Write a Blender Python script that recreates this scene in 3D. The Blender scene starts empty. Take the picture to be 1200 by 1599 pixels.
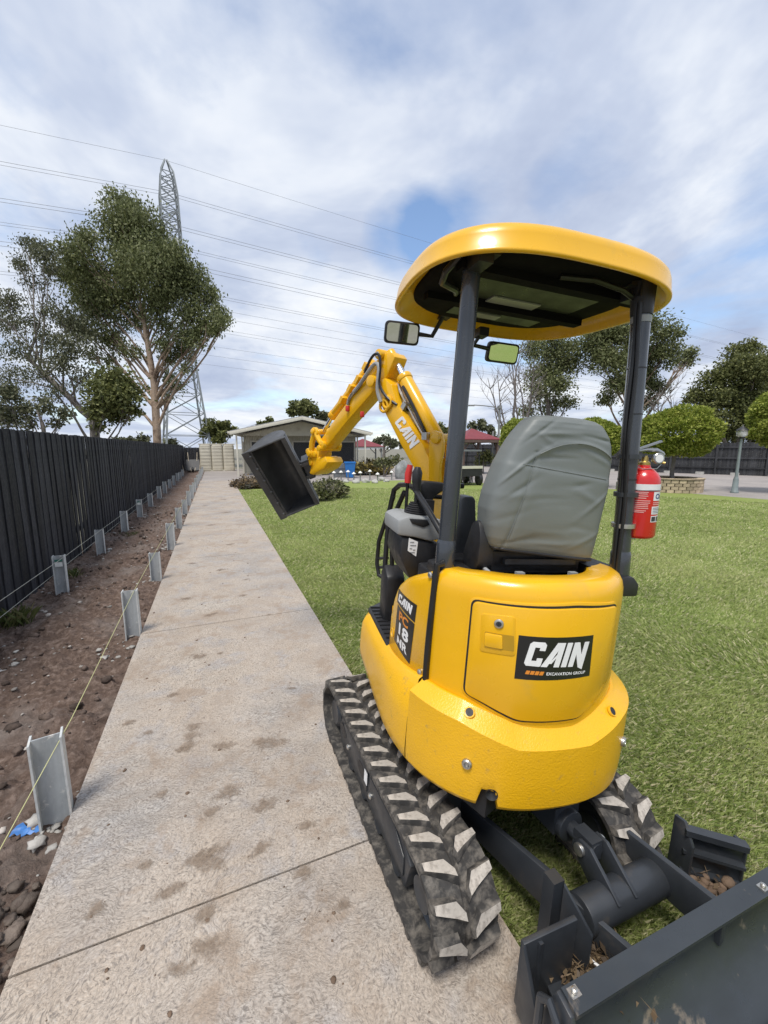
import bpy, bmesh, math, random
import numpy as np
from mathutils import Matrix, Vector, Euler

rad = math.radians
SC = bpy.context.scene
COL = SC.collection
random.seed(7)
RNG = np.random.default_rng(7)

# ------------------------------------------------------------------ camera
FPX, HZ, EYE = 640.0, 700.0, 1.6
PITCH = math.atan((799.5 - HZ) / FPX)
cam = bpy.data.cameras.new("camera")
cam.sensor_fit = 'VERTICAL'
cam.sensor_height = 36.0
cam.lens = 36.0 * FPX / 1599.0
cam.clip_start = 0.05
cam.clip_end = 2000.0
cam_ob = bpy.data.objects.new("camera", cam)
cam_ob.location = (0, 0, EYE)
cam_ob.rotation_euler = (math.pi / 2 - PITCH, 0, 0)
COL.objects.link(cam_ob)
SC.camera = cam_ob

# ------------------------------------------------------------------ sky and sun
SUN_AZ, SUN_EL = rad(200.0), rad(65.0)      # azimuth clockwise from +Y (view direction)
world = bpy.data.worlds.new("World")
SC.world = world
world.use_nodes = True
wn, wl = world.node_tree.nodes, world.node_tree.links
wn.clear()
def wnode(t, **kw):
    n = wn.new(t)
    for k, v in kw.items():
        setattr(n, k, v)
    return n
def wmath(op, a=None, b=None, c=None, clamp=False):
    n = wn.new('ShaderNodeMath'); n.operation = op; n.use_clamp = clamp
    for i, v in enumerate((a, b, c)):
        if v is None: continue
        if isinstance(v, (int, float)): n.inputs[i].default_value = v
        else: wl.new(v, n.inputs[i])
    return n.outputs[0]
tc = wnode('ShaderNodeTexCoord')
sep = wnode('ShaderNodeSeparateXYZ'); wl.new(tc.outputs['Generated'], sep.inputs[0])
zc = wmath('MAXIMUM', sep.outputs['Z'], 0.0)
den = wmath('ADD', zc, 0.16)
px_ = wmath('DIVIDE', sep.outputs['X'], den)
py_ = wmath('DIVIDE', sep.outputs['Y'], den)
comb = wnode('ShaderNodeCombineXYZ')
wl.new(px_, comb.inputs[0]); wl.new(py_, comb.inputs[1])
def wnoise(scale, detail, rough, off, sx=1.0, sy=1.0, dist=0.0, rot=0.0):
    mp_ = wnode('ShaderNodeMapping'); mp_.inputs['Location'].default_value = off
    mp_.inputs['Rotation'].default_value = (0, 0, rot)
    mp_.inputs['Scale'].default_value = (sx, sy, 1)
    wl.new(comb.outputs[0], mp_.inputs[0])
    n = wnode('ShaderNodeTexNoise'); n.inputs['Scale'].default_value = scale
    n.inputs['Detail'].default_value = detail; n.inputs['Roughness'].default_value = rough
    n.inputs['Distortion'].default_value = dist
    wl.new(mp_.outputs[0], n.inputs['Vector'])
    return n.outputs['Fac']
def wramp(fac, stops):
    r = wnode('ShaderNodeValToRGB'); el = r.color_ramp.elements
    el[0].position, el[0].color = stops[0][0], (*stops[0][1], 1)
    el[1].position, el[1].color = stops[-1][0], (*stops[-1][1], 1)
    for p, c in stops[1:-1]:
        e = el.new(p); e.color = (*c, 1)
    wl.new(fac, r.inputs[0])
    return r.outputs[0]
sky = wnode('ShaderNodeTexSky'); sky.sky_type = 'NISHITA'; sky.sun_disc = False
sky.sun_elevation = SUN_EL; sky.sun_rotation = SUN_AZ
sky.air_density = 1.0; sky.dust_density = 0.6; sky.ozone_density = 1.6
bg_sky = wnode('ShaderNodeBackground'); bg_sky.inputs['Strength'].default_value = 0.15
wl.new(sky.outputs[0], bg_sky.inputs[0])
cover = wnoise(1.15, 7.0, 0.56, (3.1, 7.7, 0), 1.0, 1.0, 0.25, rad(20))
cover2 = wnoise(0.55, 2.0, 0.5, (1.4, 0.2, 0))
cov = wmath('ADD', wmath('MULTIPLY', cover, 0.7), wmath('MULTIPLY', cover2, 0.45))
# breaks in the cloud where blue shows
def hole(px_x, px_y, lo, hi, amt):
    u, v = (px_x - 600) / FPX, (799.5 - px_y) / FPX
    d0 = Vector((u, math.cos(PITCH) + math.sin(PITCH) * v, -math.sin(PITCH) + math.cos(PITCH) * v)).normalized()
    dp_ = wnode('ShaderNodeVectorMath'); dp_.operation = 'DOT_PRODUCT'; dp_.inputs[1].default_value = d0
    wl.new(tc.outputs['Generated'], dp_.inputs[0])
    mr = wnode('ShaderNodeMapRange'); mr.interpolation_type = 'SMOOTHSTEP'
    mr.inputs['From Min'].default_value = math.cos(rad(hi)); mr.inputs['From Max'].default_value = math.cos(rad(lo)); mr.inputs['To Max'].default_value = amt
    wl.new(dp_.outputs['Value'], mr.inputs['Value'])
    return mr.outputs['Result']
for hx, hy, lo, hi, amt in ((635, 366, 0, 6, .15), (690, 356, 0, 6, .13), (745, 340, 0, 5, .07), (920, 300, 0, 8, .12), (1165, 340, 0, 8, .09)):
    cov = wmath('SUBTRACT', cov, hole(hx, hy, lo, hi, amt))
mask = wramp(cov, [(0.40, (0, 0, 0)), (0.48, (0.6,) * 3), (0.55, (1, 1, 1))])
# thick and thin cloud: grey-blue undersides, pale sunlit parts
thick = wnoise(0.95, 6.0, 0.6, (5.5, 1.3, 0), 1.0, 0.8, 0.25, rad(-15))
ccol = wramp(thick, [(0.33, (0.93, 0.95, 0.98)), (0.44, (0.76, 0.81, 0.90)), (0.54, (0.55, 0.62, 0.77)), (0.68, (0.41, 0.48, 0.65))])
bg_cloud = wnode('ShaderNodeBackground'); bg_cloud.inputs['Strength'].default_value = 0.76
wl.new(ccol, bg_cloud.inputs[0])
mixw = wnode('ShaderNodeMixShader')
wl.new(mask, mixw.inputs[0]); wl.new(bg_sky.outputs[0], mixw.inputs[1]); wl.new(bg_cloud.outputs[0], mixw.inputs[2])
wout = wnode('ShaderNodeOutputWorld'); wl.new(mixw.outputs[0], wout.inputs[0])

sun = bpy.data.lights.new("sun", 'SUN')
sun.energy = 2.4
sun.angle = rad(17.0)
sun.color = (1.0, 0.95, 0.88)
sun_ob = bpy.data.objects.new("sun", sun)
sun_dir = Vector((math.sin(SUN_AZ) * math.cos(SUN_EL), math.cos(SUN_AZ) * math.cos(SUN_EL), math.sin(SUN_EL)))
sun_ob.rotation_euler = sun_dir.to_track_quat('Z', 'Y').to_euler()
sun_ob.location = (0, 0, 60)
COL.objects.link(sun_ob)

SC.view_settings.view_transform = 'Standard'
SC.view_settings.look = 'None'
SC.view_settings.gamma = 1.0
SC.view_settings.exposure = 0.5
SC.view_settings.use_curve_mapping = False

# ------------------------------------------------------------------ helpers: pixels of the 1200 x 1599 photograph to points
def ray(x, y):
    u, v = (x - 600) / FPX, (799.5 - y) / FPX
    return Vector((u, math.cos(PITCH) + math.sin(PITCH) * v, -math.sin(PITCH) + math.cos(PITCH) * v))
CAMP = Vector((0, 0, EYE))
def gz(x, y, z=0.0):
    d = ray(x, y); return CAMP + d * ((z - EYE) / d.z)
def aty(x, y, Y):
    d = ray(x, y); return CAMP + d * (Y / d.y)
def frame(yaw, roll, o):
    return Matrix.Translation(o) @ Matrix.Rotation(rad(yaw), 4, 'Z') @ Matrix.Rotation(rad(roll), 4, 'Y')
def fpx(fr, x, y, ax, val):
    """the point of pixel (x, y) on the plane axis = val of frame fr, in frame coordinates"""
    inv = fr.inverted(); o = inv @ CAMP; d = inv.to_3x3() @ ray(x, y); i = 'uvw'.index(ax)
    return o + d * ((val - o[i]) / d[i])

# ------------------------------------------------------------------ helpers: meshes
class B:
    """collects shapes in one bmesh"""
    def __init__(s):
        s.bm = bmesh.new()
    def _add(s, verts, faces, mat=0):
        vs = [s.bm.verts.new(v) for v in verts]
        out = []
        for f in faces:
            try:
                fc = s.bm.faces.new([vs[i] for i in f]); fc.material_index = mat; out.append(fc)
            except ValueError:
                pass
        return vs, out
    def _bevel(s, faces, w, seg=2):
        ed = set()
        for f in faces:
            for e in f.edges:
                ed.add(e)
        ed = [e for e in ed if len(e.link_faces) == 2 and e.calc_face_angle(0) > 0.35]
        if ed and w > 0:
            bmesh.ops.bevel(s.bm, geom=ed, offset=w, segments=seg, affect='EDGES', profile=0.5, clamp_overlap=True)
    def box(s, c, size, rot=None, bev=0.0, seg=2, mat=0):
        hx, hy, hz = size[0] / 2, size[1] / 2, size[2] / 2
        vs = [Vector((x, y, z)) for x in (-hx, hx) for y in (-hy, hy) for z in (-hz, hz)]
        if rot is not None:
            R = rot if isinstance(rot, Matrix) else Euler(rot).to_matrix()
            vs = [R.to_3x3() @ v for v in vs]
        vs = [v + Vector(c) for v in vs]
        _, fs = s._add(vs, [(0, 1, 3, 2), (4, 6, 7, 5), (0, 4, 5, 1), (2, 3, 7, 6), (0, 2, 6, 4), (1, 5, 7, 3)], mat)
        s._bevel(fs, bev, seg)
        return s
    def prism(s, poly, fn, t0, t1, bev=0.0, seg=2, mat=0):
        """poly of 2D points, fn(a, b, t) to 3D, extruded t0..t1"""
        n = len(poly)
        vs = [fn(a, b, t0) for a, b in poly] + [fn(a, b, t1) for a, b in poly]
        fs = [tuple(range(n - 1, -1, -1)), tuple(range(n, 2 * n))] + [(i, (i + 1) % n, n + (i + 1) % n, n + i) for i in range(n)]
        _, f = s._add(vs, fs, mat)
        bmesh.ops.recalc_face_normals(s.bm, faces=f)
        s._bevel(f, bev, seg)
        return s
    def tube(s, pts, r, seg=10, caps=True, mat=0):
        pts = [Vector(p) for p in pts]
        rs = r if isinstance(r, (list, tuple)) else [r] * len(pts)
        rings = []
        prev = None
        for i, p in enumerate(pts):
            a = pts[max(i - 1, 0)]; b = pts[min(i + 1, len(pts) - 1)]
            t = (b - a)
            t = t.normalized() if t.length > 1e-9 else Vector((0, 0, 1))
            if prev is None:
                x = t.orthogonal().normalized()
            else:
                x = prev - t * prev.dot(t)
                x = x.normalized() if x.length > 1e-6 else t.orthogonal().normalized()
            prev = x
            y = t.cross(x)
            rings.append([p + (x * math.cos(2 * math.pi * k / seg) + y * math.sin(2 * math.pi * k / seg)) * rs[i] for k in range(seg)])
        s.loft(rings, True, caps, mat)
        return s
    def cyl(s, p0, p1, r0, r1=None, seg=20, mat=0, bev=0.0):
        r1 = r0 if r1 is None else r1
        p0, p1 = Vector(p0), Vector(p1)
        if bev > 0:
            d = (p1 - p0).normalized()
            s.tube([p0, p0 + d * bev * 0.3, p0 + d * bev, p1 - d * bev, p1 - d * bev * 0.3, p1], [r0 - bev, r0 - bev * 0.3, r0, r1, r1 - bev * 0.3, r1 - bev], seg, True, mat)
        else:
            s.tube([p0, p1], [r0, r1], seg, True, mat)
        return s
    def loft(s, rings, closed=True, caps=True, mat=0):
        n = len(rings[0])
        vs = [p for r in rings for p in r]
        fs = []
        for i in range(len(rings) - 1):
            for k in range(n if closed else n - 1):
                k2 = (k + 1) % n
                fs.append((i * n + k, i * n + k2, (i + 1) * n + k2, (i + 1) * n + k))
        if caps:
            fs.append(tuple(range(n - 1, -1, -1)))
            fs.append(tuple((len(rings) - 1) * n + k for k in range(n)))
        s._add(vs, fs, mat)
        return s
    def lathe(s, prof, o=(0, 0, 0), ax=(0, 0, 1), seg=28, mat=0):
        """prof list of (radius, height)"""
        o, ax = Vector(o), Vector(ax).normalized()
        x = ax.orthogonal().normalized(); y = ax.cross(x)
        rings = [[o + ax * h + (x * math.cos(2 * math.pi * k / seg) + y * math.sin(2 * math.pi * k / seg)) * max(r, 1e-4) for k in range(seg)] for r, h in prof]
        s.loft(rings, True, True, mat)
        return s
    def ball(s, c, r, seg=12, mat=0, sq=(1, 1, 1)):
        prof = [(r * math.sin(math.pi * k / 8), -r * math.cos(math.pi * k / 8)) for k in range(9)]
        c = Vector(c)
        rings = [[c + Vector((q * math.cos(2 * math.pi * k / seg) * sq[0], q * math.sin(2 * math.pi * k / seg) * sq[1], h * sq[2])) for k in range(seg)] for q, h in [(max(a, 1e-4), b) for a, b in prof]]
        s.loft(rings, True, True, mat)
        return s
    def mesh(s, name, mats, smooth=35.0, recalc=True):
        if recalc:
            bmesh.ops.recalc_face_normals(s.bm, faces=s.bm.faces[:])
        me = bpy.data.meshes.new(name)
        s.bm.to_mesh(me); s.bm.free()
        for m in (mats if isinstance(mats, (list, tuple)) else [mats]):
            me.materials.append(m)
        if smooth:
            me.shade_smooth()
            me.set_sharp_from_angle(angle=rad(smooth))
        return me

WM = {}                                              # world matrix of every object built
def put(name, me, parent=None, fr=None, label=None, cat=None, group=None, kind=None):
    o = bpy.data.objects.new(name, me)
    COL.objects.link(o)
    fr = fr if fr is not None else (WM[parent.name] if parent is not None else Matrix.Identity(4))
    if parent is not None:
        o.parent = parent
        o.matrix_basis = WM[parent.name].inverted() @ fr
    else:
        o.matrix_basis = fr
    WM[o.name] = fr.copy()
    if label: o['label'] = label
    if cat: o['category'] = cat
    if group: o['group'] = group
    if kind: o['kind'] = kind
    return o
def obj(name, b, mats, parent=None, fr=None, smooth=35.0, **kw):
    return put(name, b.mesh(name, mats, smooth), parent, fr, **kw)
def thing(name, loc, label, cat, group=None, rotz=0.0):
    return put(name, None, None, Matrix.Translation(loc) @ Matrix.Rotation(rotz, 4, 'Z'), label, cat, group)
def recenter(o):
    """move an object's origin to the bottom centre of its mesh"""
    me = o.data
    co = np.empty(len(me.vertices) * 3, np.float32); me.vertices.foreach_get('co', co); co = co.reshape(-1, 3)
    c = Vector(((co[:, 0].min() + co[:, 0].max()) / 2, (co[:, 1].min() + co[:, 1].max()) / 2, co[:, 2].min()))
    me.transform(Matrix.Translation(-c))
    o.matrix_basis = o.matrix_basis @ Matrix.Translation(c)
    WM[o.name] = WM[o.name] @ Matrix.Translation(c)
    return o
def npmesh(name, co, faces, mat, smooth=False):
    """co (n,3), faces (m,k) index array"""
    co = np.asarray(co, np.float32); faces = np.asarray(faces, np.int32)
    me = bpy.data.meshes.new(name)
    me.vertices.add(len(co)); me.vertices.foreach_set('co', co.ravel())
    k = faces.shape[1]
    me.loops.add(faces.size); me.loops.foreach_set('vertex_index', faces.ravel())
    me.polygons.add(len(faces)); me.polygons.foreach_set('loop_start', np.arange(len(faces), dtype=np.int32) * k)
    me.update(calc_edges=True)
    for m in (mat if isinstance(mat, (list, tuple)) else [mat]):
        me.materials.append(m)
    if smooth: me.shade_smooth()
    return me
def vnoise(p, seed=0):
    """smooth value noise of (n,2) points"""
    p = np.asarray(p, float)
    i = np.floor(p).astype(np.int64); f = p - i; f = f * f * (3 - 2 * f)
    def h(a, b):
        q = (a * 374761393 + b * 668265263 + seed * 1442695041) & 0x7fffffff
        q = ((q ^ (q >> 13)) * 1274126177) & 0x7fffffff
        return (q & 0xffff) / 65535.0
    x0, y0 = i[:, 0], i[:, 1]
    return (h(x0, y0) * (1 - f[:, 0]) + h(x0 + 1, y0) * f[:, 0]) * (1 - f[:, 1]) + (h(x0, y0 + 1) * (1 - f[:, 0]) + h(x0 + 1, y0 + 1) * f[:, 0]) * f[:, 1]
def fbm(p, oct=4, seed=0):
    p = np.asarray(p, float); a, t, r = 1.0, 0.0, np.zeros(len(p))
    for k in range(oct):
        r += a * vnoise(p * (2 ** k) + 17.3 * k, seed + k); t += a; a *= 0.5
    return r / t

# ------------------------------------------------------------------ helpers: materials
def nodes_of(name):
    m = bpy.data.materials.new(name); m.use_nodes = True
    nt = m.node_tree; b = nt.nodes['Principled BSDF']
    return m, nt, b
def noise_of(nt, scale, detail=4.0, rough=0.55, vec=None, dist=0.0, stretch=None):
    n = nt.nodes.new('ShaderNodeTexNoise'); n.inputs['Scale'].default_value = scale
    n.inputs['Detail'].default_value = detail; n.inputs['Roughness'].default_value = rough; n.inputs['Distortion'].default_value = dist
    if vec is None:
        t = nt.nodes.new('ShaderNodeTexCoord'); vec = t.outputs['Object']
    if stretch:
        mp_ = nt.nodes.new('ShaderNodeMapping'); mp_.inputs['Scale'].default_value = stretch
        nt.links.new(vec, mp_.inputs[0]); vec = mp_.outputs[0]
    nt.links.new(vec, n.inputs['Vector'])
    return n.outputs['Fac']
def ramp_of(nt, fac, stops, interp='LINEAR'):
    r = nt.nodes.new('ShaderNodeValToRGB'); el = r.color_ramp.elements; r.color_ramp.interpolation = interp
    f = lambda c: (c, c, c, 1) if isinstance(c, (int, float)) else (*c, 1)
    el[0].position, el[0].color = stops[0][0], f(stops[0][1])
    el[1].position, el[1].color = stops[-1][0], f(stops[-1][1])
    for p, c in stops[1:-1]:
        e = el.new(p); e.color = f(c)
    nt.links.new(fac, r.inputs[0])
    return r.outputs[0]
def mix_of(nt, fac, a, b, blend='MIX'):
    n = nt.nodes.new('ShaderNodeMix'); n.data_type = 'RGBA'; n.blend_type = blend
    for sock, v in ((n.inputs[0], fac), (n.inputs[6], a), (n.inputs[7], b)):
        if isinstance(v, (int, float)): sock.default_value = v
        elif isinstance(v, tuple): sock.default_value = (*v, 1)
        else: nt.links.new(v, sock)
    return n.outputs[2]
def math_of(nt, op, a, b):
    n = nt.nodes.new('ShaderNodeMath'); n.operation = op
    for i, v in enumerate((a, b)):
        if isinstance(v, (int, float)): n.inputs[i].default_value = v
        else: nt.links.new(v, n.inputs[i])
    return n.outputs[0]
def bump_of(nt, b, h, strength, dist):
    n = nt.nodes.new('ShaderNodeBump'); n.inputs['Strength'].default_value = strength; n.inputs['Distance'].default_value = dist
    nt.links.new(h, n.inputs['Height']); nt.links.new(n.outputs[0], b.inputs['Normal'])
    return n
def mat(name, col, rough=0.5, metal=0.0, var=0.12, vs=6.0, bump=0.0, bs=60.0, bd=0.004, dirt=None, ds=5.0, dlo=0.55, dhi=0.7, coat=0.0, spec=0.5, rvar=0.1, isl=0.0, stretch=None):
    m, nt, b = nodes_of(name)
    n = noise_of(nt, vs, 5.0, 0.6, stretch=stretch)
    lo = tuple(c * (1 - var) for c in col); hi = tuple(min(1, c * (1 + var)) for c in col)
    c = ramp_of(nt, n, [(0.3, lo), (0.7, hi)])
    if isl:
        g = nt.nodes.new('ShaderNodeNewGeometry')
        o = nt.nodes.new('ShaderNodeObjectInfo')
        r = math_of(nt, 'FRACT', math_of(nt, 'ADD', g.outputs['Random Per Island'], o.outputs['Random']), 0.0)
        sh = ramp_of(nt, r, [(0.0, 1 - isl), (1.0, 1 + isl * 0.9)])
        c = mix_of(nt, 1.0, c, sh, 'MULTIPLY')
    if dirt:
        d = noise_of(nt, ds, 7.0, 0.65, dist=0.3)
        c = mix_of(nt, ramp_of(nt, d, [(dlo, 0.0), (dhi, 1.0)]), c, dirt)
    nt.links.new(c, b.inputs['Base Color'])
    b.inputs['Metallic'].default_value = metal
    if rvar:
        rr = ramp_of(nt, noise_of(nt, vs * 2.3, 4.0), [(0.3, max(rough - rvar, 0.02)), (0.7, min(rough + rvar, 1.0))])
        nt.links.new(rr, b.inputs['Roughness'])
    else:
        b.inputs['Roughness'].default_value = rough
    b.inputs['Coat Weight'].default_value = coat; b.inputs['Coat Roughness'].default_value = 0.08
    b.inputs['Specular IOR Level'].default_value = spec
    if bump:
        bump_of(nt, b, noise_of(nt, bs, 3.0, 0.6), bump, bd)
    return m
def leafmat(name, lo, mid, hi, trans=0.3):
    m, nt, b = nodes_of(name)
    g = nt.nodes.new('ShaderNodeNewGeometry')
    c = ramp_of(nt, g.outputs['Random Per Island'], [(0.0, lo), (0.55, mid), (1.0, hi)])
    nt.links.new(c, b.inputs['Base Color']); b.inputs['Roughness'].default_value = 0.55; b.inputs['Specular IOR Level'].default_value = 0.3
    t = nt.nodes.new('ShaderNodeBsdfTranslucent'); nt.links.new(c, t.inputs[0])
    mx = nt.nodes.new('ShaderNodeMixShader'); mx.inputs[0].default_value = trans
    nt.links.new(b.outputs[0], mx.inputs[1]); nt.links.new(t.outputs[0], mx.inputs[2])
    nt.links.new(mx.outputs[0], nt.nodes['Material Output'].inputs[0])
    return m
# ================================================================== the setting
PYAW = rad(22.4)
PD = Vector((-math.sin(PYAW), math.cos(PYAW), 0)); PN = Vector((math.cos(PYAW), math.sin(PYAW), 0))
def PF(s, l, z=0.0):
    return PD * s + PN * l + Vector((0, 0, z))
FP = Matrix.Rotation(PYAW, 4, 'Z')                     # frame: x across the path, y along it
LAWN_EDGE = [(-40, 30), (-6.2, 18.0), (-2.6, 20.4), (1.35, 21.4), (4.2, 19.9), (10.9, 15.6), (12.46, 13.2), (13.6, 6.0), (14.4, -6.0)]

# --- ground, to the horizon
m_ground, nt, b = nodes_of('dry_ground')
n1 = noise_of(nt, 0.25, 6.0, 0.6); n2 = noise_of(nt, 6.0, 5.0, 0.6)
c = mix_of(nt, ramp_of(nt, n1, [(0.4, 0.0), (0.62, 1.0)]), (0.16, 0.15, 0.07), (0.20, 0.175, 0.13))
nt.links.new(mix_of(nt, 0.35, c, ramp_of(nt, n2, [(0.3, 0.1), (0.7, 0.32)])), b.inputs['Base Color']); b.inputs['Roughness'].default_value = 0.95
bb = B(); bb._add([(-900, -900, -0.16), (900, -900, -0.16), (900, 900, -0.16), (-900, 900, -0.16)], [(0, 1, 2, 3)])
obj('ground', bb, m_ground, smooth=0, kind='structure', label='dry earth and rough grass beyond the yard')

# --- driveway: pinkish concrete beyond the lawn
m_drive, nt, b = nodes_of('drive_concrete')
n1 = noise_of(nt, 0.6, 6.0, 0.6); n2 = noise_of(nt, 14.0, 5.0, 0.65)
c = ramp_of(nt, n1, [(0.3, (0.25, 0.215, 0.195)), (0.7, (0.37, 0.32, 0.285))])
nt.links.new(mix_of(nt, 0.3, c, ramp_of(nt, n2, [(0.3, 0.16), (0.7, 0.45)])), b.inputs['Base Color']); b.inputs['Roughness'].default_value = 0.9
bump_of(nt, b, n2, 0.3, 0.01)
bb = B()
dp = [PF(20.5, -0.66), PF(34.5, -0.66), (-6, 37, 0), (8, 42, 0), (19, 31, 0), (27, 21, 0), (27, -6, 0), (14.4, -6, 0), (13.6, 6, 0), (12.46, 13.2, 0), (10.9, 15.6, 0), (4.2, 19.9, 0), (1.35, 21.4, 0), (-2.6, 20.4, 0), (-6.2, 18.0, 0), PF(19.8, 0.80)]
bb._add([(p[0], p[1], -0.045) for p in dp] , [tuple(range(len(dp)))])
bmesh.ops.triangulate(bb.bm, faces=bb.bm.faces[:])
obj('driveway', bb, m_drive, smooth=0, kind='structure', label='pale worn concrete driveway between lawn, shed and back fence')

# --- lawn
m_lawn, nt, b = nodes_of('lawn_soil_and_thatch')
n1 = noise_of(nt, 0.9, 6.0, 0.6); n2 = noise_of(nt, 30.0, 6.0, 0.7); n3 = noise_of(nt, 150.0, 3.0, 0.7, stretch=(1, 0.35, 1))
c = ramp_of(nt, n2, [(0.25, (0.17, 0.24, 0.05)), (0.5, (0.24, 0.32, 0.08)), (0.75, (0.34, 0.40, 0.14))])
c = mix_of(nt, ramp_of(nt, n1, [(0.35, 0.0), (0.7, 0.55)]), c, (0.36, 0.36, 0.15))
c = mix_of(nt, 0.4, c, ramp_of(nt, n3, [(0.3, (0.10, 0.14, 0.03)), (0.7, (0.36, 0.40, 0.13))]))
nt.links.new(c, b.inputs['Base Color']); b.inputs['Roughness'].default_value = 0.9; b.inputs['Specular IOR Level'].default_value = 0.15
bump_of(nt, b, n3, 0.7, 0.03)
LZ = -0.046
bb = B()
lp = [PF(-8, 0.80), PF(19.8, 0.80)] + [Vector((x, y, 0)) for x, y in LAWN_EDGE[1:]] + [Vector((14.6, -9, 0))]
bb._add([(p[0], p[1], LZ) for p in lp], [tuple(range(len(lp)))])
bmesh.ops.triangulate(bb.bm, faces=bb.bm.faces[:])
lawn = obj('lawn', bb, m_lawn, smooth=0, kind='structure', label='mown green lawn right of the concrete path')

# --- soil bed between the fence and the path
m_soil, nt, b = nodes_of('dark_soil')
n1 = noise_of(nt, 1.3, 6.0, 0.6); n2 = noise_of(nt, 24.0, 8.0, 0.7)
c = ramp_of(nt, n2, [(0.25, (0.06, 0.041, 0.032)), (0.5, (0.135, 0.094, 0.074)), (0.75, (0.30, 0.23, 0.19))])
c = mix_of(nt, ramp_of(nt, n1, [(0.52, 0.0), (0.68, 0.65)]), c, (0.23, 0.20, 0.18))
nt.links.new(c, b.inputs['Base Color']); b.inputs['Roughness'].default_value = 0.95; b.inputs['Specular IOR Level'].default_value = 0.2
bump_of(nt, b, n2, 0.9, 0.03)
ss = np.concatenate([np.arange(-1.5, 7.0, 0.02), np.arange(7.0, 34.3, 0.11)]); ll = np.linspace(-2.06, -0.66, 66)
gs, gl = np.meshgrid(ss, ll, indexing='ij'); P2 = np.stack([gs.ravel(), gl.ravel()], 1)
def soil_z(P):
    e = np.clip((-0.66 - P[:, 1]) / 0.25, 0, 1)                   # trench beside the path
    return -0.055 + 0.02 * e + 0.10 * (fbm(P * 2.2, 4, 3) - 0.5) + 0.10 * (fbm(P * 10, 4, 9) - 0.5) + 0.06 * (fbm(P * 34, 3, 5) - 0.5) + 0.03 * np.clip((-1.75 - P[:, 1]) / 0.3, 0, 1)
zz = soil_z(P2)
co = np.stack([P2[:, 1], P2[:, 0], zz], 1)
nl = len(ll); idx = np.arange(len(ss) * nl).reshape(len(ss), nl)
fc = np.stack([idx[:-1, :-1].ravel(), idx[:-1, 1:].ravel(), idx[1:, 1:].ravel(), idx[1:, :-1].ravel()], 1)
put('soil_bed', npmesh('soil_bed', co, fc, m_soil, True), None, FP, kind='structure', label='dug dark brown soil bed along the black fence')

def pebbles(name, n, srange, lrange, rr, m, label, flat=0.7, seed=1, weight=None, zfun=None):
    """many stones or clods in one mesh"""
    r = np.random.default_rng(seed)
    ico = [(0, 0, 1), (0.894, 0, 0.447), (0.276, 0.851, 0.447), (-0.724, 0.526, 0.447), (-0.724, -0.526, 0.447), (0.276, -0.851, 0.447), (0.724, 0.526, -0.447), (-0.276, 0.851, -0.447), (-0.894, 0, -0.447), (-0.276, -0.851, -0.447), (0.724, -0.526, -0.447), (0, 0, -1)]
    tri = [(0, 1, 2), (0, 2, 3), (0, 3, 4), (0, 4, 5), (0, 5, 1), (1, 6, 2), (2, 7, 3), (3, 8, 4), (4, 9, 5), (5, 10, 1), (6, 7, 2), (7, 8, 3), (8, 9, 4), (9, 10, 5), (10, 6, 1), (6, 11, 7), (7, 11, 8), (8, 11, 9), (9, 11, 10), (10, 11, 6)]
    bm = bmesh.new(); vs = [bm.verts.new(v) for v in ico]
    for t in tri: bm.faces.new([vs[i] for i in t])
    bmesh.ops.subdivide_edges(bm, edges=bm.edges[:], cuts=1, use_grid_fill=True, smooth=1.0)
    bm.verts.ensure_lookup_table()
    base = np.array([v.co[:] for v in bm.verts]); tris = np.array([[v.index for v in f.verts] for f in bm.faces if len(f.verts) == 3]); bm.free()
    V, Fs = [], []
    for k in range(n):
        if weight: s, l = weight(r)
        else: s, l = r.uniform(*srange), r.uniform(*lrange)
        rad_ = rr[0] * (rr[1] / rr[0]) ** (r.random() ** 2.2)
        sc = rad_ * np.array([r.uniform(0.75, 1.3), r.uniform(0.75, 1.3), flat * r.uniform(0.7, 1.2)])
        q = base * (1 + 0.55 * (r.random((len(base), 1)) - 0.5)) * sc
        a = r.uniform(0, 6.28); R = np.array([[math.cos(a), -math.sin(a), 0], [math.sin(a), math.cos(a), 0], [0, 0, 1]])
        z = zfun(s, l) if zfun else soil_z(np.array([[s, l]]))[0]
        V.append(q @ R.T + np.array([l, s, z + sc[2] * 0.35])); Fs.append(tris + k * len(base))
    return put(name, npmesh(name, np.concatenate(V), np.concatenate(Fs), m, True), None, FP, kind='stuff', label=label)
m_clod = mat('soil_clod', (0.105, 0.078, 0.064), 0.95, var=0.4, vs=30, bump=0.8, bs=90, isl=0.4, spec=0.2)
m_stone = mat('pale_stone', (0.33, 0.30, 0.27), 0.85, var=0.25, vs=20, bump=0.4, bs=80, isl=0.45, spec=0.3)
m_rubble = mat('wet_stone', (0.125, 0.10, 0.082), 0.8, var=0.4, vs=14, bump=0.8, bs=60, bd=.006, isl=0.45, spec=0.3, dirt=(.075, .055, .045), ds=16, dlo=.5, dhi=.65)
pebbles('soil_clods', 2000, (0.4, 13), (-2.0, -0.70), (0.004, 0.034), m_clod, 'crumbly clods of dark soil scattered over the bed', seed=2)
pebbles('small_stones', 420, (0.4, 14), (-1.95, -0.72), (0.006, 0.026), m_stone, 'small pale stones scattered through the soil bed', seed=3)
def near_corner(r):
    return r.uniform(0.35, 1.75), -0.70 - abs(r.normal(0, 0.16))
pebbles('rubble_stones', 260, None, None, (0.012, 0.038), m_rubble, 'rounded brown stones heaped along the path edge by the nearest post', seed=4, weight=near_corner)
def post_feet(r):
    k = r.integers(0, 9); return 1.98 + 1.87 * k + r.normal(0, 0.16), (-0.80 if r.random() < 0.55 else -1.66) + r.normal(0, 0.09)
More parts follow.
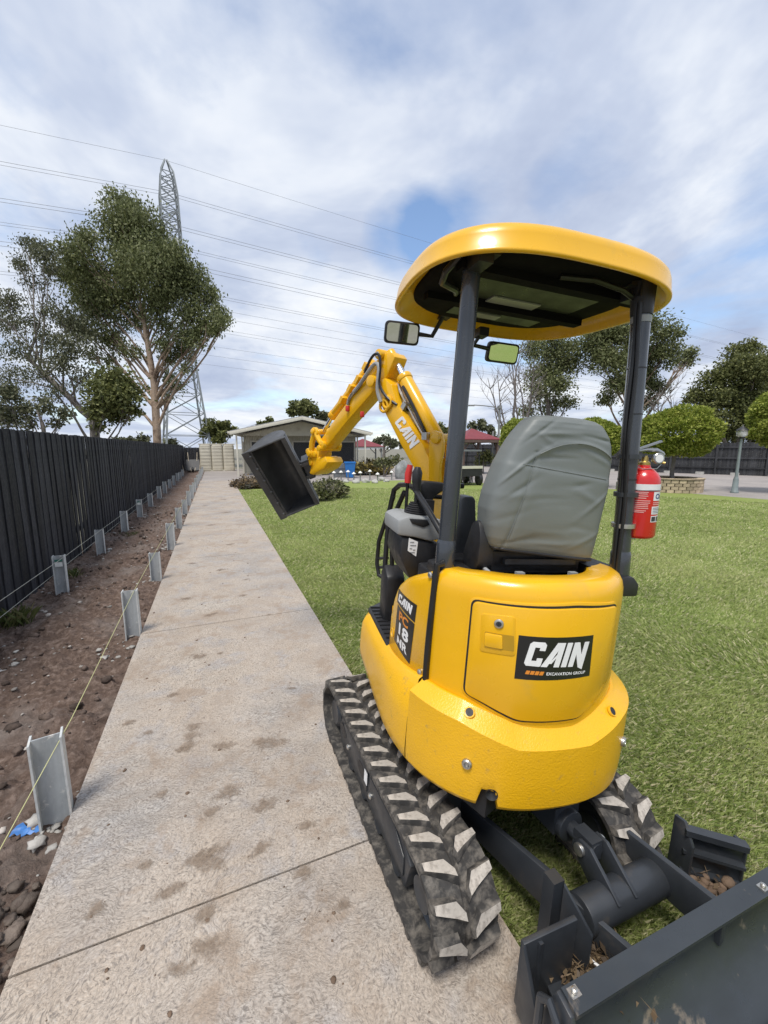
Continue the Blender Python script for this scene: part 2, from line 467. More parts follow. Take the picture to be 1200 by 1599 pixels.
m_slurry = mat('spilt_concrete', (0.36, 0.345, 0.32), 0.9, var=0.25, vs=25, bump=0.6, bs=60, isl=0.2)
pebbles('concrete_crumbs', 420, None, None, (0.008, 0.04), m_slurry, 'pale concrete spilt in crumbs round the steel post feet', seed=6, weight=post_feet, flat=0.45)

# --- concrete path: slabs with saw cuts
def path_material():
    m, nt, b = nodes_of('textured_path_concrete')
    t = nt.nodes.new('ShaderNodeTexCoord'); g = nt.nodes.new('ShaderNodeNewGeometry'); pos = g.outputs['Position']
    big = noise_of(nt, 0.9, 5.0, 0.6, pos); mid = noise_of(nt, 4.5, 6.0, 0.62, pos, 0.4); fine = noise_of(nt, 120.0, 3.0, 0.6, pos)
    # curled ridges pressed into the surface
    dv = nt.nodes.new('ShaderNodeTexNoise'); dv.inputs['Scale'].default_value = 7.0; dv.inputs['Detail'].default_value = 3.0
    nt.links.new(pos, dv.inputs['Vector'])
    sc = nt.nodes.new('ShaderNodeVectorMath'); sc.operation = 'SCALE'; sc.inputs['Scale'].default_value = 0.16
    nt.links.new(dv.outputs['Color'], sc.inputs[0])
    ad = nt.nodes.new('ShaderNodeVectorMath'); ad.operation = 'ADD'
    nt.links.new(pos, ad.inputs[0]); nt.links.new(sc.outputs[0], ad.inputs[1])
    ridge = noise_of(nt, 150.0, 3.0, 0.6, ad.outputs[0], 0.5, stretch=(0.32, 1.0, 1.0))
    ridge2 = noise_of(nt, 150.0, 3.0, 0.6, ad.outputs[0], 0.5, stretch=(1.0, 0.38, 1.0))
    rg = mix_of(nt, ramp_of(nt, big, [(0.42, 0.0), (0.58, 1.0)]), ridge, ridge2)
    c = ramp_of(nt, big, [(0.34, (0.37, 0.35, 0.33)), (0.46, (0.455, 0.40, 0.345)), (0.56, (0.50, 0.42, 0.34)), (0.68, (0.53, 0.465, 0.39))])
    c = mix_of(nt, ramp_of(nt, mid, [(0.52, 0.0), (0.68, 0.7)]), c, (0.38, 0.375, 0.385))
    c = mix_of(nt, ramp_of(nt, rg, [(0.37, 0.85), (0.50, 0.0)]), c, (0.19, 0.168, 0.15))
    c = mix_of(nt, ramp_of(nt, rg, [(0.52, 0.0), (0.66, 0.6)]), c, (0.56, 0.52, 0.465))
    wash = noise_of(nt, 1.7, 7.0, 0.68, pos, 0.8)
    c = mix_of(nt, ramp_of(nt, wash, [(0.44, 0.0), (0.66, 0.5)]), c, (0.34, 0.265, 0.20))
    mud = noise_of(nt, 3.4, 4.0, 0.6, pos, 0.5); mud2 = noise_of(nt, 13.0, 5.0, 0.6, pos)
    mm = math_of(nt, 'ADD', math_of(nt, 'MULTIPLY', mud, 0.62), math_of(nt, 'MULTIPLY', mud2, 0.38))
    c = mix_of(nt, ramp_of(nt, mm, [(0.525, 0.0), (0.61, 0.62)]), c, (0.33, 0.25, 0.185))
    c = mix_of(nt, ramp_of(nt, fine, [(0.35, 0.35), (0.6, 0.0)]), c, (0.14, 0.125, 0.11))
    nt.links.new(c, b.inputs['Base Color']); b.inputs['Roughness'].default_value = 0.85; b.inputs['Specular IOR Level'].default_value = 0.3
    bump_of(nt, b, rg, 0.8, 0.008)
    return m
m_path = path_material()
path_root = put('concrete_path', None, None, FP, kind='structure', label='long textured concrete path with saw cuts running beside the soil bed')
cuts = [-3.0, -1.2, 1.38, 3.92, 6.5, 9.1, 11.7, 14.3, 16.9, 19.7, 22.2]
for a, b_ in zip(cuts[:-1], cuts[1:]):
    bb = B()
    bb.box((0.075, (a + b_) / 2, -0.07), (1.502, b_ - a - 0.008, 0.14), bev=0.006, seg=2)
    obj('slab', bb, m_path, path_root, FP)
m_mud = mat('dried_mud', (0.15, 0.105, 0.075), 0.95, var=0.35, vs=22, bump=0.9, bs=60, spec=0.15)
def on_path(r):
    return 0.8 + 9 * r.random() ** 1.6, r.uniform(-0.6, 0.45) + r.normal(0, 0.08)
pebbles('mud_crumbs', 240, None, None, (0.002, 0.011), m_mud, 'crumbs of dried mud scattered on the path', flat=0.5, seed=8, weight=on_path, zfun=lambda s, l: 0.0)
# thin trodden mud patches on the path, ragged at the rim
def mudcakes():
    spots = [(420, 1160, .075), (310, 1025, .085), (270, 1085, .05), (298, 1150, .06), (292, 1165, .05), (303, 1135, .05), (232, 1145, .04), (355, 1238, .065), (412, 1258, .055), (228, 1352, .035), (265, 1392, .045), (410, 1325, .045), (322, 1345, .075), (335, 1330, .05), (475, 1362, .05), (320, 1428, .045), (538, 1415, .035), (280, 1515, .04), (285, 1172, .035), (350, 1165, .06), (345, 1020, .035), (455, 1075, .03), (330, 960, .06), (290, 935, .07), (380, 930, .05), (345, 890, .08), (300, 880, .06), (360, 850, .09), (385, 905, .04), (420, 960, .04), (200, 1130, .04), (480, 1290, .04), (330, 1270, .05), (250, 1240, .04), (150, 1420, .05), (320, 1480, .05), (330, 820, .1), (355, 800, .12), (320, 790, .12), (350, 780, .14)]
    r = np.random.default_rng(12); V, Fc, A = [], [], []
    for i, (x, y, rd) in enumerate(spots):
        p = FP.inverted() @ gz(x, y, 0); n = 20; a0 = r.uniform(-.5, .5); st = r.uniform(1.0, 1.9); b0 = len(V); z = .0018 + .00004 * i
        V.append((p.x, p.y, z + .0015)); A.append(1.0)
        for k, f in enumerate((.5, 1.0)):
            for j in range(n):
                t = 2 * math.pi * j / n; q = rd * f
                x_, y_ = q * math.cos(t) * st, q * math.sin(t)
                V.append((p.x + x_ * math.cos(a0) - y_ * math.sin(a0), p.y + x_ * math.sin(a0) + y_ * math.cos(a0), z if k else z + .0012)); A.append(1 - f)
        for j in range(n):
            j2 = (j + 1) % n
            Fc += [(b0, b0 + 1 + j, b0 + 1 + j2), (b0 + 1 + j, b0 + 1 + n + j, b0 + 1 + n + j2), (b0 + 1 + j, b0 + 1 + n + j2, b0 + 1 + j2)]
    me = npmesh('mud_patches', V, Fc, m_smear, True)
    at = me.attributes.new('body', 'FLOAT', 'POINT'); at.data.foreach_set('value', np.array(A, np.float32))
    return me
m_smear, nt, b = nodes_of('mud_smear')
at = nt.nodes.new('ShaderNodeAttribute'); at.attribute_name = 'body'
n1 = noise_of(nt, 22.0, 7.0, 0.75, dist=.6); n2 = noise_of(nt, 70.0, 5.0, 0.6)
cv = math_of(nt, 'ADD', math_of(nt, 'MULTIPLY', at.outputs['Fac'], 0.40), math_of(nt, 'MULTIPLY', n1, 1.05))
al = ramp_of(nt, cv, [(0.64, 0.0), (0.86, 0.62)])
nt.links.new(ramp_of(nt, n2, [(0.3, (0.17, 0.125, 0.09)), (0.7, (0.34, 0.265, 0.20))]), b.inputs['Base Color']); nt.links.new(al, b.inputs['Alpha']); b.inputs['Roughness'].default_value = 0.95
put('mud_patches', mudcakes(), None, FP, kind='stuff', label='ragged smears of trodden mud on the concrete path')

# --- grass blades
def grass_blades():
    r = np.random.default_rng(21)
    N = 760000
    d = 0.75 * (17.0 / 0.75) ** (r.random(N) ** 0.95); a = r.uniform(rad(-42), rad(58), N)
    x, y = d * np.sin(a), d * np.cos(a)
    l = x * PN.x + y * PN.y; s = x * PD.x + y * PD.y
    ex, ey = np.array([p[0] for p in LAWN_EDGE]), np.array([p[1] for p in LAWN_EDGE])
    lim = np.where(x < 12.4, np.interp(x, ex[:7], ey[:7]), 13.0 - 7 * (x - 12.46))
    keep = (l > 0.835 + 0.012 * np.sin(s * 23) + 0.01 * np.sin(s * 61)) & (y < lim)
    # worn where the right track stands
    uu = (x - 0.349) * math.cos(rad(22.3)) + (y - 1.732) * math.sin(rad(22.3)); vv = -(x - 0.349) * math.sin(rad(22.3)) + (y - 1.732) * math.cos(rad(22.3))
    keep &= ~((uu > 0.25) & (uu < 0.5) & (abs(vv) < 0.55))
    x, y, d = x[keep], y[keep], d[keep]; n = len(x)
    lump = fbm(np.stack([x, y], 1) * 2.6, 3, 4)
    h = (0.018 + 0.020 * r.random(n)) * (0.65 + 0.7 * lump) * (1 + 0.012 * d)
    w = 0.0013 * (1 + 0.5 * d) * (0.7 + 0.6 * r.random(n))
    th = r.uniform(0, 6.283, n); lean = h * (0.35 + 0.9 * r.random(n)); ta = r.uniform(0, 6.283, n) * 0.6 + 6 * fbm(np.stack([x, y], 1) * 1.3, 2, 8)
    cx, cy = np.cos(th) * w, np.sin(th) * w
    tx, ty = np.cos(ta) * lean, np.sin(ta) * lean
    z0 = np.full(n, LZ - 0.004)
    v0 = np.stack([x - cx, y - cy, z0], 1); v1 = np.stack([x + cx, y + cy, z0], 1)
    v2 = np.stack([x + cx * .8 + tx * .35, y + cy * .8 + ty * .35, z0 + h * .65], 1); v3 = np.stack([x + tx, y + ty, z0 + h], 1)
    co = np.stack([v0, v1, v2, v3], 1).reshape(-1, 3)
    return co, np.arange(4 * n).reshape(n, 4)
m_grass, nt, b = nodes_of('grass_blades')
g = nt.nodes.new('ShaderNodeNewGeometry')
c = ramp_of(nt, g.outputs['Random Per Island'], [(0.0, (0.235, 0.31, 0.085)), (0.40, (0.36, 0.435, 0.14)), (0.72, (0.485, 0.525, 0.225)), (0.87, (0.63, 0.61, 0.36)), (1.0, (0.72, 0.65, 0.45))])
pn = noise_of(nt, 0.8, 5.0, 0.6, g.outputs['Position'])
c = mix_of(nt, ramp_of(nt, pn, [(0.45, 0.0), (0.68, 0.6)]), c, (0.50, 0.505, 0.235))
nt.links.new(c, b.inputs['Base Color']); b.inputs['Roughness'].default_value = 0.6; b.inputs['Specular IOR Level'].default_value = 0.25
t = nt.nodes.new('ShaderNodeBsdfTranslucent'); nt.links.new(c, t.inputs[0])
mx = nt.nodes.new('ShaderNodeMixShader'); mx.inputs[0].default_value = 0.42
nt.links.new(b.outputs[0], mx.inputs[1]); nt.links.new(t.outputs[0], mx.inputs[2]); nt.links.new(mx.outputs[0], nt.nodes['Material Output'].inputs[0])
co, fc = grass_blades()
put('grass', npmesh('grass', co, fc, m_grass), None, None, kind='stuff', label='short green grass blades covering the lawn')

# ================================================================== black paling fence on the left
m_pal = mat('black_stained_timber', (0.021, 0.022, 0.027), 0.7, var=0.5, vs=14, stretch=(3, 3, 0.5), bump=0.5, bs=40, dirt=(0.085, 0.08, 0.075), ds=9, dlo=0.64, dhi=0.8, isl=0.6, spec=0.35)
FL = -2.0
fence = put('paling_fence', None, None, Matrix.Translation(PF(16, FL)) @ FP, label='long black stained timber paling fence left of the soil bed', cat='fence')
variants = []
rr = random.Random(5)
for k in range(8):
    bb = B(); w = 0.110 + rr.uniform(-0.003, 0.003); top = 1.80 + rr.uniform(-0.005, 0.005)
    pts = []
    n = 5
    rows = [i / (n - 1) for i in range(n)]
    rings = []
    for i in range(n):
        z = -0.12 + (top + 0.12) * rows[i]; bow = 0.004 * math.sin(rows[i] * 3.1 + k); tw = rr.uniform(-0.0015, 0.0015)
        rings.append([Vector((0.0 + bow, -w / 2 + tw, z)), Vector((0.016 + bow, -w / 2 + tw, z)), Vector((0.016 + bow, w / 2 + tw, z)), Vector((bow, w / 2 + tw, z))])
    bb.loft(rings, True, True)
    bb._bevel(bb.bm.faces[:], 0.0025, 1)
    variants.append(bb.mesh('paling', m_pal, 35))
s = 2.9; k = 0
while s < 32.9:
    fr = FP @ Matrix.Translation((FL + (0.0 if k % 2 else 0.014) + rr.uniform(-0.003, 0.003), s, rr.uniform(-0.006, 0.006))) @ Matrix.Rotation(rr.uniform(-0.006, 0.006), 4, 'X') @ Matrix.Rotation(rr.uniform(-0.02, 0.02), 4, 'Z')
    put('paling', variants[rr.randrange(8)], fence, fr)
    s += 0.0985 if s < 31 else 0.0985; k += 1
for z in (0.35, 1.45):
    bb = B(); bb.box((FL - 0.045, 17.5, z), (0.05, 31, 0.075)); obj('rail', bb, m_pal, fence, FP)
bb = B(); bb.box((-1.35, 32.98, 0.86), (1.36, 0.03, 1.72), bev=0.003)
ret = thing('fence_panel', PF(32.98, -1.35), 'short black fence panel closing the far end of the soil bed', 'fence panel')
for i in range(13):
    bb = B(); bb.box((-1.98 + 0.103 * i, 32.98 + 0.01 * (i % 2), 0.82), (0.1, 0.018, 1.66 + 0.01 * (i % 3)), bev=0.003); obj('paling', bb, m_pal, ret, FP)

# ================================================================== galvanised steel posts and string lines
m_galv, nt, b = nodes_of('galvanised_steel')
n1 = noise_of(nt, 9.0, 6.0, 0.65); n2 = noise_of(nt, 40.0, 4.0, 0.6)
c = ramp_of(nt, n1, [(0.3, (0.46, 0.49, 0.49)), (0.7, (0.66, 0.67, 0.66))])
c = mix_of(nt, ramp_of(nt, noise_of(nt, 12.0, 5.0, 0.6, stretch=(1, 1, 0.35)), [(0.56, 0.0), (0.62, 0.8)]), c, (0.60, 0.58, 0.54))
c = mix_of(nt, ramp_of(nt, n2, [(0.45, 0.0), (0.7, 0.35)]), c, (0.24, 0.26, 0.27))
nt.links.new(c, b.inputs['Base Color']); b.inputs['Metallic'].default_value = 0.1; b.inputs['Roughness'].default_value = 0.6
m_web = mat('dirty_shaded_web', (.36, .38, .39), .6, metal=.1, var=.3, vs=14, dirt=(.60, .59, .56), ds=22, dlo=.58, dhi=.66, stretch=(1, 1, .3))  # splashed dirt, plus the web's shade put into a darker grey
def hpost(h, closed):
    bb = B()
    bb.box((0, 0, h / 2 - 0.12), (0.006, 0.002, h + 0.24)) if False else None
    W, D, T = 0.115, 0.08, 0.008
    hz, cz = h + 0.25, (h - 0.25) / 2
    bb.box((0, 0, cz), (W - 2 * T, 0.006, hz - 0.002), mat=1)
    bb.box((-W / 2 + T / 2, 0, cz), (T, D, hz), bev=0.0015, seg=1); bb.box((W / 2 - T / 2, 0, cz), (T, D, hz), bev=0.0015, seg=1)
    return bb.mesh('steel_post', [m_galv, m_web], 35)
ORD = ['nearest', 'second', 'third', 'fourth', 'fifth', 'sixth', 'seventh', 'eighth', 'ninth', 'tenth', 'eleventh', 'twelfth', 'thirteenth', 'fourteenth', 'fifteenth', 'sixteenth']
pm_ = [hpost(0.40, 0), hpost(0.41, 0), hpost(0.36, 0)]
m_tag = mat('white_tag', (0.72, 0.74, 0.72), 0.5, var=0.15, vs=30)
m_green = mat('green_tag', (0.03, 0.16, 0.12), 0.5)
def ord_label(k, where):
    return ('galvanised steel H post nearest the camera ' + where) if k == 0 else (ORD[k] + ' galvanised steel post from the camera ' + where)
right_s = [2.03, 3.97, 5.58, 7.5, 9.35, 11.25, 13.1, 15.0, 16.85, 18.7, 20.6, 22.5, 24.4, 26.3, 28.2, 30.0]
left_s = [5.62, 7.53, 9.32, 11.24, 13.2, 15.1, 17.0, 18.9, 20.8, 22.7, 24.6, 26.5]
rp = random.Random(11)
for k, s in enumerate(right_s):
    fr = FP @ Matrix.Translation((-0.738 + rp.uniform(-.004, .004), s, -0.02)) @ Matrix.Rotation(rp.uniform(-.12, .12) + (0.18 if k == 0 else 0), 4, 'Z') @ Matrix.Rotation(rp.uniform(-.03, .03), 4, 'X')
    put('steel_post', pm_[k % 3], None, fr, ord_label(k, 'in the row along the path edge'), 'steel post', 'steel posts along the path')
for k, s in enumerate(left_s):
    fr = FP @ Matrix.Translation((-1.72 + rp.uniform(-.015, .015), s, -0.02)) @ Matrix.Rotation(rp.uniform(-.12, .12), 4, 'Z') @ Matrix.Rotation(rp.uniform(-.03, .03), 4, 'X')
    po = put('steel_post', pm_[(k + 1) % 3], None, fr, ord_label(k, 'in the row beside the black fence'), 'steel post', 'steel posts along the fence')
    if k in (0, 3):
        bb = B(); bb.box((0, -0.0355, 0.31), (0.07, 0.0015, 0.05)); obj('paper_tag', bb, m_tag, po, WM[po.name])
        bb = B(); bb.box((0, -0.0352, 0.355), (0.07, 0.0015, 0.025)); obj('green_tag', bb, m_green, po, WM[po.name])
m_string = mat('mason_string', (0.50, 0.50, 0.24), 0.7, var=0.1)
m_string2 = mat('pale_string', (0.48, 0.48, 0.42), 0.7, var=0.1)
def strline(name, pts, r, m, label):
    bb = B(); bb.tube(pts, r, 6); return obj(name, bb, m, None, None, label=label, cat='string')
strline('string_line', [gz(-40, 1400, 0.05)] + [gz(112, 1122, 0.40)] + [PF(s, -0.705, 0.385 - 0.004 * (i % 2)) for i, s in enumerate(right_s) if s > 2.5 and s < 25], 0.0019, m_string, 'yellowish string line stretched along the post row by the path')
strline('string_line', [PF(2.2, -1.70, 0.38)] + [PF(s, -1.665, 0.36) for s in left_s], 0.0022, m_string2, 'upper pale string stretched along the post row by the fence')
strline('string_line', [PF(2.2, -1.80, 0.14), PF(9.3, -1.78, 0.17), PF(24, -1.75, 0.16)], 0.0022, m_string2, 'lower pale string running close above the soil by the fence')

# torn blue plastic by the nearest post
m_blue = mat('blue_plastic', (0.045, 0.16, 0.42), 0.45, var=0.25, vs=40)
pb = gz(40, 1305, -0.06)
bb = B(); r5 = random.Random(3); rows = []
for i in range(7):
    rows.append([pb + Vector((0.018 * i - 0.05 + r5.uniform(-.006, .006), 0.014 * j - 0.02 + 0.01 * math.sin(i * 1.7) + r5.uniform(-.004, .004), 0.012 + 0.014 * math.sin(i * 1.3 + j * 2.1) ** 2 + 0.004 * j)) for j in range(4)])
bb.loft(rows, False, False); obj('plastic_scrap', bb, m_blue, None, None, label='crumpled scrap of blue plastic on the soil by the nearest post', cat='plastic scrap')

# weeds at the fence foot
m_weed = leafmat('weed_leaf', (0.05, 0.08, 0.02), (0.10, 0.12, 0.035), (0.24, 0.21, 0.10))
def tuft(name, s, l, n, h, spread, label, seed):
    r = np.random.default_rng(seed); V = []
    for k in range(n):
        a = r.uniform(0, 6.28); b0 = np.array([l + r.normal(0, spread * .4), s + r.normal(0, spread * .4), soil_z(np.array([[s, l]]))[0] - .01])
        hh = h * r.uniform(.4, 1.1); ln = hh * r.uniform(.2, .9); w = 0.004 * r.uniform(.6, 1.4)
        tx, ty = math.cos(a) * ln, math.sin(a) * ln; cx, cy = -math.sin(a) * w, math.cos(a) * w
        V += [b0 + [cx, cy, 0], b0 - [cx, cy, 0], b0 + [tx * .5 - cx * .7, ty * .5 - cy * .7, hh * .75], b0 + [tx, ty, hh]]
    put(name, npmesh(name, np.array(V), np.arange(4 * n).reshape(n, 4), m_weed), None, FP, label=label, cat='weeds')
tuft('weed_clump', 4.75, -1.83, 150, 0.17, 0.16, 'straggly weeds at the fence foot before the nearest fence-side post', 1)
tuft('weed_clump', 9.0, -1.52, 260, 0.05, 0.24, 'low green weed mat between second and third fence-side posts', 2)
tuft('weed_clump', 6.3, -1.84, 130, 0.12, 0.16, 'thin dry weeds at the fence foot behind the nearest fence-side post', 3)
# ================================================================== shed at the end of the path
m_cream = mat('cream_cladding', (0.52, 0.49, 0.40), 0.6, var=0.08, vs=3, dirt=(0.40, 0.36, 0.28), ds=2.0)
m_trim = mat('cream_trim', (0.60, 0.57, 0.48), 0.5, var=0.06)
m_roof = mat('grey_roof_steel', (0.24, 0.24, 0.24), 0.55, metal=0.2, var=0.12, vs=2)
m_roller = mat('charcoal_roller_door', (0.035, 0.035, 0.038), 0.5, var=0.15)
m_dark = mat('dark_steel', (0.03, 0.031, 0.034), 0.5, var=0.25, vs=12)
SO = gz(371, 744, -0.045)
FS = Matrix.Translation(SO) @ Matrix.Rotation(rad(13.0), 4, 'Z')     # x along the front, y into the shed
shed = put('shed', None, None, FS, label='long cream clad shed with open front verandah and dark roller doors', cat='shed')
SW, EV, AP, VD, LEN = 7.75, 2.62, 3.48, 3.2, 10.5
def ribwall(p0, p1, z0, z1top, rib=0.19, depth=0.022):
    """ribbed sheet wall from p0 to p1 (x, y), top height given by a function of distance"""
    d = Vector((p1[0] - p0[0], p1[1] - p0[1], 0)); L = d.length; d.normalize(); n = Vector((d.y, -d.x, 0))
    bb = B(); A, C = [], []
    t = 0.0
    while t < L - 0.01:
        for f, o in ((0.0, 0.0), (0.62, 0.0), (0.72, depth), (0.90, depth)):
            q = min(t + f * rib, L); p = Vector((p0[0], p0[1], 0)) + d * q + n * o
            A.append(Vector((p.x, p.y, z0))); C.append(Vector((p.x, p.y, z1top(q))))
        t += rib
    p = Vector((p0[0], p0[1], 0)) + d * L; A.append(Vector((p.x, p.y, z0))); C.append(Vector((p.x, p.y, z1top(L))))
    bb.loft([A, C], False, False)
    return bb
def gable(q, x0=0.0):
    x = x0 + q
    return EV - 0.06 + (AP - EV) * (1 - abs(x - SW / 2) / (SW / 2))
obj('wall', ribwall((0.15, VD), (SW - 0.15, VD), 0.0, lambda q: gable(q, 0.15)), m_cream, shed, FS, smooth=20)
obj('wall', ribwall((0.15, VD + LEN), (0.15, VD), 0.0, lambda q: EV - 0.06), m_cream, shed, FS, smooth=20)
obj('wall', ribwall((SW - 0.15, VD), (SW - 0.15, VD + LEN), 0.0, lambda q: EV - 0.06), m_cream, shed, FS, smooth=20)
for sgn in (0, 1):
    bb = B(); xa, xb = (-0.28, SW / 2) if sgn == 0 else (SW + 0.28, SW / 2)
    za = EV - 0.06; n = 36
    ringA, ringB = [], []
    for side, y in ((ringA, -0.12), (ringB, VD + LEN + 0.1)):
        pass
    rows = []
    for i in range(n + 1):
        y = -0.15 + (VD + LEN + 0.3) * i / n
        for dz, dy in ((0.0, 0.0), (0.03, 0.12), (0.03, 0.18), (0.0, 0.30)):
            yy = y + dy * (VD + LEN + 0.3) / n
            rows.append([Vector((xa, yy, za + 0.055 + dz)), Vector((xb, yy, AP + 0.055 + dz))])
    bb.loft(rows, False, False)
    obj('roof_sheet', bb, m_roof, shed, FS, smooth=20)
    bb = B()
    bb.prism([(xa, za - 0.15), (xb, AP - 0.15), (xb, AP + 0.04), (xa, za + 0.04)], lambda a, b, t: Vector((a, t, b)), -0.19, -0.15, bev=0.004)
    obj('barge_board', bb, m_trim, shed, FS)
    bb = B(); xg = -0.34 if sgn == 0 else SW + 0.34
    bb.box((xg, (VD + LEN) / 2, za + 0.0), (0.12, VD + LEN + 0.3, 0.13), bev=0.02); obj('gutter', bb, m_trim, shed, FS)
    bb = B(); x = 0.06 if sgn == 0 else SW - 0.06
    bb.box((x, VD / 2, EV - 0.16), (0.09, VD, 0.16)); obj('beam', bb, m_trim, shed, FS)
    for y in (0.05, VD * 0.96):
        bb = B(); bb.box((x, y, (EV - 0.24) / 2), (0.09, 0.09, EV - 0.24), bev=0.006); obj('verandah_post', bb, m_trim, shed, FS)
bb = B(); bb.prism([(0.1, EV - 0.2), (SW - 0.1, EV - 0.2), (SW / 2, AP - 0.16)], lambda a, b, t: Vector((a, t, b)), 1.5, 1.54); obj('gable_truss', bb, m_cream, shed, FS)
def roller(x0, x1, h, y=VD - 0.05, fr=FS, par=shed):
    bb = B(); z = 0.02
    while z < h:
        bb.box(((x0 + x1) / 2, y + 0.0, z + 0.035), (x1 - x0, 0.03, 0.066), bev=0.012, seg=1); z += 0.07
    d = obj('roller_door', bb, m_roller, par, fr)
    for x in (x0 - 0.05, x1 + 0.05):
        bb = B(); bb.box((x, y - 0.01, h / 2 + 0.03), (0.09, 0.06, h + 0.06)); obj('door_frame', bb, m_trim, d, fr)
    bb = B(); bb.box(((x0 + x1) / 2, y - 0.01, h + 0.08), (x1 - x0 + 0.2, 0.06, 0.1)); obj('door_frame', bb, m_trim, d, fr)
roller(0.65, 2.65, 2.02); roller(3.35, 5.2, 2.02); roller(5.75, 7.45, 2.02)
for y0 in (VD + 0.7, VD + 2.2, VD + 3.7, VD + 6.0):
    bb = B(); bb.box((0.10, y0, 1.05), (0.06, 0.82, 2.06), bev=0.006); d = obj('side_door', bb, m_trim, shed, FS)
    bb = B(); bb.box((0.065, y0, 1.1), (0.03, 0.55, 1.8)); obj('door_panel', bb, mat('shed_glass', (0.10, 0.11, 0.12), 0.15, var=0.05), d, FS)

# --- cream slimline water tank
m_tank = mat('cream_tank_plastic', (0.56, 0.52, 0.42), 0.55, var=0.08, vs=2, dirt=(0.34, 0.25, 0.15), ds=1.6, dlo=0.62, dhi=0.8)
FT = FP @ Matrix.Translation((0.25, 32.6, -0.045))
tank = put('water_tank', None, None, FT, label='cream slimline water tank with three ribbed lobes at the path end', cat='water tank')
for k in range(3):
    bb = B(); rings = []
    for i in range(41):
        z = 1.9 * i / 40; rb = 0.018 * abs(math.sin(i * math.pi / 5)) ** 0.5 if 2 < i < 38 else 0
        f = 1.0 if 1 < i < 39 else 0.93
        ring = []
        for j in range(28):
            t = 2 * math.pi * j / 28; ex = 2 / 4.5
            ring.append(Vector((-0.78 + 0.78 * k + (0.392 * f - rb * .1) * math.copysign(abs(math.cos(t)) ** ex, math.cos(t)), (0.36 * f - rb) * math.copysign(abs(math.sin(t)) ** ex, math.sin(t)), z)))
        rings.append(ring)
    bb.loft(rings, True, True); obj('tank_lobe', bb, m_tank, tank, FT, smooth=50)
bb = B(); bb.box((0, 0, 1.94), (2.45, 0.62, 0.07), bev=0.03); obj('tank_lid', bb, m_tank, tank, FT)
for x in (-0.4, 0.4):
    bb = B(); bb.prism([(-0.12, 0), (0.12, 0), (0, 0.14)], lambda a, b, t: Vector((x + a, t, b)), -0.40, -0.30); obj('tank_foot', bb, m_trim, tank, FT)

# --- wheelbarrow tipped against the far fence, and stakes
m_black = mat('black_plastic', (0.018, 0.018, 0.02), 0.45, var=0.3, vs=10)
m_timber = mat('pale_timber', (0.42, 0.36, 0.27), 0.8, var=0.2, vs=8)
FW = FP @ Matrix.Translation((-1.35, 31.2, -0.04))
wb = put('wheelbarrow', None, None, FW, label='black wheelbarrow tipped up against the far end of the fence', cat='wheelbarrow')
bb = B(); bb.loft([[Vector((x * f, y * f * .8 - 0.1 * i, 0.25 + 0.22 * i + y * f * 0.9)) for x, y in ((-.42, -.35), (.42, -.35), (.42, .45), (-.42, .45))] for i, f in ((0, 0.6), (1, 1.0))], True, True); obj('tray', bb, m_black, wb, FW)
for x in (-0.25, 0.25):
    bb = B(); bb.tube([(x * .4, -0.45, 0.1), (x, 0.1, 0.6), (x * 1.2, 0.5, 1.35)], 0.022, 8); obj('handle', bb, m_timber, wb, FW)
bb = B(); bb.lathe([(0.02, -.05), (.16, -.05), (.19, -.02), (.19, .02), (.16, .05), (.02, .05)], (0, -0.5, 0.19), (1, 0, 0), 18); obj('wheel', bb, m_black, wb, FW)
for k, (l, dx, lab) in enumerate([(-1.88, 0.25, 'pale timber stake leaning on the fence left of the wheelbarrow'), (-0.95, -0.1, 'short timber peg standing beside the far steel posts')]):
    bb = B(); bb.tube([PF(30.6, l, -0.05), PF(30.9, l - dx, 1.25 if k == 0 else 0.8)], 0.022, 6); obj('timber_stake', bb, m_timber, None, None, label=lab, cat='stake')

# --- things under and before the verandah
def onshed(x, y, z=0.0): return FS @ Vector((x, y, z))
FTl = FS @ Matrix.Translation((4.35, 0.4, 0))
tr = put('box_trailer', None, None, FTl, label='dark steel box trailer parked under the shed verandah', cat='trailer')
bb = B()
for a in ((0, -0.62, .62, 1.9, .03, .42), (0, 0.62, .62, 1.9, .03, .42), (-0.95, 0, .62, .03, 1.2, .42), (0.95, 0, .62, .03, 1.2, .42), (0, 0, .43, 1.9, 1.25, .04)):
    bb.box(a[:3], a[3:], bev=0.005, seg=1)
obj('tray', bb, m_dark, tr, FTl)
for y in (-0.75, 0.75):
    bb = B(); bb.lathe([(.05, -.08), (.2, -.09), (.27, -.07), (.28, 0), (.27, .07), (.2, .09), (.05, .08)], (0.1, y, 0.28), (0, 1, 0), 20); obj('wheel', bb, m_black, tr, FTl)
bb = B(); bb.tube([(-0.9, 0.3, .42), (-1.9, 0, .42), (-0.9, -0.3, .42)], 0.035, 8); obj('drawbar', bb, m_dark, tr, FTl)
m_bin = mat('blue_bin_plastic', (0.02, 0.16, 0.48), 0.45, var=0.12)
FBn = Matrix.Translation(gz(547, 746, -0.045)) @ Matrix.Rotation(rad(8), 4, 'Z')
bn = put('wheelie_bin', None, None, FBn, label='blue plastic bin standing before the shed verandah', cat='bin')
bb = B(); bb.loft([[Vector((x * w, y * w, z)) for x, y in ((-1, -1), (1, -1), (1, 1), (-1, 1))] for w, z in ((.21, 0.03), (.29, .82))], True, True); bb._bevel(bb.bm.faces[:], 0.02); obj('body', bb, m_bin, bn, FBn)
bb = B(); bb.box((0, 0.02, .86), (.64, .66, .07), bev=.03); obj('rim', bb, m_bin, bn, FBn)
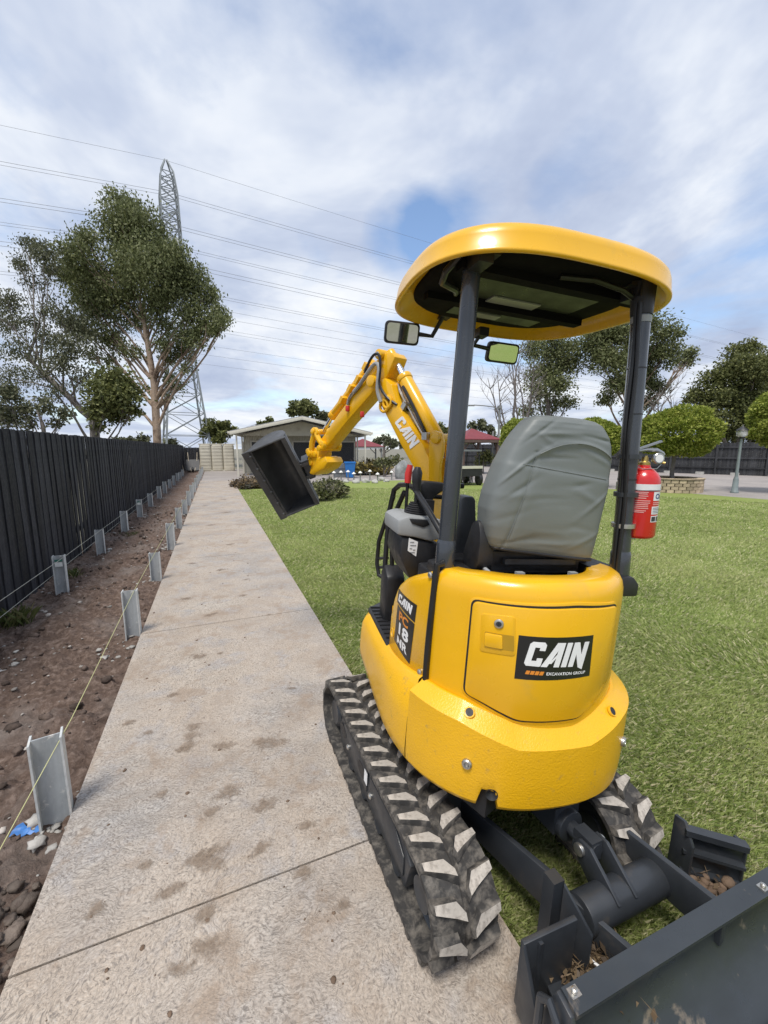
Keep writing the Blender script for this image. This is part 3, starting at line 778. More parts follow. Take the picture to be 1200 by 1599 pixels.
for x in (-.2, .2):
    bb = B(); bb.lathe([(.02, -.03), (.1, -.03), (.1, .03), (.02, .03)], (x, .28, .1), (1, 0, 0), 16); obj('wheel', bb, m_black, bn, FBn)
m_grey = mat('grey_plastic', (0.16, 0.17, 0.18), 0.5, var=0.15)
FBx = Matrix.Translation(gz(533, 745, -0.045)); bxr = put('storage_crate', None, None, FBx, label='grey plastic crate beside the blue bin', cat='crate')
bb = B(); bb.loft([[Vector((x * w, y * w * .8, z)) for x, y in ((-1, -1), (1, -1), (1, 1), (-1, 1))] for w, z in ((.36, 0.0), (.42, .8))], True, True); bb._bevel(bb.bm.faces[:], .02); obj('body', bb, m_grey, bxr, FBx)
for z in (.3, .55): 
    bb = B(); bb.box((0, -.315 - z * .05, z), (.78, .03, .05), bev=.008); obj('rib', bb, m_grey, bxr, FBx)
FLp = FS @ Matrix.Translation((3.8, -0.6, 0))
pl = put('timber_stack', None, None, FLp, label='low stack of boards lying before the trailer', cat='boards')
for k in range(5):
    bb = B(); bb.box((-0.2 + .1 * k, .02 * k, .05 + .05 * (k // 2)), (2.6 - .2 * k, .12, .045), rot=(0, 0, .04 * k)); obj('board', bb, m_timber, pl, FLp)
FTp = Matrix.Translation(gz(566, 741, -0.045)); tp = put('blue_tarp', None, None, FTp, label='folded blue tarp lying under the brush pile', cat='tarp')
bb = B(); rows = [[Vector((-.75 + .1 * i, -.4 + .1 * j, .25 + .12 * math.sin(i * .9) * math.cos(j * 1.1) - .02 * abs(i - 7))) for j in range(8)] for i in range(16)]
bb.loft(rows, False, False); bb.loft([[v - Vector((0, 0, .2)) for v in r] for r in rows], False, False); obj('sheet', bb, m_blue, tp, FTp)
for i in range(4):
    bb = B(); bb.tube([(-.7 + .1 * i, -.55, .08 + .05 * i), (.9, -.5 + .2 * i, .1 + .06 * i)], .025, 6); obj('tube', bb, m_galv, tp, FTp)

# bollard lights with white caps and edging rocks along the far lawn edge
m_cap = mat('white_cap', (0.74, 0.73, 0.68), 0.5, var=0.06)
m_bol = mat('grey_bollard', (0.20, 0.21, 0.20), 0.6, var=0.2)
caps = [(522, 749), (533, 750), (544, 751), (553, 751), (563, 751), (578, 750), (590, 752), (612, 750), (632, 748)]
for k, (x, y) in enumerate(caps):
    f = Matrix.Translation(gz(x, y, -0.06)); t = put('garden_light', None, None, f, label=(['leftmost', 'second', 'third', 'fourth', 'fifth', 'sixth', 'seventh', 'eighth', 'ninth'][k] + ' white capped garden light from the left along the far lawn edge'), cat='garden light', group='garden lights at the lawn edge')
    h = .36 + .05 * ((k * 7) % 3)
    bb = B(); bb.lathe([(.03, 0), (.03, h)], seg=10); obj('stake', bb, m_bol, t, f)
    bb = B(); bb.lathe([(.11, h), (.10, h + .02), (.05, h + .07), (.01, h + .10)], seg=14); obj('cap', bb, m_cap, t, f)
m_rock = mat('pale_edging_rock', (0.42, 0.41, 0.38), 0.85, var=0.25, vs=4, bump=.6, bs=12, bd=.03)
def rock(x, y, r, label, sq=(1, .8, .7), m=m_rock, z=-0.06):
    f = Matrix.Translation(gz(x, y, z)); bm = bmesh.new(); bmesh.ops.create_icosphere(bm, subdivisions=3, radius=1.0)
    rr_ = np.random.default_rng(int(x * 7 + y)); off = rr_.uniform(0, 50, 2)
    co = np.array([v.co[:] for v in bm.verts]); nz = fbm(np.stack([co[:, 0] * 1.3 + off[0] + co[:, 2], co[:, 1] * 1.3 + off[1] - co[:, 2]], 1) * 1.2, 3, 2)
    for v, n in zip(bm.verts, nz):
        q = v.co * (0.65 + 0.7 * n); v.co = Vector((q.x * r * sq[0], q.y * r * sq[1], q.z * r * sq[2] + r * sq[2] * .6))
    bb = B(); bb.bm.free(); bb.bm = bm
    return obj('rock', bb, m, None, f, smooth=45, label=label, cat='rock')
for k, (x, y, r) in enumerate([(524, 752, .16), (540, 754, .14), (556, 755, .17), (572, 754, .2), (586, 755, .16), (596, 751, .2), (604, 753, .15)]):
    rock(x, y, r, ['leftmost', 'second', 'third', 'fourth', 'fifth', 'sixth', 'seventh'][k] + ' pale edging rock from the left at the far lawn edge')
rock(629, 748, .62, 'tall grey boulder standing at the far lawn edge behind the boom', (.62, .6, 1.0), mat('grey_boulder', (0.24, 0.25, 0.25), .85, var=.35, vs=3, bump=.8, bs=9, bd=.05))

# ================================================================== foliage
def leaf_cloud(centers, n_each, leaf, seed, droop=0.5, sub=9, tight=0.42, flat=0.85):
    """leaves as little rhombs in clumps; centers list of (Vector, radius)"""
    r = np.random.default_rng(seed); P = []
    for (c, R), n in zip(centers, n_each):
        n = int(n); k = max(3, sub)
        d = r.normal(size=(k, 3)); d /= np.linalg.norm(d, axis=1)[:, None]
        sc = d * (r.random((k, 1)) ** 0.45) * R * 0.78; sc[:, 2] *= flat
        w = r.random(k) + 0.35; w /= w.sum()
        pick = r.choice(k, n, p=w)
        q = np.clip(r.normal(size=(n, 3)), -1.55, 1.55) * R * tight * 0.55 * (0.6 + 0.8 * r.random(k))[pick][:, None]; q[:, 2] *= flat
        P.append(np.array(c)[None] + sc[pick] + q)
    P = np.concatenate(P); n = len(P)
    a = r.uniform(0, 6.283, n); el = r.normal(-droop, 0.5, n)
    ax = np.stack([np.cos(a) * np.cos(el), np.sin(a) * np.cos(el), np.sin(el)], 1)
    t = r.normal(size=(n, 3)); sd = np.cross(ax, t); sd /= np.linalg.norm(sd, axis=1)[:, None] + 1e-9
    L = leaf[0] * (0.6 + 0.8 * r.random(n))[:, None]; W = leaf[1] * (0.6 + 0.8 * r.random(n))[:, None]
    co = np.stack([P, P + ax * L * .5 + sd * W, P + ax * L, P + ax * L * .5 - sd * W], 1).reshape(-1, 3)
    return co, np.arange(4 * n).reshape(n, 4)
def limb(bb, p0, p1, r0, r1, rnd, sag=0.08, n=7, seg=7):
    p0, p1 = Vector(p0), Vector(p1); L = (p1 - p0).length
    k1 = Vector((rnd.uniform(-1, 1), rnd.uniform(-1, 1), rnd.uniform(-.3, .6))) * L * sag
    pts = []
    for i in range(n):
        t = i / (n - 1); pts.append(p0.lerp(p1, t) + k1 * math.sin(math.pi * t) + Vector((rnd.uniform(-1, 1), rnd.uniform(-1, 1), rnd.uniform(-1, 1))) * L * .012 * (0 < i < n - 1))
    bb.tube(pts, [r0 + (r1 - r0) * (i / (n - 1)) ** .8 for i in range(n)], seg)
    return pts
m_bark = mat('gum_bark', (0.36, 0.27, 0.20), 0.85, var=0.3, vs=1.2, stretch=(2.5, 2.5, .5), dirt=(0.13, 0.085, 0.06), ds=1.1, dlo=.5, dhi=.62, bump=.6, bs=6, bd=.05)
m_bark2 = mat('grey_bark', (0.17, 0.15, 0.135), 0.9, var=0.3, vs=2, bump=.5, bs=6, bd=.05)
m_gum = leafmat('gum_leaf', (0.085, 0.10, 0.04), (0.175, 0.20, 0.08), (0.31, 0.325, 0.165), .38)
m_gum2 = leafmat('dark_gum_leaf', (0.06, 0.07, 0.038), (0.12, 0.13, 0.07), (0.22, 0.22, 0.135), .32)
m_wattle = leafmat('olive_leaf', (0.07, 0.085, 0.03), (0.15, 0.165, 0.055), (0.27, 0.28, 0.11), .33)
m_top = leafmat('bright_clipped_leaf', (0.12, 0.17, 0.022), (0.30, 0.35, 0.06), (0.52, 0.54, 0.14), .42)
def tree(name, label, cat, Y, trunk, clumps, leafm, barkm, r0, leaf=(.30, .075), dens=1.0, seed=1, sub=16, tight=.62, depth=1.0, group=None, forks=None, droop=.5, stems=None):
    """trunk and clumps in pixels at distance Y; clump = (x, y, radius, amount)"""
    rnd = random.Random(seed); sc = Y / FPX
    T = [aty(x, y, Y) for x, y in trunk]; T[0].z = -0.1
    f = Matrix.Translation(Vector((T[0].x, T[0].y, -0.1)))
    root = put(name, None, None, f, label=label, cat=cat, group=group)
    bb = B(); nT = len(T)
    dense = []
    for i in range(nT - 1):
        for q in range(3): dense.append(T[i].lerp(T[i + 1], q / 3))
    dense.append(T[-1])
    bb.tube([p + Vector((rnd.uniform(-1, 1), rnd.uniform(-1, 1), 0)) * r0 * .12 for p in dense], [r0 * (1.25 - .0 if i == 0 else 1.0) * (1 - .62 * i / (len(dense) - 1)) for i in range(len(dense))], 10)
    cen, cnt = [], []
    for (x, y, R, amt) in clumps:
        c = aty(x, y, Y + rnd.uniform(-1, 1) * R * sc * depth * 1.2); RR = R * sc
        cen.append((c, RR)); cnt.append(R * R * 1.45 * dens * amt)
        lo = [p for p in dense if p.z < c.z - RR * .4] or dense[:2]
        st_ = [p for p in lo if c.z - p.z > 1.0 * math.hypot(p.x - c.x, p.y - c.y)] or lo
        o = st_[-1 - (rnd.randrange(min(3, len(st_))) if len(st_) > 1 else 0)]
        rb = max(r0 * (1 - .62 * dense.index(o) / len(dense)) * .42, .05)
        pts = limb(bb, o, c, rb, rb * .25, rnd)
        for q in range(4):
            e = c + Vector((rnd.uniform(-1, 1), rnd.uniform(-1, 1), rnd.uniform(-.5, .9))) * RR * .8
            limb(bb, pts[rnd.choice((3, 4, 5))], e, rb * .4, rb * .1, rnd, .1, 5, 5)
    inv = f.inverted()
    me = bb.mesh('trunk', barkm, 60); me.transform(inv); put('trunk', me, root, f)
    if clumps and dens > 0:
        co, fc = leaf_cloud(cen, cnt, leaf, seed + 40, droop, sub, tight)
        me = npmesh('crown', co, fc, leafm); me.transform(inv); put('crown', me, root, f)
    return root
tree('gum_tree', 'tall gum tree with bare orange-brown trunk behind the black fence', 'tree', 36.0,
     [(245, 694), (244, 640), (240, 596), (234, 556), (228, 520), (222, 480)],
     [(197, 318, 24, 1.2), (188, 345, 30, 1.2), (225, 352, 30, 1.2), (205, 385, 38, 1.3), (245, 385, 30, 1.2), (265, 405, 32, 1.2), (230, 420, 38, 1.2), (190, 425, 32, 1.1), (290, 420, 26, 1.1), (305, 450, 26, 1.1), (325, 462, 20, 1), (340, 490, 20, .9), (335, 515, 12, .8), (270, 450, 30, 1), (130, 372, 20, 1.2), (118, 400, 26, 1.2), (140, 425, 30, 1.2), (108, 432, 24, 1.0), (165, 455, 30, 1.1), (130, 465, 26, .9), (200, 460, 26, .8), (300, 490, 24, .9), (290, 520, 18, .7), (255, 500, 22, .5), (180, 500, 20, .5), (265, 560, 16, .5), (275, 600, 16, .4), (290, 575, 12, .4), (262, 620, 12, .4), (215, 500, 22, .6), (242, 470, 26, .9), (160, 520, 20, .6), (145, 552, 16, .5), (320, 505, 20, .9), (345, 505, 14, .8), (150, 480, 26, .9), (182, 530, 20, .7), (118, 505, 22, .8), (206, 545, 16, .5), (282, 545, 20, .8), (308, 528, 18, .8), (255, 535, 16, .5), (262, 590, 14, .5), (175, 560, 14, .5)],
     m_gum, m_bark, .36, (.23, .06), 2.0, 3, droop=.9, tight=.66)
tree('gum_tree', 'sparse multi-limbed gum tree left of the tall one', 'tree', 33.0,
     [(150, 690), (146, 655), (128, 640), (100, 612), (72, 586), (45, 560)],
     [(48, 385, 18, 1), (68, 392, 18, 1), (30, 410, 16, .8), (75, 420, 16, .6), (55, 440, 20, .5), (12, 470, 22, .8), (10, 500, 20, .8), (40, 500, 22, .6), (78, 485, 20, .6), (108, 500, 24, .8), (70, 530, 24, .6), (115, 540, 24, .8), (30, 545, 22, .6), (95, 565, 22, .7), (130, 520, 22, .7), (20, 590, 22, .6), (60, 580, 22, .5), (128, 590, 22, .7), (85, 610, 18, .5)],
     m_gum2, m_bark2, .34, (.20, .05), 1.7, 4, depth=1.6, tight=.72, droop=.9)
tree('bushy_tree', 'small dense bushy tree growing under the tall gum tree', 'tree', 30.0,
     [(146, 690), (148, 660), (160, 640)],
     [(180, 590, 24, 1.4), (165, 615, 26, 1.4), (195, 615, 26, 1.4), (180, 640, 26, 1.2), (150, 640, 16, 1), (208, 640, 12, 1), (155, 665, 12, .7)], m_wattle, m_bark2, .2, (.26, .08), 1.3, 5)
tree('flat_topped_tree', 'dark low tree with spreading boughs above the near black fence', 'tree', 24.0,
     [(70, 690), (68, 665), (58, 640)],
     [(8, 612, 22, 1), (40, 640, 18, .9), (70, 632, 16, .8), (100, 645, 14, .7), (15, 650, 20, .9), (-10, 640, 25, 1), (48, 660, 14, .6), (90, 660, 12, .6)], m_gum2, m_bark2, .13, (.2, .06), 1.1, 6)
tree('gum_tree', 'pale limbed gum tree right of the bare tree', 'tree', 40.0,
     [(858, 700), (858, 660), (856, 630), (850, 600)],
     [(835, 545, 20, 1), (862, 552, 26, 1.1), (885, 570, 22, 1), (850, 582, 26, 1.1), (875, 598, 22, 1), (840, 610, 18, .9), (865, 630, 20, .9), (890, 625, 14, .8), (825, 640, 14, .7), (895, 545, 20, .9), (868, 525, 18, 1)], m_gum, m_bark2, .3, (.24, .065), 2.2, 7)
tree('gum_tree', 'broad dark gum tree behind the right canopy post', 'tree', 38.0,
     [(982, 705), (984, 660), (990, 620), (995, 585), (990, 550)],
     [(940, 525, 28, 1.1), (965, 515, 26, 1), (930, 555, 28, 1.1), (960, 560, 30, 1.2), (990, 540, 26, 1), (1020, 510, 22, 1), (1045, 520, 20, 1), (1040, 550, 24, 1), (1068, 560, 18, .9), (1015, 560, 26, 1.1), (1000, 590, 26, 1), (965, 595, 22, 1), (1025, 600, 18, .9), (950, 625, 16, .8), (1010, 625, 18, .8), (985, 640, 16, .7), (925, 520, 22, 1), (1078, 548, 10, .8)], m_gum, m_bark, .36, (.23, .062), 2.2, 8)
tree('spreading_tree', 'wide spreading dark evergreen tree above the back fence at right', 'tree', 34.0,
     [(1150, 705), (1152, 670), (1160, 640), (1168, 615)],
     [(1155, 550, 16, 1), (1175, 542, 14, 1), (1150, 575, 26, 1.2), (1185, 572, 30, 1.2), (1120, 590, 22, 1.1), (1160, 605, 32, 1.3), (1095, 618, 20, 1), (1075, 622, 9, .9), (1200, 610, 32, 1.2), (1125, 625, 28, 1.2), (1160, 645, 32, 1.2), (1110, 655, 22, 1.1), (1195, 650, 28, 1.2), (1140, 672, 22, 1), (1180, 680, 20, 1), (1235, 590, 40, 1.2), (1240, 650, 40, 1.2)], m_wattle, m_bark2, .35, (.21, .065), 2.4, 9)
# bare tree
def bare_tree(name, label, Y, base, tips, r0, seed):
    rnd = random.Random(seed); b0 = aty(*base, Y); b0.z = -.1; f = Matrix.Translation(b0); root = put(name, None, None, f, label=label, cat='tree'); bb = B()
    for (x, y) in tips:
        e = aty(x, y, Y + rnd.uniform(-1.5, 1.5)); pts = limb(bb, b0 + Vector((rnd.uniform(-.1, .1), 0, .5)), e, r0 * rnd.uniform(.35, .6), .02, rnd, .1, 9, 6)
        for q in range(9):
            p = pts[rnd.choice((3, 4, 5, 6, 7))]; L = (e - b0).length * rnd.uniform(.12, .28)
            e2 = p + Vector((rnd.uniform(-.8, .8), rnd.uniform(-.8, .8), rnd.uniform(.2, 1))).normalized() * L; p2 = limb(bb, p, e2, .035, .012, rnd, .1, 5, 4)
            for w in range(3):
                limb(bb, p2[rnd.choice((2, 3))], e2 + Vector((rnd.uniform(-1, 1), rnd.uniform(-1, 1), rnd.uniform(-.2, 1))) * L * .4, .016, .007, rnd, .1, 4, 4)
    bb.cyl(b0, b0 + Vector((0, 0, .7)), r0, r0 * .8, 10)
    me = bb.mesh('branches', m_bark2, 60); me.transform(f.inverted()); put('branches', me, root, f)
bare_tree('bare_tree', 'leafless pale tree with thin upright branches left of the seat', 36.0, (812, 700), [(762, 590), (778, 572), (795, 540), (818, 530), (835, 560), (772, 620), (800, 560), (845, 590)], .3, 4)
bare_tree('bare_tree', 'small leafless tree behind the round topiary', 36.0, (1020, 700), [(1030, 605), (1045, 600), (1015, 620), (1038, 625)], .14, 6)
# far tree line
far = [('round dark tree far behind the shed roof ridge', 70, (470, 690), [(470, 638, 16, 1.2), (455, 645, 10, 1), (487, 642, 12, 1.1), (478, 630, 9, 1)]),
       ('low dark tree behind the right end of the shed roof', 70, (505, 690), [(502, 648, 9, 1.1), (512, 652, 9, 1.1), (495, 655, 7, 1)]),
       ('distant dark trees left of the shed roof', 62, (345, 700), [(335, 665, 14, 1.2), (352, 668, 12, 1.2), (325, 675, 12, 1.1), (345, 682, 12, 1), (365, 672, 8, 1), (425, 658, 8, .9), (410, 664, 8, .9)]),
       ('distant dull green trees right of the shed', 75, (600, 705), [(588, 688, 9, 1.1), (602, 686, 11, 1.1), (615, 690, 9, 1), (630, 692, 10, 1), (645, 690, 9, 1)]),
       ('distant trees behind the boom cylinder', 75, (690, 705), [(688, 668, 10, 1.1), (700, 672, 11, 1), (675, 682, 10, 1), (660, 690, 9, 1)]),
       ('distant trees behind the red roofed gazebo', 70, (750, 705), [(738, 668, 10, 1), (752, 664, 10, 1.1), (766, 670, 10, 1), (745, 685, 11, 1), (775, 685, 10, 1), (725, 690, 10, 1)]),
       ('distant trees behind the grey seat cover', 60, (905, 705), [(905, 690, 12, 1), (925, 695, 12, 1), (880, 695, 12, 1), (845, 695, 12, 1)]),
       ('low far trees peeping over the fence by the pylon', 60, (215, 705), [(175, 690, 8, 1), (190, 688, 9, 1), (205, 690, 8, 1), (225, 685, 9, 1), (270, 690, 9, 1)])]
for k, (lab, Y, base, cl) in enumerate(far):
    tree('far_tree', lab, 'tree', float(Y), [base, (base[0], base[1] - 12), (base[0], base[1] - 22)], cl, m_gum2 if k % 2 else m_wattle, m_bark2, .25, (.5, .2), 2.2, 60 + k, 6, .5, .8)

# topiary trees with clipped round crowns
def topiary(label, x, y_mid, rpx, rpy, base_y, Y, seed, flatten=1.0):
    c = aty(x, y_mid, Y); R, Rz = rpx * .90 * Y / FPX, rpy * .92 * Y / FPX; b0 = Vector((c.x, c.y, aty(x, base_y, Y).z)); f = Matrix.Translation(b0)
    root = put('topiary_tree', None, None, f, label=label, cat='topiary', group='clipped topiary trees'); rnd = random.Random(seed); r = np.random.default_rng(seed)
    bb = B(); limb(bb, b0, (c.x, c.y, c.z - Rz * .5), .085, .06, rnd, .03)
    for k in range(7):
        limb(bb, (c.x, c.y, c.z - Rz * 1.05), c + Vector((rnd.uniform(-1, 1) * R * .7, rnd.uniform(-1, 1) * R * .7, rnd.uniform(-.4, .3) * Rz)), .035, .01, rnd, .08, 5, 5)
    me = bb.mesh('trunk', m_bark2, 60); me.transform(f.inverted()); put('trunk', me, root, f)
    n = 21000
    d = r.normal(size=(n, 3)); d /= np.linalg.norm(d, axis=1)[:, None]
    bump = 0.74 + 0.46 * fbm(np.stack([d[:, 0] * 2.8 + seed, d[:, 2] * 2.8 + d[:, 1] * 2.1], 1), 4, seed)
    e = 2 / 2.6
    sh = np.sign(d) * np.abs(d) ** e; sh /= np.linalg.norm(np.abs(sh) ** 1.0, axis=1)[:, None] ** .55
    P = np.array(c)[None] + sh * np.array([R, R, Rz]) * (bump * (1 - .42 * r.random(n) ** 2.0))[:, None]
    ax = d + r.normal(size=(n, 3)) * .8; ax /= np.linalg.norm(ax, axis=1)[:, None]
    sd = np.cross(ax, r.normal(size=(n, 3))); sd /= np.linalg.norm(sd, axis=1)[:, None]
    L = .105 * (.6 + .8 * r.random(n))[:, None]; W = .034 * (.7 + .6 * r.random(n))[:, None]
    co = np.stack([P, P + ax * L * .5 + sd * W, P + ax * L, P + ax * L * .5 - sd * W], 1).reshape(-1, 3) - np.array(b0)
    put('crown', npmesh('crown', co, np.arange(4 * n).reshape(n, 4), m_top), root, f)
topiary('round clipped topiary tree in the stone planter, right of the extinguisher', 1058, 675, 57, 40, 748, 16.2, 3)
topiary('clipped topiary partly hidden behind the right of the seat cover', 925, 684, 40, 30, 748, 17.5, 4)
topiary('yellow-green clipped topiary peeping left of the seat cover', 812, 686, 32, 32, 745, 20.0, 5)
topiary('clipped topiary cut off by the right edge of the picture', 1240, 650, 60, 50, 755, 15.0, 6)

# stone planter under the topiary
m_sand = mat('sandstone', (0.40, 0.32, 0.22), 0.85, var=.3, vs=4, bump=.6, bs=20, bd=.01, isl=.35)
m_bedsoil = mat('planter_soil', (.12, .09, .06), .95, var=.3, vs=8, bump=.6, bs=20)
pc = aty(1048, 752, 16.0); pc.z = -.045
FPl = Matrix.Translation(pc); plr = put('stone_planter', None, None, FPl, label='low round planter of sandstone blocks under the topiary', cat='planter')
r6 = random.Random(8)
for row in range(4):
    n = 26; 
    for k in range(n):
        a0 = (k + .5 * (row % 2)) * 2 * math.pi / n; 
        if math.sin(a0) > 0.55: continue
        bb = B(); bb.box((0, 0, 0), (2 * math.pi * .95 / n - .012, .16, .112 + r6.uniform(-.01, .006)), bev=.012, seg=1)
        put('stone', bb.mesh('stone', m_sand), plr, FPl @ Matrix.Translation(((.95 + r6.uniform(-.012, .012)) * math.cos(a0), (.95 + r6.uniform(-.012, .012)) * math.sin(a0), .06 + .12 * row)) @ Matrix.Rotation(a0 + math.pi / 2, 4, 'Z'))
bb = B(); bb.lathe([(.02, .44), (.88, .44), (.88, .2)], seg=30); obj('planter_soil', bb, m_bedsoil, plr, FPl)
bb = B(); bb.lathe([(.82, .49), (1.06, .49), (1.06, .535), (.82, .535), (.82, .49)], seg=36); obj('coping', bb, m_sand, plr, FPl)

# cut branch piles on the lawn
def brush(name, label, spots, leafm, n, leaf, seed, twig=60, twm=None):
    r = random.Random(seed); c0 = gz(*spots[0][:2], -.055); f = Matrix.Translation(c0); root = put(name, None, None, f, label=label, cat='brush pile'); bb = B(); cen = []
    for (x, y, R, h) in spots:
        p = gz(x, y, -.055); cen.append((p + Vector((0, 0, h * .45)), R))
        for k in range(twig):
            a = r.uniform(0, 6.28); q = p + Vector((r.uniform(-R, R) * .6, r.uniform(-R, R) * .6, r.uniform(0, h * .6)))
            limb(bb, q, q + Vector((math.cos(a) * R * .7, math.sin(a) * R * .7, r.uniform(0, h * .5))), .014, .004, r, .12, 4, 4)
    me = bb.mesh('twigs', twm or m_bark2, 60); me.transform(f.inverted()); put('twigs', me, root, f, kind='stuff')
    co, fc = leaf_cloud(cen, [n] * len(cen), leaf, seed, .1, 14, .5, .6); co[:, 2] = np.maximum(co[:, 2], -.05)
    me = npmesh('leaves', co, fc, leafm); me.transform(f.inverted()); put('leaves', me, root, f)
m_cut = leafmat('cut_leaf', (.05, .06, .02), (.12, .135, .05), (.27, .26, .13), .25)
m_dry = leafmat('dry_leaf', (.07, .05, .03), (.15, .105, .06), (.27, .20, .11), .2)
m_yel = leafmat('yellowing_leaf', (.06, .06, .02), (.16, .13, .04), (.36, .28, .08), .25)
brush('brush_pile', 'pile of cut leafy green branches on the lawn below the bucket', [(505, 782, .42, .7), (528, 778, .38, .55), (488, 776, .38, .6), (515, 772, .45, .75), (470, 778, .3, .5)], m_cut, 900, (.13, .035), 5)
brush('brush_pile', 'low pile of brown dead branches where the path meets the shed', [(385, 764, .4, .4), (400, 763, .4, .35), (370, 762, .32, .3), (415, 762, .4, .35), (388, 758, .45, .45)], m_dry, 500, (.13, .03), 6, 70)
brush('brush_pile', 'yellowing heap of prunings beside the verandah post', [(562, 742, .7, 1.2), (585, 742, .7, 1.0), (600, 741, .6, .7), (575, 738, .7, 1.2)], m_yel, 700, (.2, .05), 7, 50)
# shrubs beyond the lawn edge
tree('shrub', 'grey-green garden shrub right of the brush heap', 'shrub', 24.0, [(600, 735), (600, 728)], [(596, 722, 10, 1), (608, 720, 9, 1), (618, 718, 8, 1)], m_cut, m_bark2, .06, (.16, .05), 1.6, 21)
tree('shrub', 'dark green shrub inside the red roofed gazebo', 'shrub', 27.0, [(755, 735), (755, 728)], [(752, 718, 10, 1.2), (764, 715, 9, 1.2), (758, 708, 9, 1)], m_wattle, m_bark2, .06, (.16, .05), 1.6, 22)

# ================================================================== back fence, gazebos, lamps, vehicle
m_back = mat('weathered_black_fence', (0.035, 0.036, 0.04), 0.75, var=.4, vs=2, isl=.35)
bfA, bfB = Vector((5.0, 41.5, 0)), Vector((27.0, 20.5, 0)); bd = (bfB - bfA); BL = bd.length; bd.normalize(); ang = math.atan2(bd.y, bd.x)
FBk = Matrix.Translation(bfA + Vector((0, 0, -.05))) @ Matrix.Rotation(ang, 4, 'Z')
bf = put('back_fence', None, None, FBk, label='dark paling fence with rails and posts across the back right of the yard', cat='fence')
bb = B(); x = 0.0; r7 = random.Random(2)
while x < BL:
    bb.box((x, .05 + .012 * (int(x * 10) % 2), 1.0 + r7.uniform(-.02, .02)), (.098, .015, 2.0)); x += .1
o = obj('palings', bb, m_back, bf, FBk); o['kind'] = 'stuff'
for z in (.45, 1.05, 1.72):
    bb = B(); bb.box((BL / 2, -.0, z), (BL, .045, .085)); obj('rail', bb, m_back, bf, FBk)
x = .6
while x < BL:
    bb = B(); bb.box((x, -.06, .98), (.1, .075, 1.98), bev=.005); obj('post', bb, m_back, bf, FBk); x += 2.4
# low pale kerb stones before the back fence
for k in range(9):
    p = bfA + bd * (13.0 + 1.7 * k) + Vector((-.5, -.55, -.05)); f = Matrix.Translation(p) @ Matrix.Rotation(ang + r7.uniform(-.2, .2), 4, 'Z')
    bb = B(); bb.box((0, 0, .09), (.42, .2, .18), bev=.03); obj('kerb_block', bb, m_rock, None, f, label=['first', 'second', 'third', 'fourth', 'fifth', 'sixth', 'seventh', 'eighth', 'ninth'][k] + ' pale concrete block from the left along the back fence foot', cat='block', group='blocks along the back fence')
m_red = mat('red_roof_steel', (0.20, 0.035, 0.04), 0.5, var=.12, vs=1.5)
m_brown = mat('brown_timber', (0.10, 0.065, 0.05), .7, var=.2)
def gazebo(name, label, x, y0, Y, half, eave_y, apex_y, ang=0.3, postm=None):
    c = aty(x, y0, Y); c.z = -.045; ez = aty(x, eave_y, Y).z + .045; az = aty(x, apex_y, Y).z + .045; f = Matrix.Translation(c) @ Matrix.Rotation(ang, 4, 'Z')
    g_ = put(name, None, None, f, label=label, cat='gazebo')
    q = [Vector((half * a, half * b, ez)) for a, b in ((-1, -1), (1, -1), (1, 1), (-1, 1))]
    for i in range(4):
        a_, b_ = q[i], q[(i + 1) % 4]; ap = Vector((0, 0, az)); bb = B()
        bb._add([a_, b_, ap, a_ - Vector((0, 0, .05)), b_ - Vector((0, 0, .05)), ap - Vector((0, 0, .05))], [(0, 1, 2), (3, 5, 4), (0, 3, 4, 1), (1, 4, 5, 2), (2, 5, 3, 0)]); obj('roof_panel', bb, m_red, g_, f, smooth=0)
        bb = B(); mid = (a_ + b_) / 2 * .97; bb.box((mid.x, mid.y, ez - .14), ((a_ - b_).length * .95 if i % 2 == 0 else .1, .1 if i % 2 == 0 else (a_ - b_).length * .95, .16)); obj('beam', bb, postm or m_brown, g_, f)
        bb = B(); bb.box((a_.x * .88, a_.y * .88, ez / 2 - .05), (.13, .13, ez - .1), bev=.01); obj('post', bb, postm or m_brown, g_, f)
        bb = B(); s0 = Vector((a_.x * .88, a_.y * .88, ez - .75)); bb.tube([s0, Vector((a_.x * .88 + (b_.x - a_.x) * .16, a_.y * .88 + (b_.y - a_.y) * .16, ez - .2))], .04, 6); obj('brace', bb, postm or m_brown, g_, f)
    return g_
gazebo('gazebo', 'timber gazebo with dark red pyramid roof seen past the left canopy post', 735, 735, 27.0, 1.35, 686, 669)
gazebo('gazebo', 'small red tent-roofed shelter seen beyond the shed verandah', 567, 722, 40.0, 1.75, 697, 685, .2, m_bol)

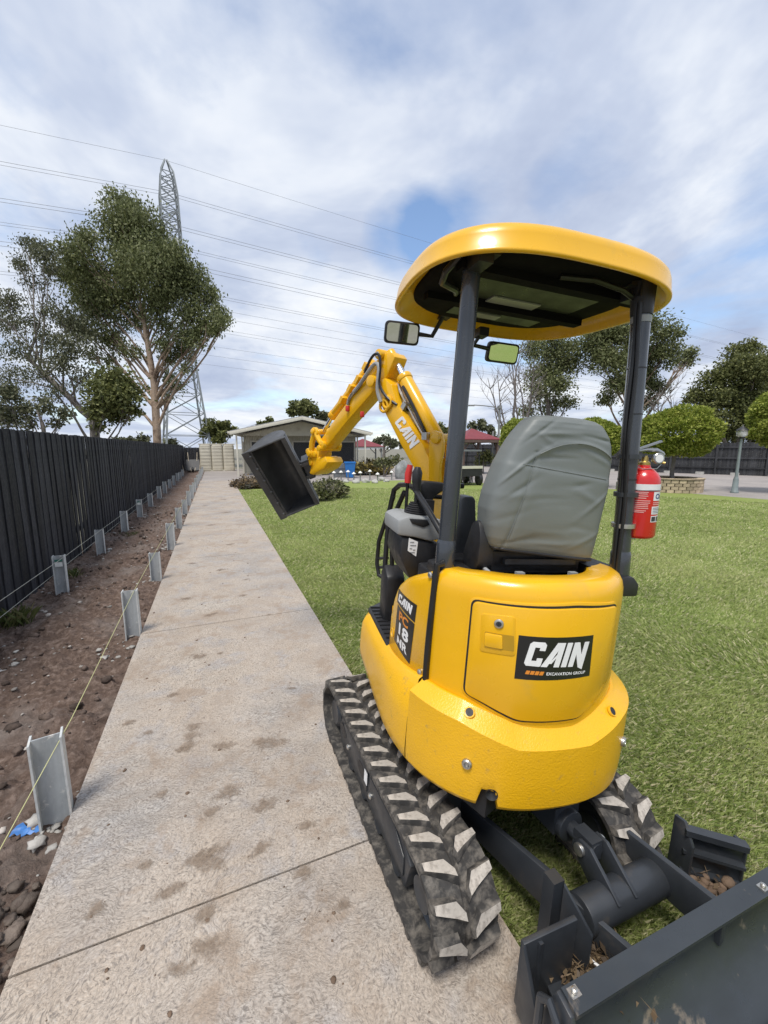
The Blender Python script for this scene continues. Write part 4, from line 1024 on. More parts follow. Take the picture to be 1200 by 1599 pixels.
def lathe_thing(name, parts, f, label, cat):
    t = put(name, None, None, f, label=label, cat=cat)
    for nm, prof, m in parts:
        bb = B(); bb.lathe(prof, seg=16); obj(nm, bb, m, t, f)
    return t
m_lamp = mat('grey_green_lamp_paint', (0.20, 0.24, 0.24), .5, var=.12)
m_lglass, nt, b = nodes_of('lantern_glass'); b.inputs['Base Color'].default_value = (.75, .75, .72, 1); b.inputs['Roughness'].default_value = .2; b.inputs['Transmission Weight'].default_value = .6
lf = Matrix.Translation(aty(1147, 769, 15.2) * 1.0); lf.translation.z = -.045
lathe_thing('lamp_post', [('base', [(.13, 0), (.13, .06), (.10, .1), (.085, .5), (.06, .6)], m_lamp), ('column', [(.052, .58), (.038, 2.02)], m_lamp), ('lantern_glass', [(.05, 2.03), (.16, 2.10), (.17, 2.2), (.15, 2.28), (.02, 2.3)], m_lglass), ('lantern_cap', [(.19, 2.28), (.17, 2.32), (.09, 2.38), (.03, 2.44), (.01, 2.5)], m_dark), ('lantern_collar', [(.07, 1.99), (.09, 2.04), (.06, 2.08)], m_dark)], lf, 'grey garden lamp post with glass lantern on the driveway at right', 'lamp post')
f = Matrix.Translation(aty(777, 725, 34.0)); f.translation.z = -.05
sl = put('street_lamp', None, None, f, label='tall grey street lamp with curved arm beyond the gazebo', cat='street lamp')
bb = B(); bb.cyl((0, 0, 0), (0, 0, 4.9), .1, .075, 12); obj('pole', bb, m_bol, sl, f)
bb = B(); bb.tube([(0, 0, 4.7), (-.5, 0, 4.95), (-1.3, 0, 5.05), (-2.1, 0, 5.1)], .04, 8); obj('arm', bb, m_bol, sl, f)
bb = B(); bb.box((-2.3, 0, 5.06), (.5, .2, .1), bev=.03); bb.box((0, 0, 4.93), (.3, .3, .22), bev=.03); obj('lamp_head', bb, m_bol, sl, f)
f = Matrix.Translation(aty(768, 733, 27.0)); f.translation.z = -.05
bb = B(); bb.cyl((0, 0, 0), (0, 0, 2.75), .06, .05, 12, bev=.02); obj('steel_pole', bb, m_bol, None, f, label='short plain grey pole standing right of the gazebo', cat='pole')

# dark utility buggy and bicycle by the gazebo
f = Matrix.Translation(aty(722, 754, 19.0)) @ Matrix.Rotation(rad(15), 4, 'Z'); f.translation.z = -.05
ut = put('utility_buggy', None, None, f, label='dark utility buggy with canopy parked past the left canopy post', cat='buggy')
bb = B(); bb.box((0, 0, .62), (1.1, 1.7, .4), bev=.06); bb.box((0, .9, .55), (1.0, .5, .35), bev=.06); obj('body', bb, m_black, ut, f)
bb = B(); bb.box((0, 0, 1.55), (1.1, 1.5, .07), bev=.03); obj('roof', bb, m_grey, ut, f)
bb = B(); bb.box((0, -.86, .82), (1.12, .03, .12), bev=.01); obj('tailboard', bb, m_trim, ut, f)
for x in (-.5, .5):
    for y in (-.65, .65):
        bb = B(); bb.tube([(x, y, .8), (x, y * .9, 1.53)], .025, 8); obj('canopy_bar', bb, m_black, ut, f)
        bb = B(); bb.lathe([(.06, -.09), (.2, -.1), (.27, -.07), (.28, 0), (.27, .07), (.2, .1), (.06, .09)], (x, y, .28), (1, 0, 0), 18); obj('wheel', bb, m_black, ut, f)
f = Matrix.Translation(gz(736, 754, -.05)) @ Matrix.Rotation(rad(70), 4, 'Z')
bk = put('bicycle', None, None, f, label='small bicycle standing beside the utility buggy', cat='bicycle')
for x in (-.36, .36):
    bb = B(); bb.loft([[Vector((x + (.24 + .02 * math.cos(u)) * math.cos(t), .02 * math.sin(u), .26 + (.24 + .02 * math.cos(u)) * math.sin(t))) for u in [2 * math.pi * j / 6 for j in range(6)]] for t in [2 * math.pi * i / 24 for i in range(25)]], True, False); w_ = obj('wheel', bb, m_black, bk, f)
    for q in range(6):
        a = q * math.pi / 6; bb = B(); bb.tube([(x - .23 * math.cos(a), 0, .26 - .23 * math.sin(a)), (x + .23 * math.cos(a), 0, .26 + .23 * math.sin(a))], .004, 4); obj('spoke', bb, m_galv, w_, f)
bb = B()
for a, b_ in (((-.36, 0, .26), (-.1, 0, .28)), ((-.1, 0, .28), (-.18, 0, .62)), ((-.36, 0, .26), (-.16, 0, .55)), ((-.16, 0, .56), (.22, 0, .6)), ((-.1, 0, .28), (.24, 0, .54)), ((.22, 0, .68), (.36, 0, .26))): bb.tube([a, b_], .016, 8)
obj('frame', bb, mat('bicycle_paint', (.30, .12, .12), .4), bk, f)
bb = B(); bb.tube([(.2, -.26, .76), (.2, 0, .7), (.2, .26, .76)], .014, 8); obj('handlebar', bb, m_black, bk, f)
bb = B(); bb.box((-.2, 0, .66), (.22, .12, .06), bev=.025); obj('saddle', bb, m_black, bk, f)

# ================================================================== pylon and power cables
m_pyl = mat('pylon_steel', (0.27, 0.295, 0.305), .6, metal=.3, var=.12, vs=.3)
PY = 62.0
pb0 = aty(292, 700, PY); pb0.z = -.1
pa = math.atan2(-pb0.x, pb0.y)                                   # faces the camera azimuth
FY = Matrix.Translation(pb0) @ Matrix.Rotation(pa + .12, 4, 'Z')
pyl = put('pylon', None, None, FY, label='tall galvanised lattice pylon rising behind the gum tree', cat='pylon')
ztop = aty(258, 250, PY).z + .1
prof = [(0, 3.1), (4, 2.75), (9, 2.3), (14, 1.9), (19, 1.55), (24, 1.3), (29, 1.2), (34, 1.15), (38, 1.1), (41.5, 1.05)]
kz = ztop / 46.5
prof = [(z * kz, h) for z, h in prof] + [(ztop - 1.6, .75), (ztop, .12)]
def hw(z):
    return float(np.interp(z, [p[0] for p in prof], [p[1] for p in prof]))
cor = [(-1, -1), (1, -1), (1, 1), (-1, 1)]
for cx_, cy_ in cor:
    bb = B(); bb.tube([(cx_ * h, cy_ * h, z) for z, h in prof], [.17] * 4 + [.12] * (len(prof) - 4), 4); obj('leg', bb, m_pyl, pyl, FY)
zs = [0]
while zs[-1] < ztop - 2.2: zs.append(zs[-1] + max(1.25, hw(zs[-1]) * 1.15))
for k in range(len(zs) - 1):
    z0, z1 = zs[k], zs[k + 1]; h0, h1 = hw(z0), hw(z1); bb = B()
    for i in range(4):
        a, c_ = cor[i], cor[(i + 1) % 4]
        bb.tube([(a[0] * h0, a[1] * h0, z0), (c_[0] * h1, c_[1] * h1, z1)], .062, 4); bb.tube([(c_[0] * h0, c_[1] * h0, z0), (a[0] * h1, a[1] * h1, z1)], .062, 4)
        bb.tube([(a[0] * h1, a[1] * h1, z1), (c_[0] * h1, c_[1] * h1, z1)], .058, 4)
    obj('bracing', bb, m_pyl, pyl, FY, smooth=0)
for z in (ztop - 9, ztop - 16, ztop - 23):
    for sg in (-1, 1):
        bb = B()
        for x in (-hw(z), hw(z)):
            bb.tube([(x, sg * hw(z), z + 1.2), (0, sg * 6.0, z)], .07, 4); bb.tube([(x, sg * hw(z), z), (0, sg * 6.0, z)], .07, 4)
        obj('cross_arm', bb, m_pyl, pyl, FY, smooth=0)
m_ant = mat('white_antenna', (.66, .67, .66), .5, var=.05)
for x in (-.9, -.35, .5):
    bb = B(); bb.box((x, -1.5, ztop - 11.5), (.34, .2, 2.9), bev=.05); obj('antenna', bb, m_ant, pyl, FY)
m_wire = mat('power_cable', (.16, .17, .19), .6, var=.05)
wdir = Vector((math.cos(pa), math.sin(pa), 0))
def cable(x, y, Y, label, droop=1.0, r=.035):
    p = aty(x, y, Y); pts = []
    sl_ = .030 * droop
    for i in range(-22, 23):
        t = i / 22.0; d = 190 * t
        z = p.z + (sl_ * 190) * (t * t) * .55 - (0.0 if i else 0)
        z = p.z - (.055 * abs(d)) + (.055 / (2 * 230)) * d * d * 1.0
        pts.append(Vector((p.x, p.y, z)) + wdir * d)
    bb = B(); bb.tube(pts, r, 5); o = obj('power_cable', bb, m_wire, None, None, label=label, cat='power cable', group='overhead power cables'); recenter(o)
cl = [(258, 250, PY), (262, 300, PY), (262, 305, PY + 3), (275, 352, PY - 5), (275, 357, PY - 5), (280, 385, PY + 5), (280, 389, PY + 5), (290, 412, PY - 5), (290, 418, PY - 5), (290, 452, PY + 6), (290, 456, PY + 6), (300, 476, PY + 16), (300, 489, PY + 16), (300, 507, PY + 24), (300, 512, PY + 24), (300, 536, PY + 30), (300, 551, PY + 30), (300, 566, PY + 34)]
for k, (x, y, Y) in enumerate(cl):
    cable(x, y, float(Y), ['topmost', 'second', 'third', 'fourth', 'fifth', 'sixth', 'seventh', 'eighth', 'ninth', 'tenth', 'eleventh', 'twelfth', 'thirteenth', 'fourteenth', 'fifteenth', 'sixteenth', 'seventeenth', 'lowest'][k] + ' thin power cable of those crossing the sky by the pylon', 1, .021 if k else .016)
# ================================================================== the mini excavator
YC = (0.80, 0.432, 0.008)
m_yellow = mat('yellow_machine_paint', YC, 0.28, var=.05, vs=3, coat=.25, rvar=.06, dirt=(.56, .35, .06), ds=7, dlo=.58, dhi=.9, bump=.05, bs=220, bd=.001)
m_cast = mat('yellow_cast_paint', YC, 0.36, var=.05, vs=4, coat=.15, rvar=.08, bump=.5, bs=150, bd=.004, dirt=(.42, .27, .07), ds=26, dlo=.60, dhi=.80)
m_char = mat('charcoal_paint', (.030, .034, .040), .42, var=.2, vs=8, coat=.1, dirt=(.10, .085, .07), ds=8, dlo=.60, dhi=.85)
m_postp = mat('charcoal_post_paint', (.036, .041, .050), .26, var=.12, vs=6, coat=.5, dirt=(.09, .09, .09), ds=14, dlo=.66, dhi=.85, stretch=(1, 1, .3))
m_blk = mat('black_moulding', (.016, .016, .018), .5, var=.25, vs=18, bump=.2, bs=180, bd=.001)
m_rubber = mat('track_rubber', (.034, .032, .030), .8, var=.3, vs=20, dirt=(.185, .165, .14), ds=22, dlo=.46, dhi=.70, bump=.4, bs=60, bd=.004)
m_lugtop = mat('dusty_lug_top', (.40, .365, .32), .9, var=.25, vs=25, dirt=(.16, .14, .12), ds=34, dlo=.52, dhi=.72)
m_hose = mat('black_hose', (.013, .013, .014), .38, var=.2)
m_chrome = mat('chrome_rod', (.70, .72, .74), .16, metal=1.0, var=.05, rvar=.05)
m_zinc = mat('zinc_bolt', (.50, .49, .46), .35, metal=.9, var=.15, vs=30)
m_vinyl = mat('grey_vinyl', (.175, .192, .188), .48, var=.03, vs=5, bump=.12, bs=9, bd=.006, rvar=.04)
m_lgrey = mat('light_grey_moulding', (.30, .31, .31), .5, var=.06)
m_white = mat('white_print', (.80, .80, .80), .4, var=.03)
m_stick = mat('black_sticker', (.012, .012, .013), .35, var=.1)
m_orange = mat('orange_print', (.72, .25, .03), .4, var=.03)
m_redp = mat('red_grip', (.55, .03, .025), .4, var=.08)
m_steel = mat('bucket_steel', (.070, .071, .073), .42, metal=.25, var=.3, vs=6, dirt=(.16, .155, .15), ds=6, dlo=.60, dhi=.8, rvar=.12)

FN = frame(22.3, 3.5, (.349, 1.732, -.03))          # undercarriage: u right, v forward, w up
FU = frame(13.0, 4.0, (.42, 1.75, -.03))            # upper structure
exc = put('mini_excavator', None, None, Matrix.Translation((.349, 1.732, 0)), label='yellow mini excavator with canopy standing half on the path', cat='excavator')
def part(name, b, m, fr=FU, parent=exc, **kw):
    return obj(name, b, m, parent, fr, **kw)

# ------------------------------------------------ undercarriage
VR, VF, RB, TH, HWI = -.475, .535, .150, .020, .115
def track_path(n=120):
    """(v, w, angle of outward normal) round the belt's outer face, top run first, forward"""
    L1 = VF - VR; arc = math.pi * RB; tot = 2 * L1 + 2 * arc; out = []
    cz = RB + .021
    for i in range(n):
        t = tot * i / n
        if t < L1: out.append((VR + t, cz + RB + .012 * math.sin(math.pi * t / L1) * -1, math.pi / 2))
        elif t < L1 + arc:
            a = math.pi / 2 - (t - L1) / RB; out.append((VF + RB * math.cos(a), cz + RB * math.sin(a), a))
        elif t < 2 * L1 + arc: out.append((VF - (t - L1 - arc), cz - RB, -math.pi / 2))
        else:
            a = -math.pi / 2 - (t - 2 * L1 - arc) / RB; out.append((VR + RB * math.cos(a), cz + RB * math.sin(a), a))
    return out, tot
def lug_mesh(sgn):
    bb = B()
    poly = [(-.113, .016), (-.113, -.008), (-.042, -.036), (-.010, -.052), (-.010, -.030), (-.036, .006)]
    poly = [(x * sgn, y) for x, y in poly]
    cx = sum(p[0] for p in poly) / 6; cy = sum(p[1] for p in poly) / 6
    top = [(cx + (x - cx) * .93, cy + (y - cy) * .90) for x, y in poly]
    bot = [(cx + (x - cx) * 1.03, cy + (y - cy) * 1.30) for x, y in poly]
    mid = [(cx + (x - cx) * .97, cy + (y - cy) * 1.0) for x, y in poly]
    rings = [[Vector((x, y, -.004)) for x, y in bot], [Vector((x, y, .018)) for x, y in mid], [Vector((x, y, .021)) for x, y in top]]
    bb.loft(rings, True, True)
    me = bb.mesh('lug', [m_rubber, m_lugtop], 30)
    for p in me.polygons:
        if p.normal.z > .9 and p.center.z > .015: p.material_index = 1
    return me
LUG = {1: lug_mesh(1), -1: lug_mesh(-1)}
tp_, tot_ = track_path(144)
for uc, side in ((-.375, -1), (.375, 1)):
    bb = B(); rings = []
    for v, w, a in tp_:
        n = Vector((0, math.cos(a), math.sin(a))); p = Vector((uc, v, w))
        rings.append([p + Vector((x, 0, 0)) + n * h for x, h in ((-HWI, -TH), (HWI, -TH), (HWI, -.004), (HWI - .012, 0), (.008, 0), (.003, -.006), (-.003, -.006), (-.008, 0), (-HWI + .012, 0), (-HWI, -.004))])
    rings.append(rings[0]); bb.loft(rings, True, False)
    belt = part('track', bb, m_rubber, FN)
    N = 33
    pts, _ = track_path(N * 2)
    for i, (v, w, a) in enumerate(pts):
        tng = Vector((0, -math.sin(a), math.cos(a))) * -1; nrm = Vector((0, math.cos(a), math.sin(a)))
        tng = Vector((0, math.sin(a), -math.cos(a)))
        M3 = Matrix((Vector((1, 0, 0)), tng, nrm)).transposed().to_4x4()
        put('lug', LUG[1 if i % 2 else -1], belt, FN @ Matrix.Translation((uc, v, w)) @ M3)
    # frame between the wheels
    bb = B()
    prof_ = [(-.37, .075), (.42, .075), (.45, .15), (.40, .255), (-.28, .265), (-.40, .19)]
    bb.prism(prof_, lambda a, b, t: Vector((t, a, b)), uc - .082, uc + .082, bev=.008)
    fr_ = part('track_frame', bb, m_char, FN)
    bb = B(); bb.prism([(-.36, .115), (-.02, .115), (-.02, .225), (-.27, .235), (-.36, .19)], lambda a, b, t: Vector((t, a, b)), uc + side * .082, uc + side * .089, bev=.003); obj('side_plate', bb, m_char, fr_, FN)
    bb = B(); bb.prism([(.02, .12), (.36, .12), (.36, .225), (.02, .23)], lambda a, b, t: Vector((t, a, b)), uc + side * .082, uc + side * .087, bev=.003); obj('side_plate', bb, m_char, fr_, FN)
    for v in (.09, .37):
        bb = B(); bb.prism([(v + .035 * math.cos(t) * (1.5 if abs(math.cos(t)) > .5 else 1), .175 + .028 * math.sin(t)) for t in [2 * math.pi * k / 18 for k in range(18)]], lambda a, b, t: Vector((t, a, b)), uc + side * .086, uc + side * .0885); obj('slot', bb, m_blk, fr_, FN)
    for v in (-.04, .27):
        bb = B(); bb.lathe([(.013, .080), (.013, .094), (.008, .099), (.001, .099)], (uc, v, .155), (side, 0, 0), 12); obj('bolt', bb, m_zinc, fr_, FN)
    if side == -1:
        bb = B(); bb.box((uc - .0885, .03, .185), (.0015, .035, .055), rot=(.0, 0, 0)); obj('white_sticker', bb, m_white, fr_, FN)
    for v in (-.28, -.1, .08, .26):
        bb = B(); bb.lathe([(.02, -.078), (.042, -.078), (.045, -.07), (.045, -.035), (.03, -.03), (.03, .03), (.045, .035), (.045, .07), (.042, .078), (.02, .078)], (uc, v, .021 + TH + .044), (1, 0, 0), 22); obj('roller', bb, m_char, fr_, FN)
    bb = B(); bb.lathe([(.02, -.075), (.05, -.08), (.06, -.03), (.10, -.028), (.118, -.05), (.126, -.045), (.126, .045), (.118, .05), (.10, .028), (.06, .03), (.05, .08), (.02, .075)], (uc, VR, RB + .021), (1, 0, 0), 32); obj('idler', bb, m_char, fr_, FN)
    bb = B(); n = 14; poly = []
    for k in range(n * 4):
        rr_ = .127 if k % 4 in (0, 1) else .108; t = 2 * math.pi * k / (n * 4); poly.append((VF + rr_ * math.cos(t), RB + .021 + rr_ * math.sin(t)))
    bb.prism(poly, lambda a, b, t: Vector((t, a, b)), uc - .018, uc + .018); bb.lathe([(.02, -.085), (.06, -.085), (.075, -.07), (.075, .07), (.06, .085), (.02, .085)], (uc, VF, RB + .021), (1, 0, 0), 24); obj('sprocket', bb, m_char, fr_, FN)
bb = B()
bb.box((0, .05, .26), (.56, .62, .12), bev=.02); bb.cyl((0, .05, .3), (0, .05, .44), .23, .23, 32)
bb.box((-.0, .33, .2), (.64, .12, .12), bev=.015); bb.box((0, -.18, .2), (.64, .12, .12), bev=.015)
part('car_body', bb, m_char, FN)

# ------------------------------------------------ dozer blade, its arms and cylinder
def W(x, y, w): return fpx(FN, x, y, 'w', w)
def plate(name, pts, th, m, fr=FN, parent=exc, bev=.003, **kw):
    """a flat plate through the given points (frame coordinates), th thick"""
    pts = [Vector(p) for p in pts]; n = (pts[1] - pts[0]).cross(pts[2] - pts[0]).normalized()
    bb = B(); k = len(pts)
    vs = [p - n * th / 2 for p in pts] + [p + n * th / 2 for p in pts]
    _, f = bb._add(vs, [tuple(range(k - 1, -1, -1)), tuple(range(k, 2 * k))] + [(i, (i + 1) % k, k + (i + 1) % k, k + i) for i in range(k)])
    bmesh.ops.recalc_face_normals(bb.bm, faces=f); bb._bevel(f, bev)
    return obj(name, bb, m, parent, fr, **kw)
aL0, aL1 = Vector((-.185, -.10, .215)), W(868, 1368, .285)
aL2 = W(1000, 1492, .215)
aR0, aR1 = Vector((.305, -.10, .215)), W(1138, 1418, .315)
for nm, p0, p1 in (('blade_arm', aL0, aL1), ('blade_arm', aR0, aR1)):
    d = Vector((0, 0, 1))
    plate(nm, [p0, p1, p1 - d * .13, p0 - d * .09], .022, m_char, bev=.004)
plate('blade_arm', [aL1 + Vector((.0, .03, -.03)), aL2, aL2 - Vector((0, 0, .10)), aL1 + Vector((.0, .03, -.14))], .02, m_char, bev=.004)
t0, t1 = W(892, 1402, .225), W(1050, 1372, .225)
t0.z = t1.z = .205; tv = (t0.y + t1.y) / 2; t0.y = t1.y = tv
bb = B(); bb.cyl(t0, t1, .056, .056, 32, bev=.004); tube_o = part('blade_cross_tube', bb, m_char, FN)
for x in (-.018, .058):
    uc = (t0.x + t1.x) / 2 - .06 + x
    plate('cylinder_lug', [(uc, tv - .05, .245), (uc, tv - .01, .272), (uc, tv + .07, .325), (uc, tv + .115, .322), (uc, tv + .135, .295), (uc, tv + .11, .25), (uc, tv + .05, .20), (uc, tv, .21)], .013, m_char, bev=.003, parent=tube_o)
ucm = (t0.x + t1.x) / 2 - .04
bb = B(); bb.cyl((ucm - .055, tv + .105, .292), (ucm + .06, tv + .105, .292), .02, .02, 18, bev=.003); obj('pin', bb, m_zinc, tube_o, FN)
c0, c1 = Vector((ucm, tv + .105, .292)), Vector((ucm - .02, .0, .27))
dr = (c1 - c0).normalized()
bb = B(); bb.cyl(c0 + dr * .09, c0 + dr * .10 + dr * .5, .047, .047, 24, bev=.006); bb.cyl(c0 + dr * .075, c0 + dr * .13, .056, .056, 24, bev=.006)
bc = part('blade_cylinder', bb, m_char, FN)
bb = B(); bb.cyl(c0 - dr * .03, c0 + dr * .1, .026, .026, 20); bb.box(c0 + dr * .01, (.05, .075, .07), rot=dr.to_track_quat('Y', 'Z').to_matrix(), bev=.018); obj('rod_eye', bb, m_char, bc, FN)
bb = B(); bb.box(c0 + dr * .27 + Vector((0, 0, .018)), (.12, .34, .095), rot=dr.to_track_quat('Y', 'Z').to_matrix(), bev=.006); obj('cylinder_guard', bb, m_char, bc, FN)
bb = B(); bb.lathe([(.016, 0), (.016, .01), (.009, .014), (.001, .014)], c0 + dr * .16 + Vector((-.012, 0, .072)), (0, 0, 1), 10); obj('bolt', bb, m_zinc, bc, FN)

# moldboard
bl_t0, bl_t1 = W(893, 1578, .335), W(1200, 1405, .335)
UL, UR, VT = bl_t0.x, .66, (bl_t0.y + bl_t1.y) / 2
prof_b = [(.0, .335), (.010, .31), (.030, .275), (.045, .23), (.040, .18), (.01, .12), (-.05, .06), (-.11, .02)]
m_blade = mat('scraped_blade_steel', (.034, .040, .046), .38, var=.25, vs=5, metal=.1, dirt=(.20, .165, .13), ds=7, dlo=.585, dhi=.66, rvar=.16, bump=.15, bs=25, bd=.003, stretch=(.4, 1, 1))
bb = B(); ring = [(v, w) for v, w in prof_b] + [(v + .016, w) for v, w in reversed(prof_b)]
bb.loft([[Vector((UL, VT + v, w)) for v, w in ring], [Vector((UR, VT + v, w)) for v, w in ring]], True, True)
blade = part('blade', bb, m_blade, FN)
bb = B(); bb.box(((UL + UR) / 2, VT + .020, .338), (UR - UL, .050, .016), rot=(.15, 0, 0), bev=.006, seg=3); obj('top_rail', bb, m_blade, blade, FN)
bb = B(); bb.box(((UL + UR) / 2, VT - .115, .022), (UR - UL, .07, .014), rot=(.6, 0, 0), bev=.003); obj('cutting_edge', bb, m_char, blade, FN)
plate('end_plate', [(UL - .006, VT - .11, .01), (UL - .006, VT + .0, .335), (UL - .006, VT + .045, .345), (UL - .006, VT + .09, .2), (UL - .006, VT + .06, .01)], .014, m_char, parent=blade)
bb = B()
for dv in (.0, .05): bb.tube([(UL - .03, VT + .02 + dv, .12), (UL - .03, VT + .02 + dv, .30)], .01, 8)
bb.tube([(UL - .03, VT + .02, .30), (UL - .03, VT + .045, .325), (UL - .03, VT + .07, .30)], .01, 8); bb.tube([(UL - .03, VT + .02, .12), (UL - .03, VT + .045, .10), (UL - .03, VT + .07, .12)], .01, 8); obj('end_loop', bb, m_char, blade, FN)
for p in (W(1192, 1384, .35), W(897, 1548, .35)):
    bb = B(); bb.lathe([(.007, 0), (.007, .007), (.004, .009), (.001, .009)], p, (0, 0, 1), 10); bb.box(p - Vector((0, 0, .004)), (.028, .022, .006), bev=.002); obj('bolt_tab', bb, m_zinc, blade, FN)
# folded extension wings
r1, r2 = Vector((.555, -.655, 0)), Vector((.70, -.78, 0))
rw = plate('blade_wing', [r1 + Vector((0, 0, .10)), r2 + Vector((0, 0, .10)), r2 + Vector((0, 0, .255)), r1 + Vector((0, 0, .265))], .014, m_char)
nn = (r2 - r1).normalized(); oo = Vector((nn.y, -nn.x, 0))
for z, h in ((.262, .022), (.185, .012), (.105, .014)):
    bb = B(); mid = (r1 + r2) / 2 - oo * -.018; bb.box((mid.x, mid.y, z), ((r2 - r1).length, .035, h), rot=(0, 0, math.atan2(nn.y, nn.x)), bev=.004); obj('rib', bb, m_char, rw, FN)
plate('hinge_plate', [r1 + Vector((-.01, -.05, .03)), r1 + Vector((0, .03, .05)), r1 + Vector((0, .03, .285)), r1 + Vector((-.005, -.01, .29)), r1 + Vector((-.01, -.05, .22))], .014, m_char, parent=rw)
plate('hinge_plate', [r2 + Vector((.0, -.012, .09)), r2 + Vector((0.0, .035, .09)), r2 + Vector((.0, .035, .262)), r2 + Vector((.0, -.012, .262))], .012, m_char, parent=rw)
plate('foot_plate', [(.44, -.70, .075), (.62, -.93, .075), (.74, -.83, .085), (.56, -.66, .09)], .012, m_char, parent=rw)
l1, l2 = Vector((-.305, -.765, 0)), Vector((-.14, -.78, 0))
lw = plate('blade_wing', [l1 + Vector((0, 0, .09)), l2 + Vector((.01, 0, .06)), l2 + Vector((.01, 0, .315)), l1 + Vector((.0, 0, .295))], .016, m_char)
bb = B(); bb.box(l1 + Vector((.05, -.014, .19)), (.012, .014, .20), bev=.004); obj('rib', bb, m_char, lw, FN)
plate('hinge_plate', [l1 + Vector((0, -.008, .085)), l1 + Vector((0, -.10, .07)), l1 + Vector((0, -.10, .12)), l1 + Vector((0, -.008, .295))], .012, m_char, parent=lw)
h0 = W(866, 1368, .37); h0.z = 0
bb = B(); bb.loft([[h0 + Vector(q) + Vector((0, 0, z)) for q in ((-.02, -.02, 0), (.02, -.02, 0), (.02, .02, 0), (-.02, .02, 0))] for z in (.10, .37)], True, True); bb._bevel(bb.bm.faces[:], .006); obj('hinge_post', bb, m_char, lw, FN)
plate('hinge_plate', [h0 + Vector((.02, -.02, .12)), h0 + Vector((.06, -.10, .12)), h0 + Vector((.06, -.10, .26)), h0 + Vector((.02, -.02, .36))], .012, m_char, parent=lw)
plate('foot_plate', [(-.20, -.74, .12), (-.24, -.92, .12), (.02, -.92, .12), (-.02, -.74, .12)], .012, m_char, parent=lw)
# back ribs of the blade and the brackets by the arms
for u in (.10, .42):
    plate('rib', [(u, VT + .075, .06), (u, VT + .06, .28), (u, VT + .16, .10)], .014, m_char, parent=blade)

# soil and leaves caught on the blade hinges: loose litter
m_litter = leafmat('leaf_litter', (.05, .035, .022), (.13, .09, .055), (.30, .22, .13), .15)
def litter(name, label, c, rad_, n, seed, hz):
    r = np.random.default_rng(seed); P = r.normal(size=(n, 3)) * np.array(rad_) * .5; P[:, 2] = np.abs(P[:, 2]) * .6
    P = np.array(c)[None] + P
    a = r.uniform(0, 6.28, n); el = r.normal(0, .35, n); ax = np.stack([np.cos(a) * np.cos(el), np.sin(a) * np.cos(el), np.sin(el)], 1)
    sd = np.cross(ax, r.normal(size=(n, 3))); sd /= np.linalg.norm(sd, axis=1)[:, None]
    st = r.random(n) < .5
    L = np.where(st, .05, .028)[:, None] * (.6 + .8 * r.random(n))[:, None]; Wd = np.where(st, .0018, .008)[:, None]
    co = np.stack([P, P + ax * L * .5 + sd * Wd, P + ax * L, P + ax * L * .5 - sd * Wd], 1).reshape(-1, 3)
    put(name, npmesh(name, co, np.arange(4 * n).reshape(n, 4), m_litter), None, FN, kind='stuff', label=label)
litter('leaf_litter', 'dry leaves and twigs caught behind the left end of the blade', (-.075, -.80, .14), (.09, .10, .05), 420, 3, 0)
litter('leaf_litter', 'dry litter lying on the plate of the right blade wing', (.62, -.74, .09), (.09, .07, .03), 300, 4, 0)
def clods(name, label, c, sz, n, rr_, seed, m=m_mud):
    r = random.Random(seed); bb = B()
    for k in range(n):
        p = Vector(c) + Vector((r.gauss(0, sz[0]), r.gauss(0, sz[1]), abs(r.gauss(0, sz[2])))); q = r.uniform(*rr_)
        bb.ball(p, q, 8, sq=(r.uniform(.7, 1.3), r.uniform(.7, 1.3), r.uniform(.5, .9)))
    obj(name, bb, m, None, FN, smooth=60, kind='stuff', label=label)
clods('mud_clods', 'lumps of soil lying on the right wing plate of the blade', (.62, -.76, .09), (.055, .055, .01), 46, (.008, .022), 3)
clods('mud_clods', 'small clods of soil lying behind the blade at left', (-.08, -.82, .128), (.04, .03, .008), 30, (.006, .014), 4)
bb = B(); bb.tube([W(920, 1497, .16), W(950, 1520, .17)], .004, 6); obj('white_stick', bb, m_white, None, FN, label='thin white stick lying behind the blade', cat='stick')

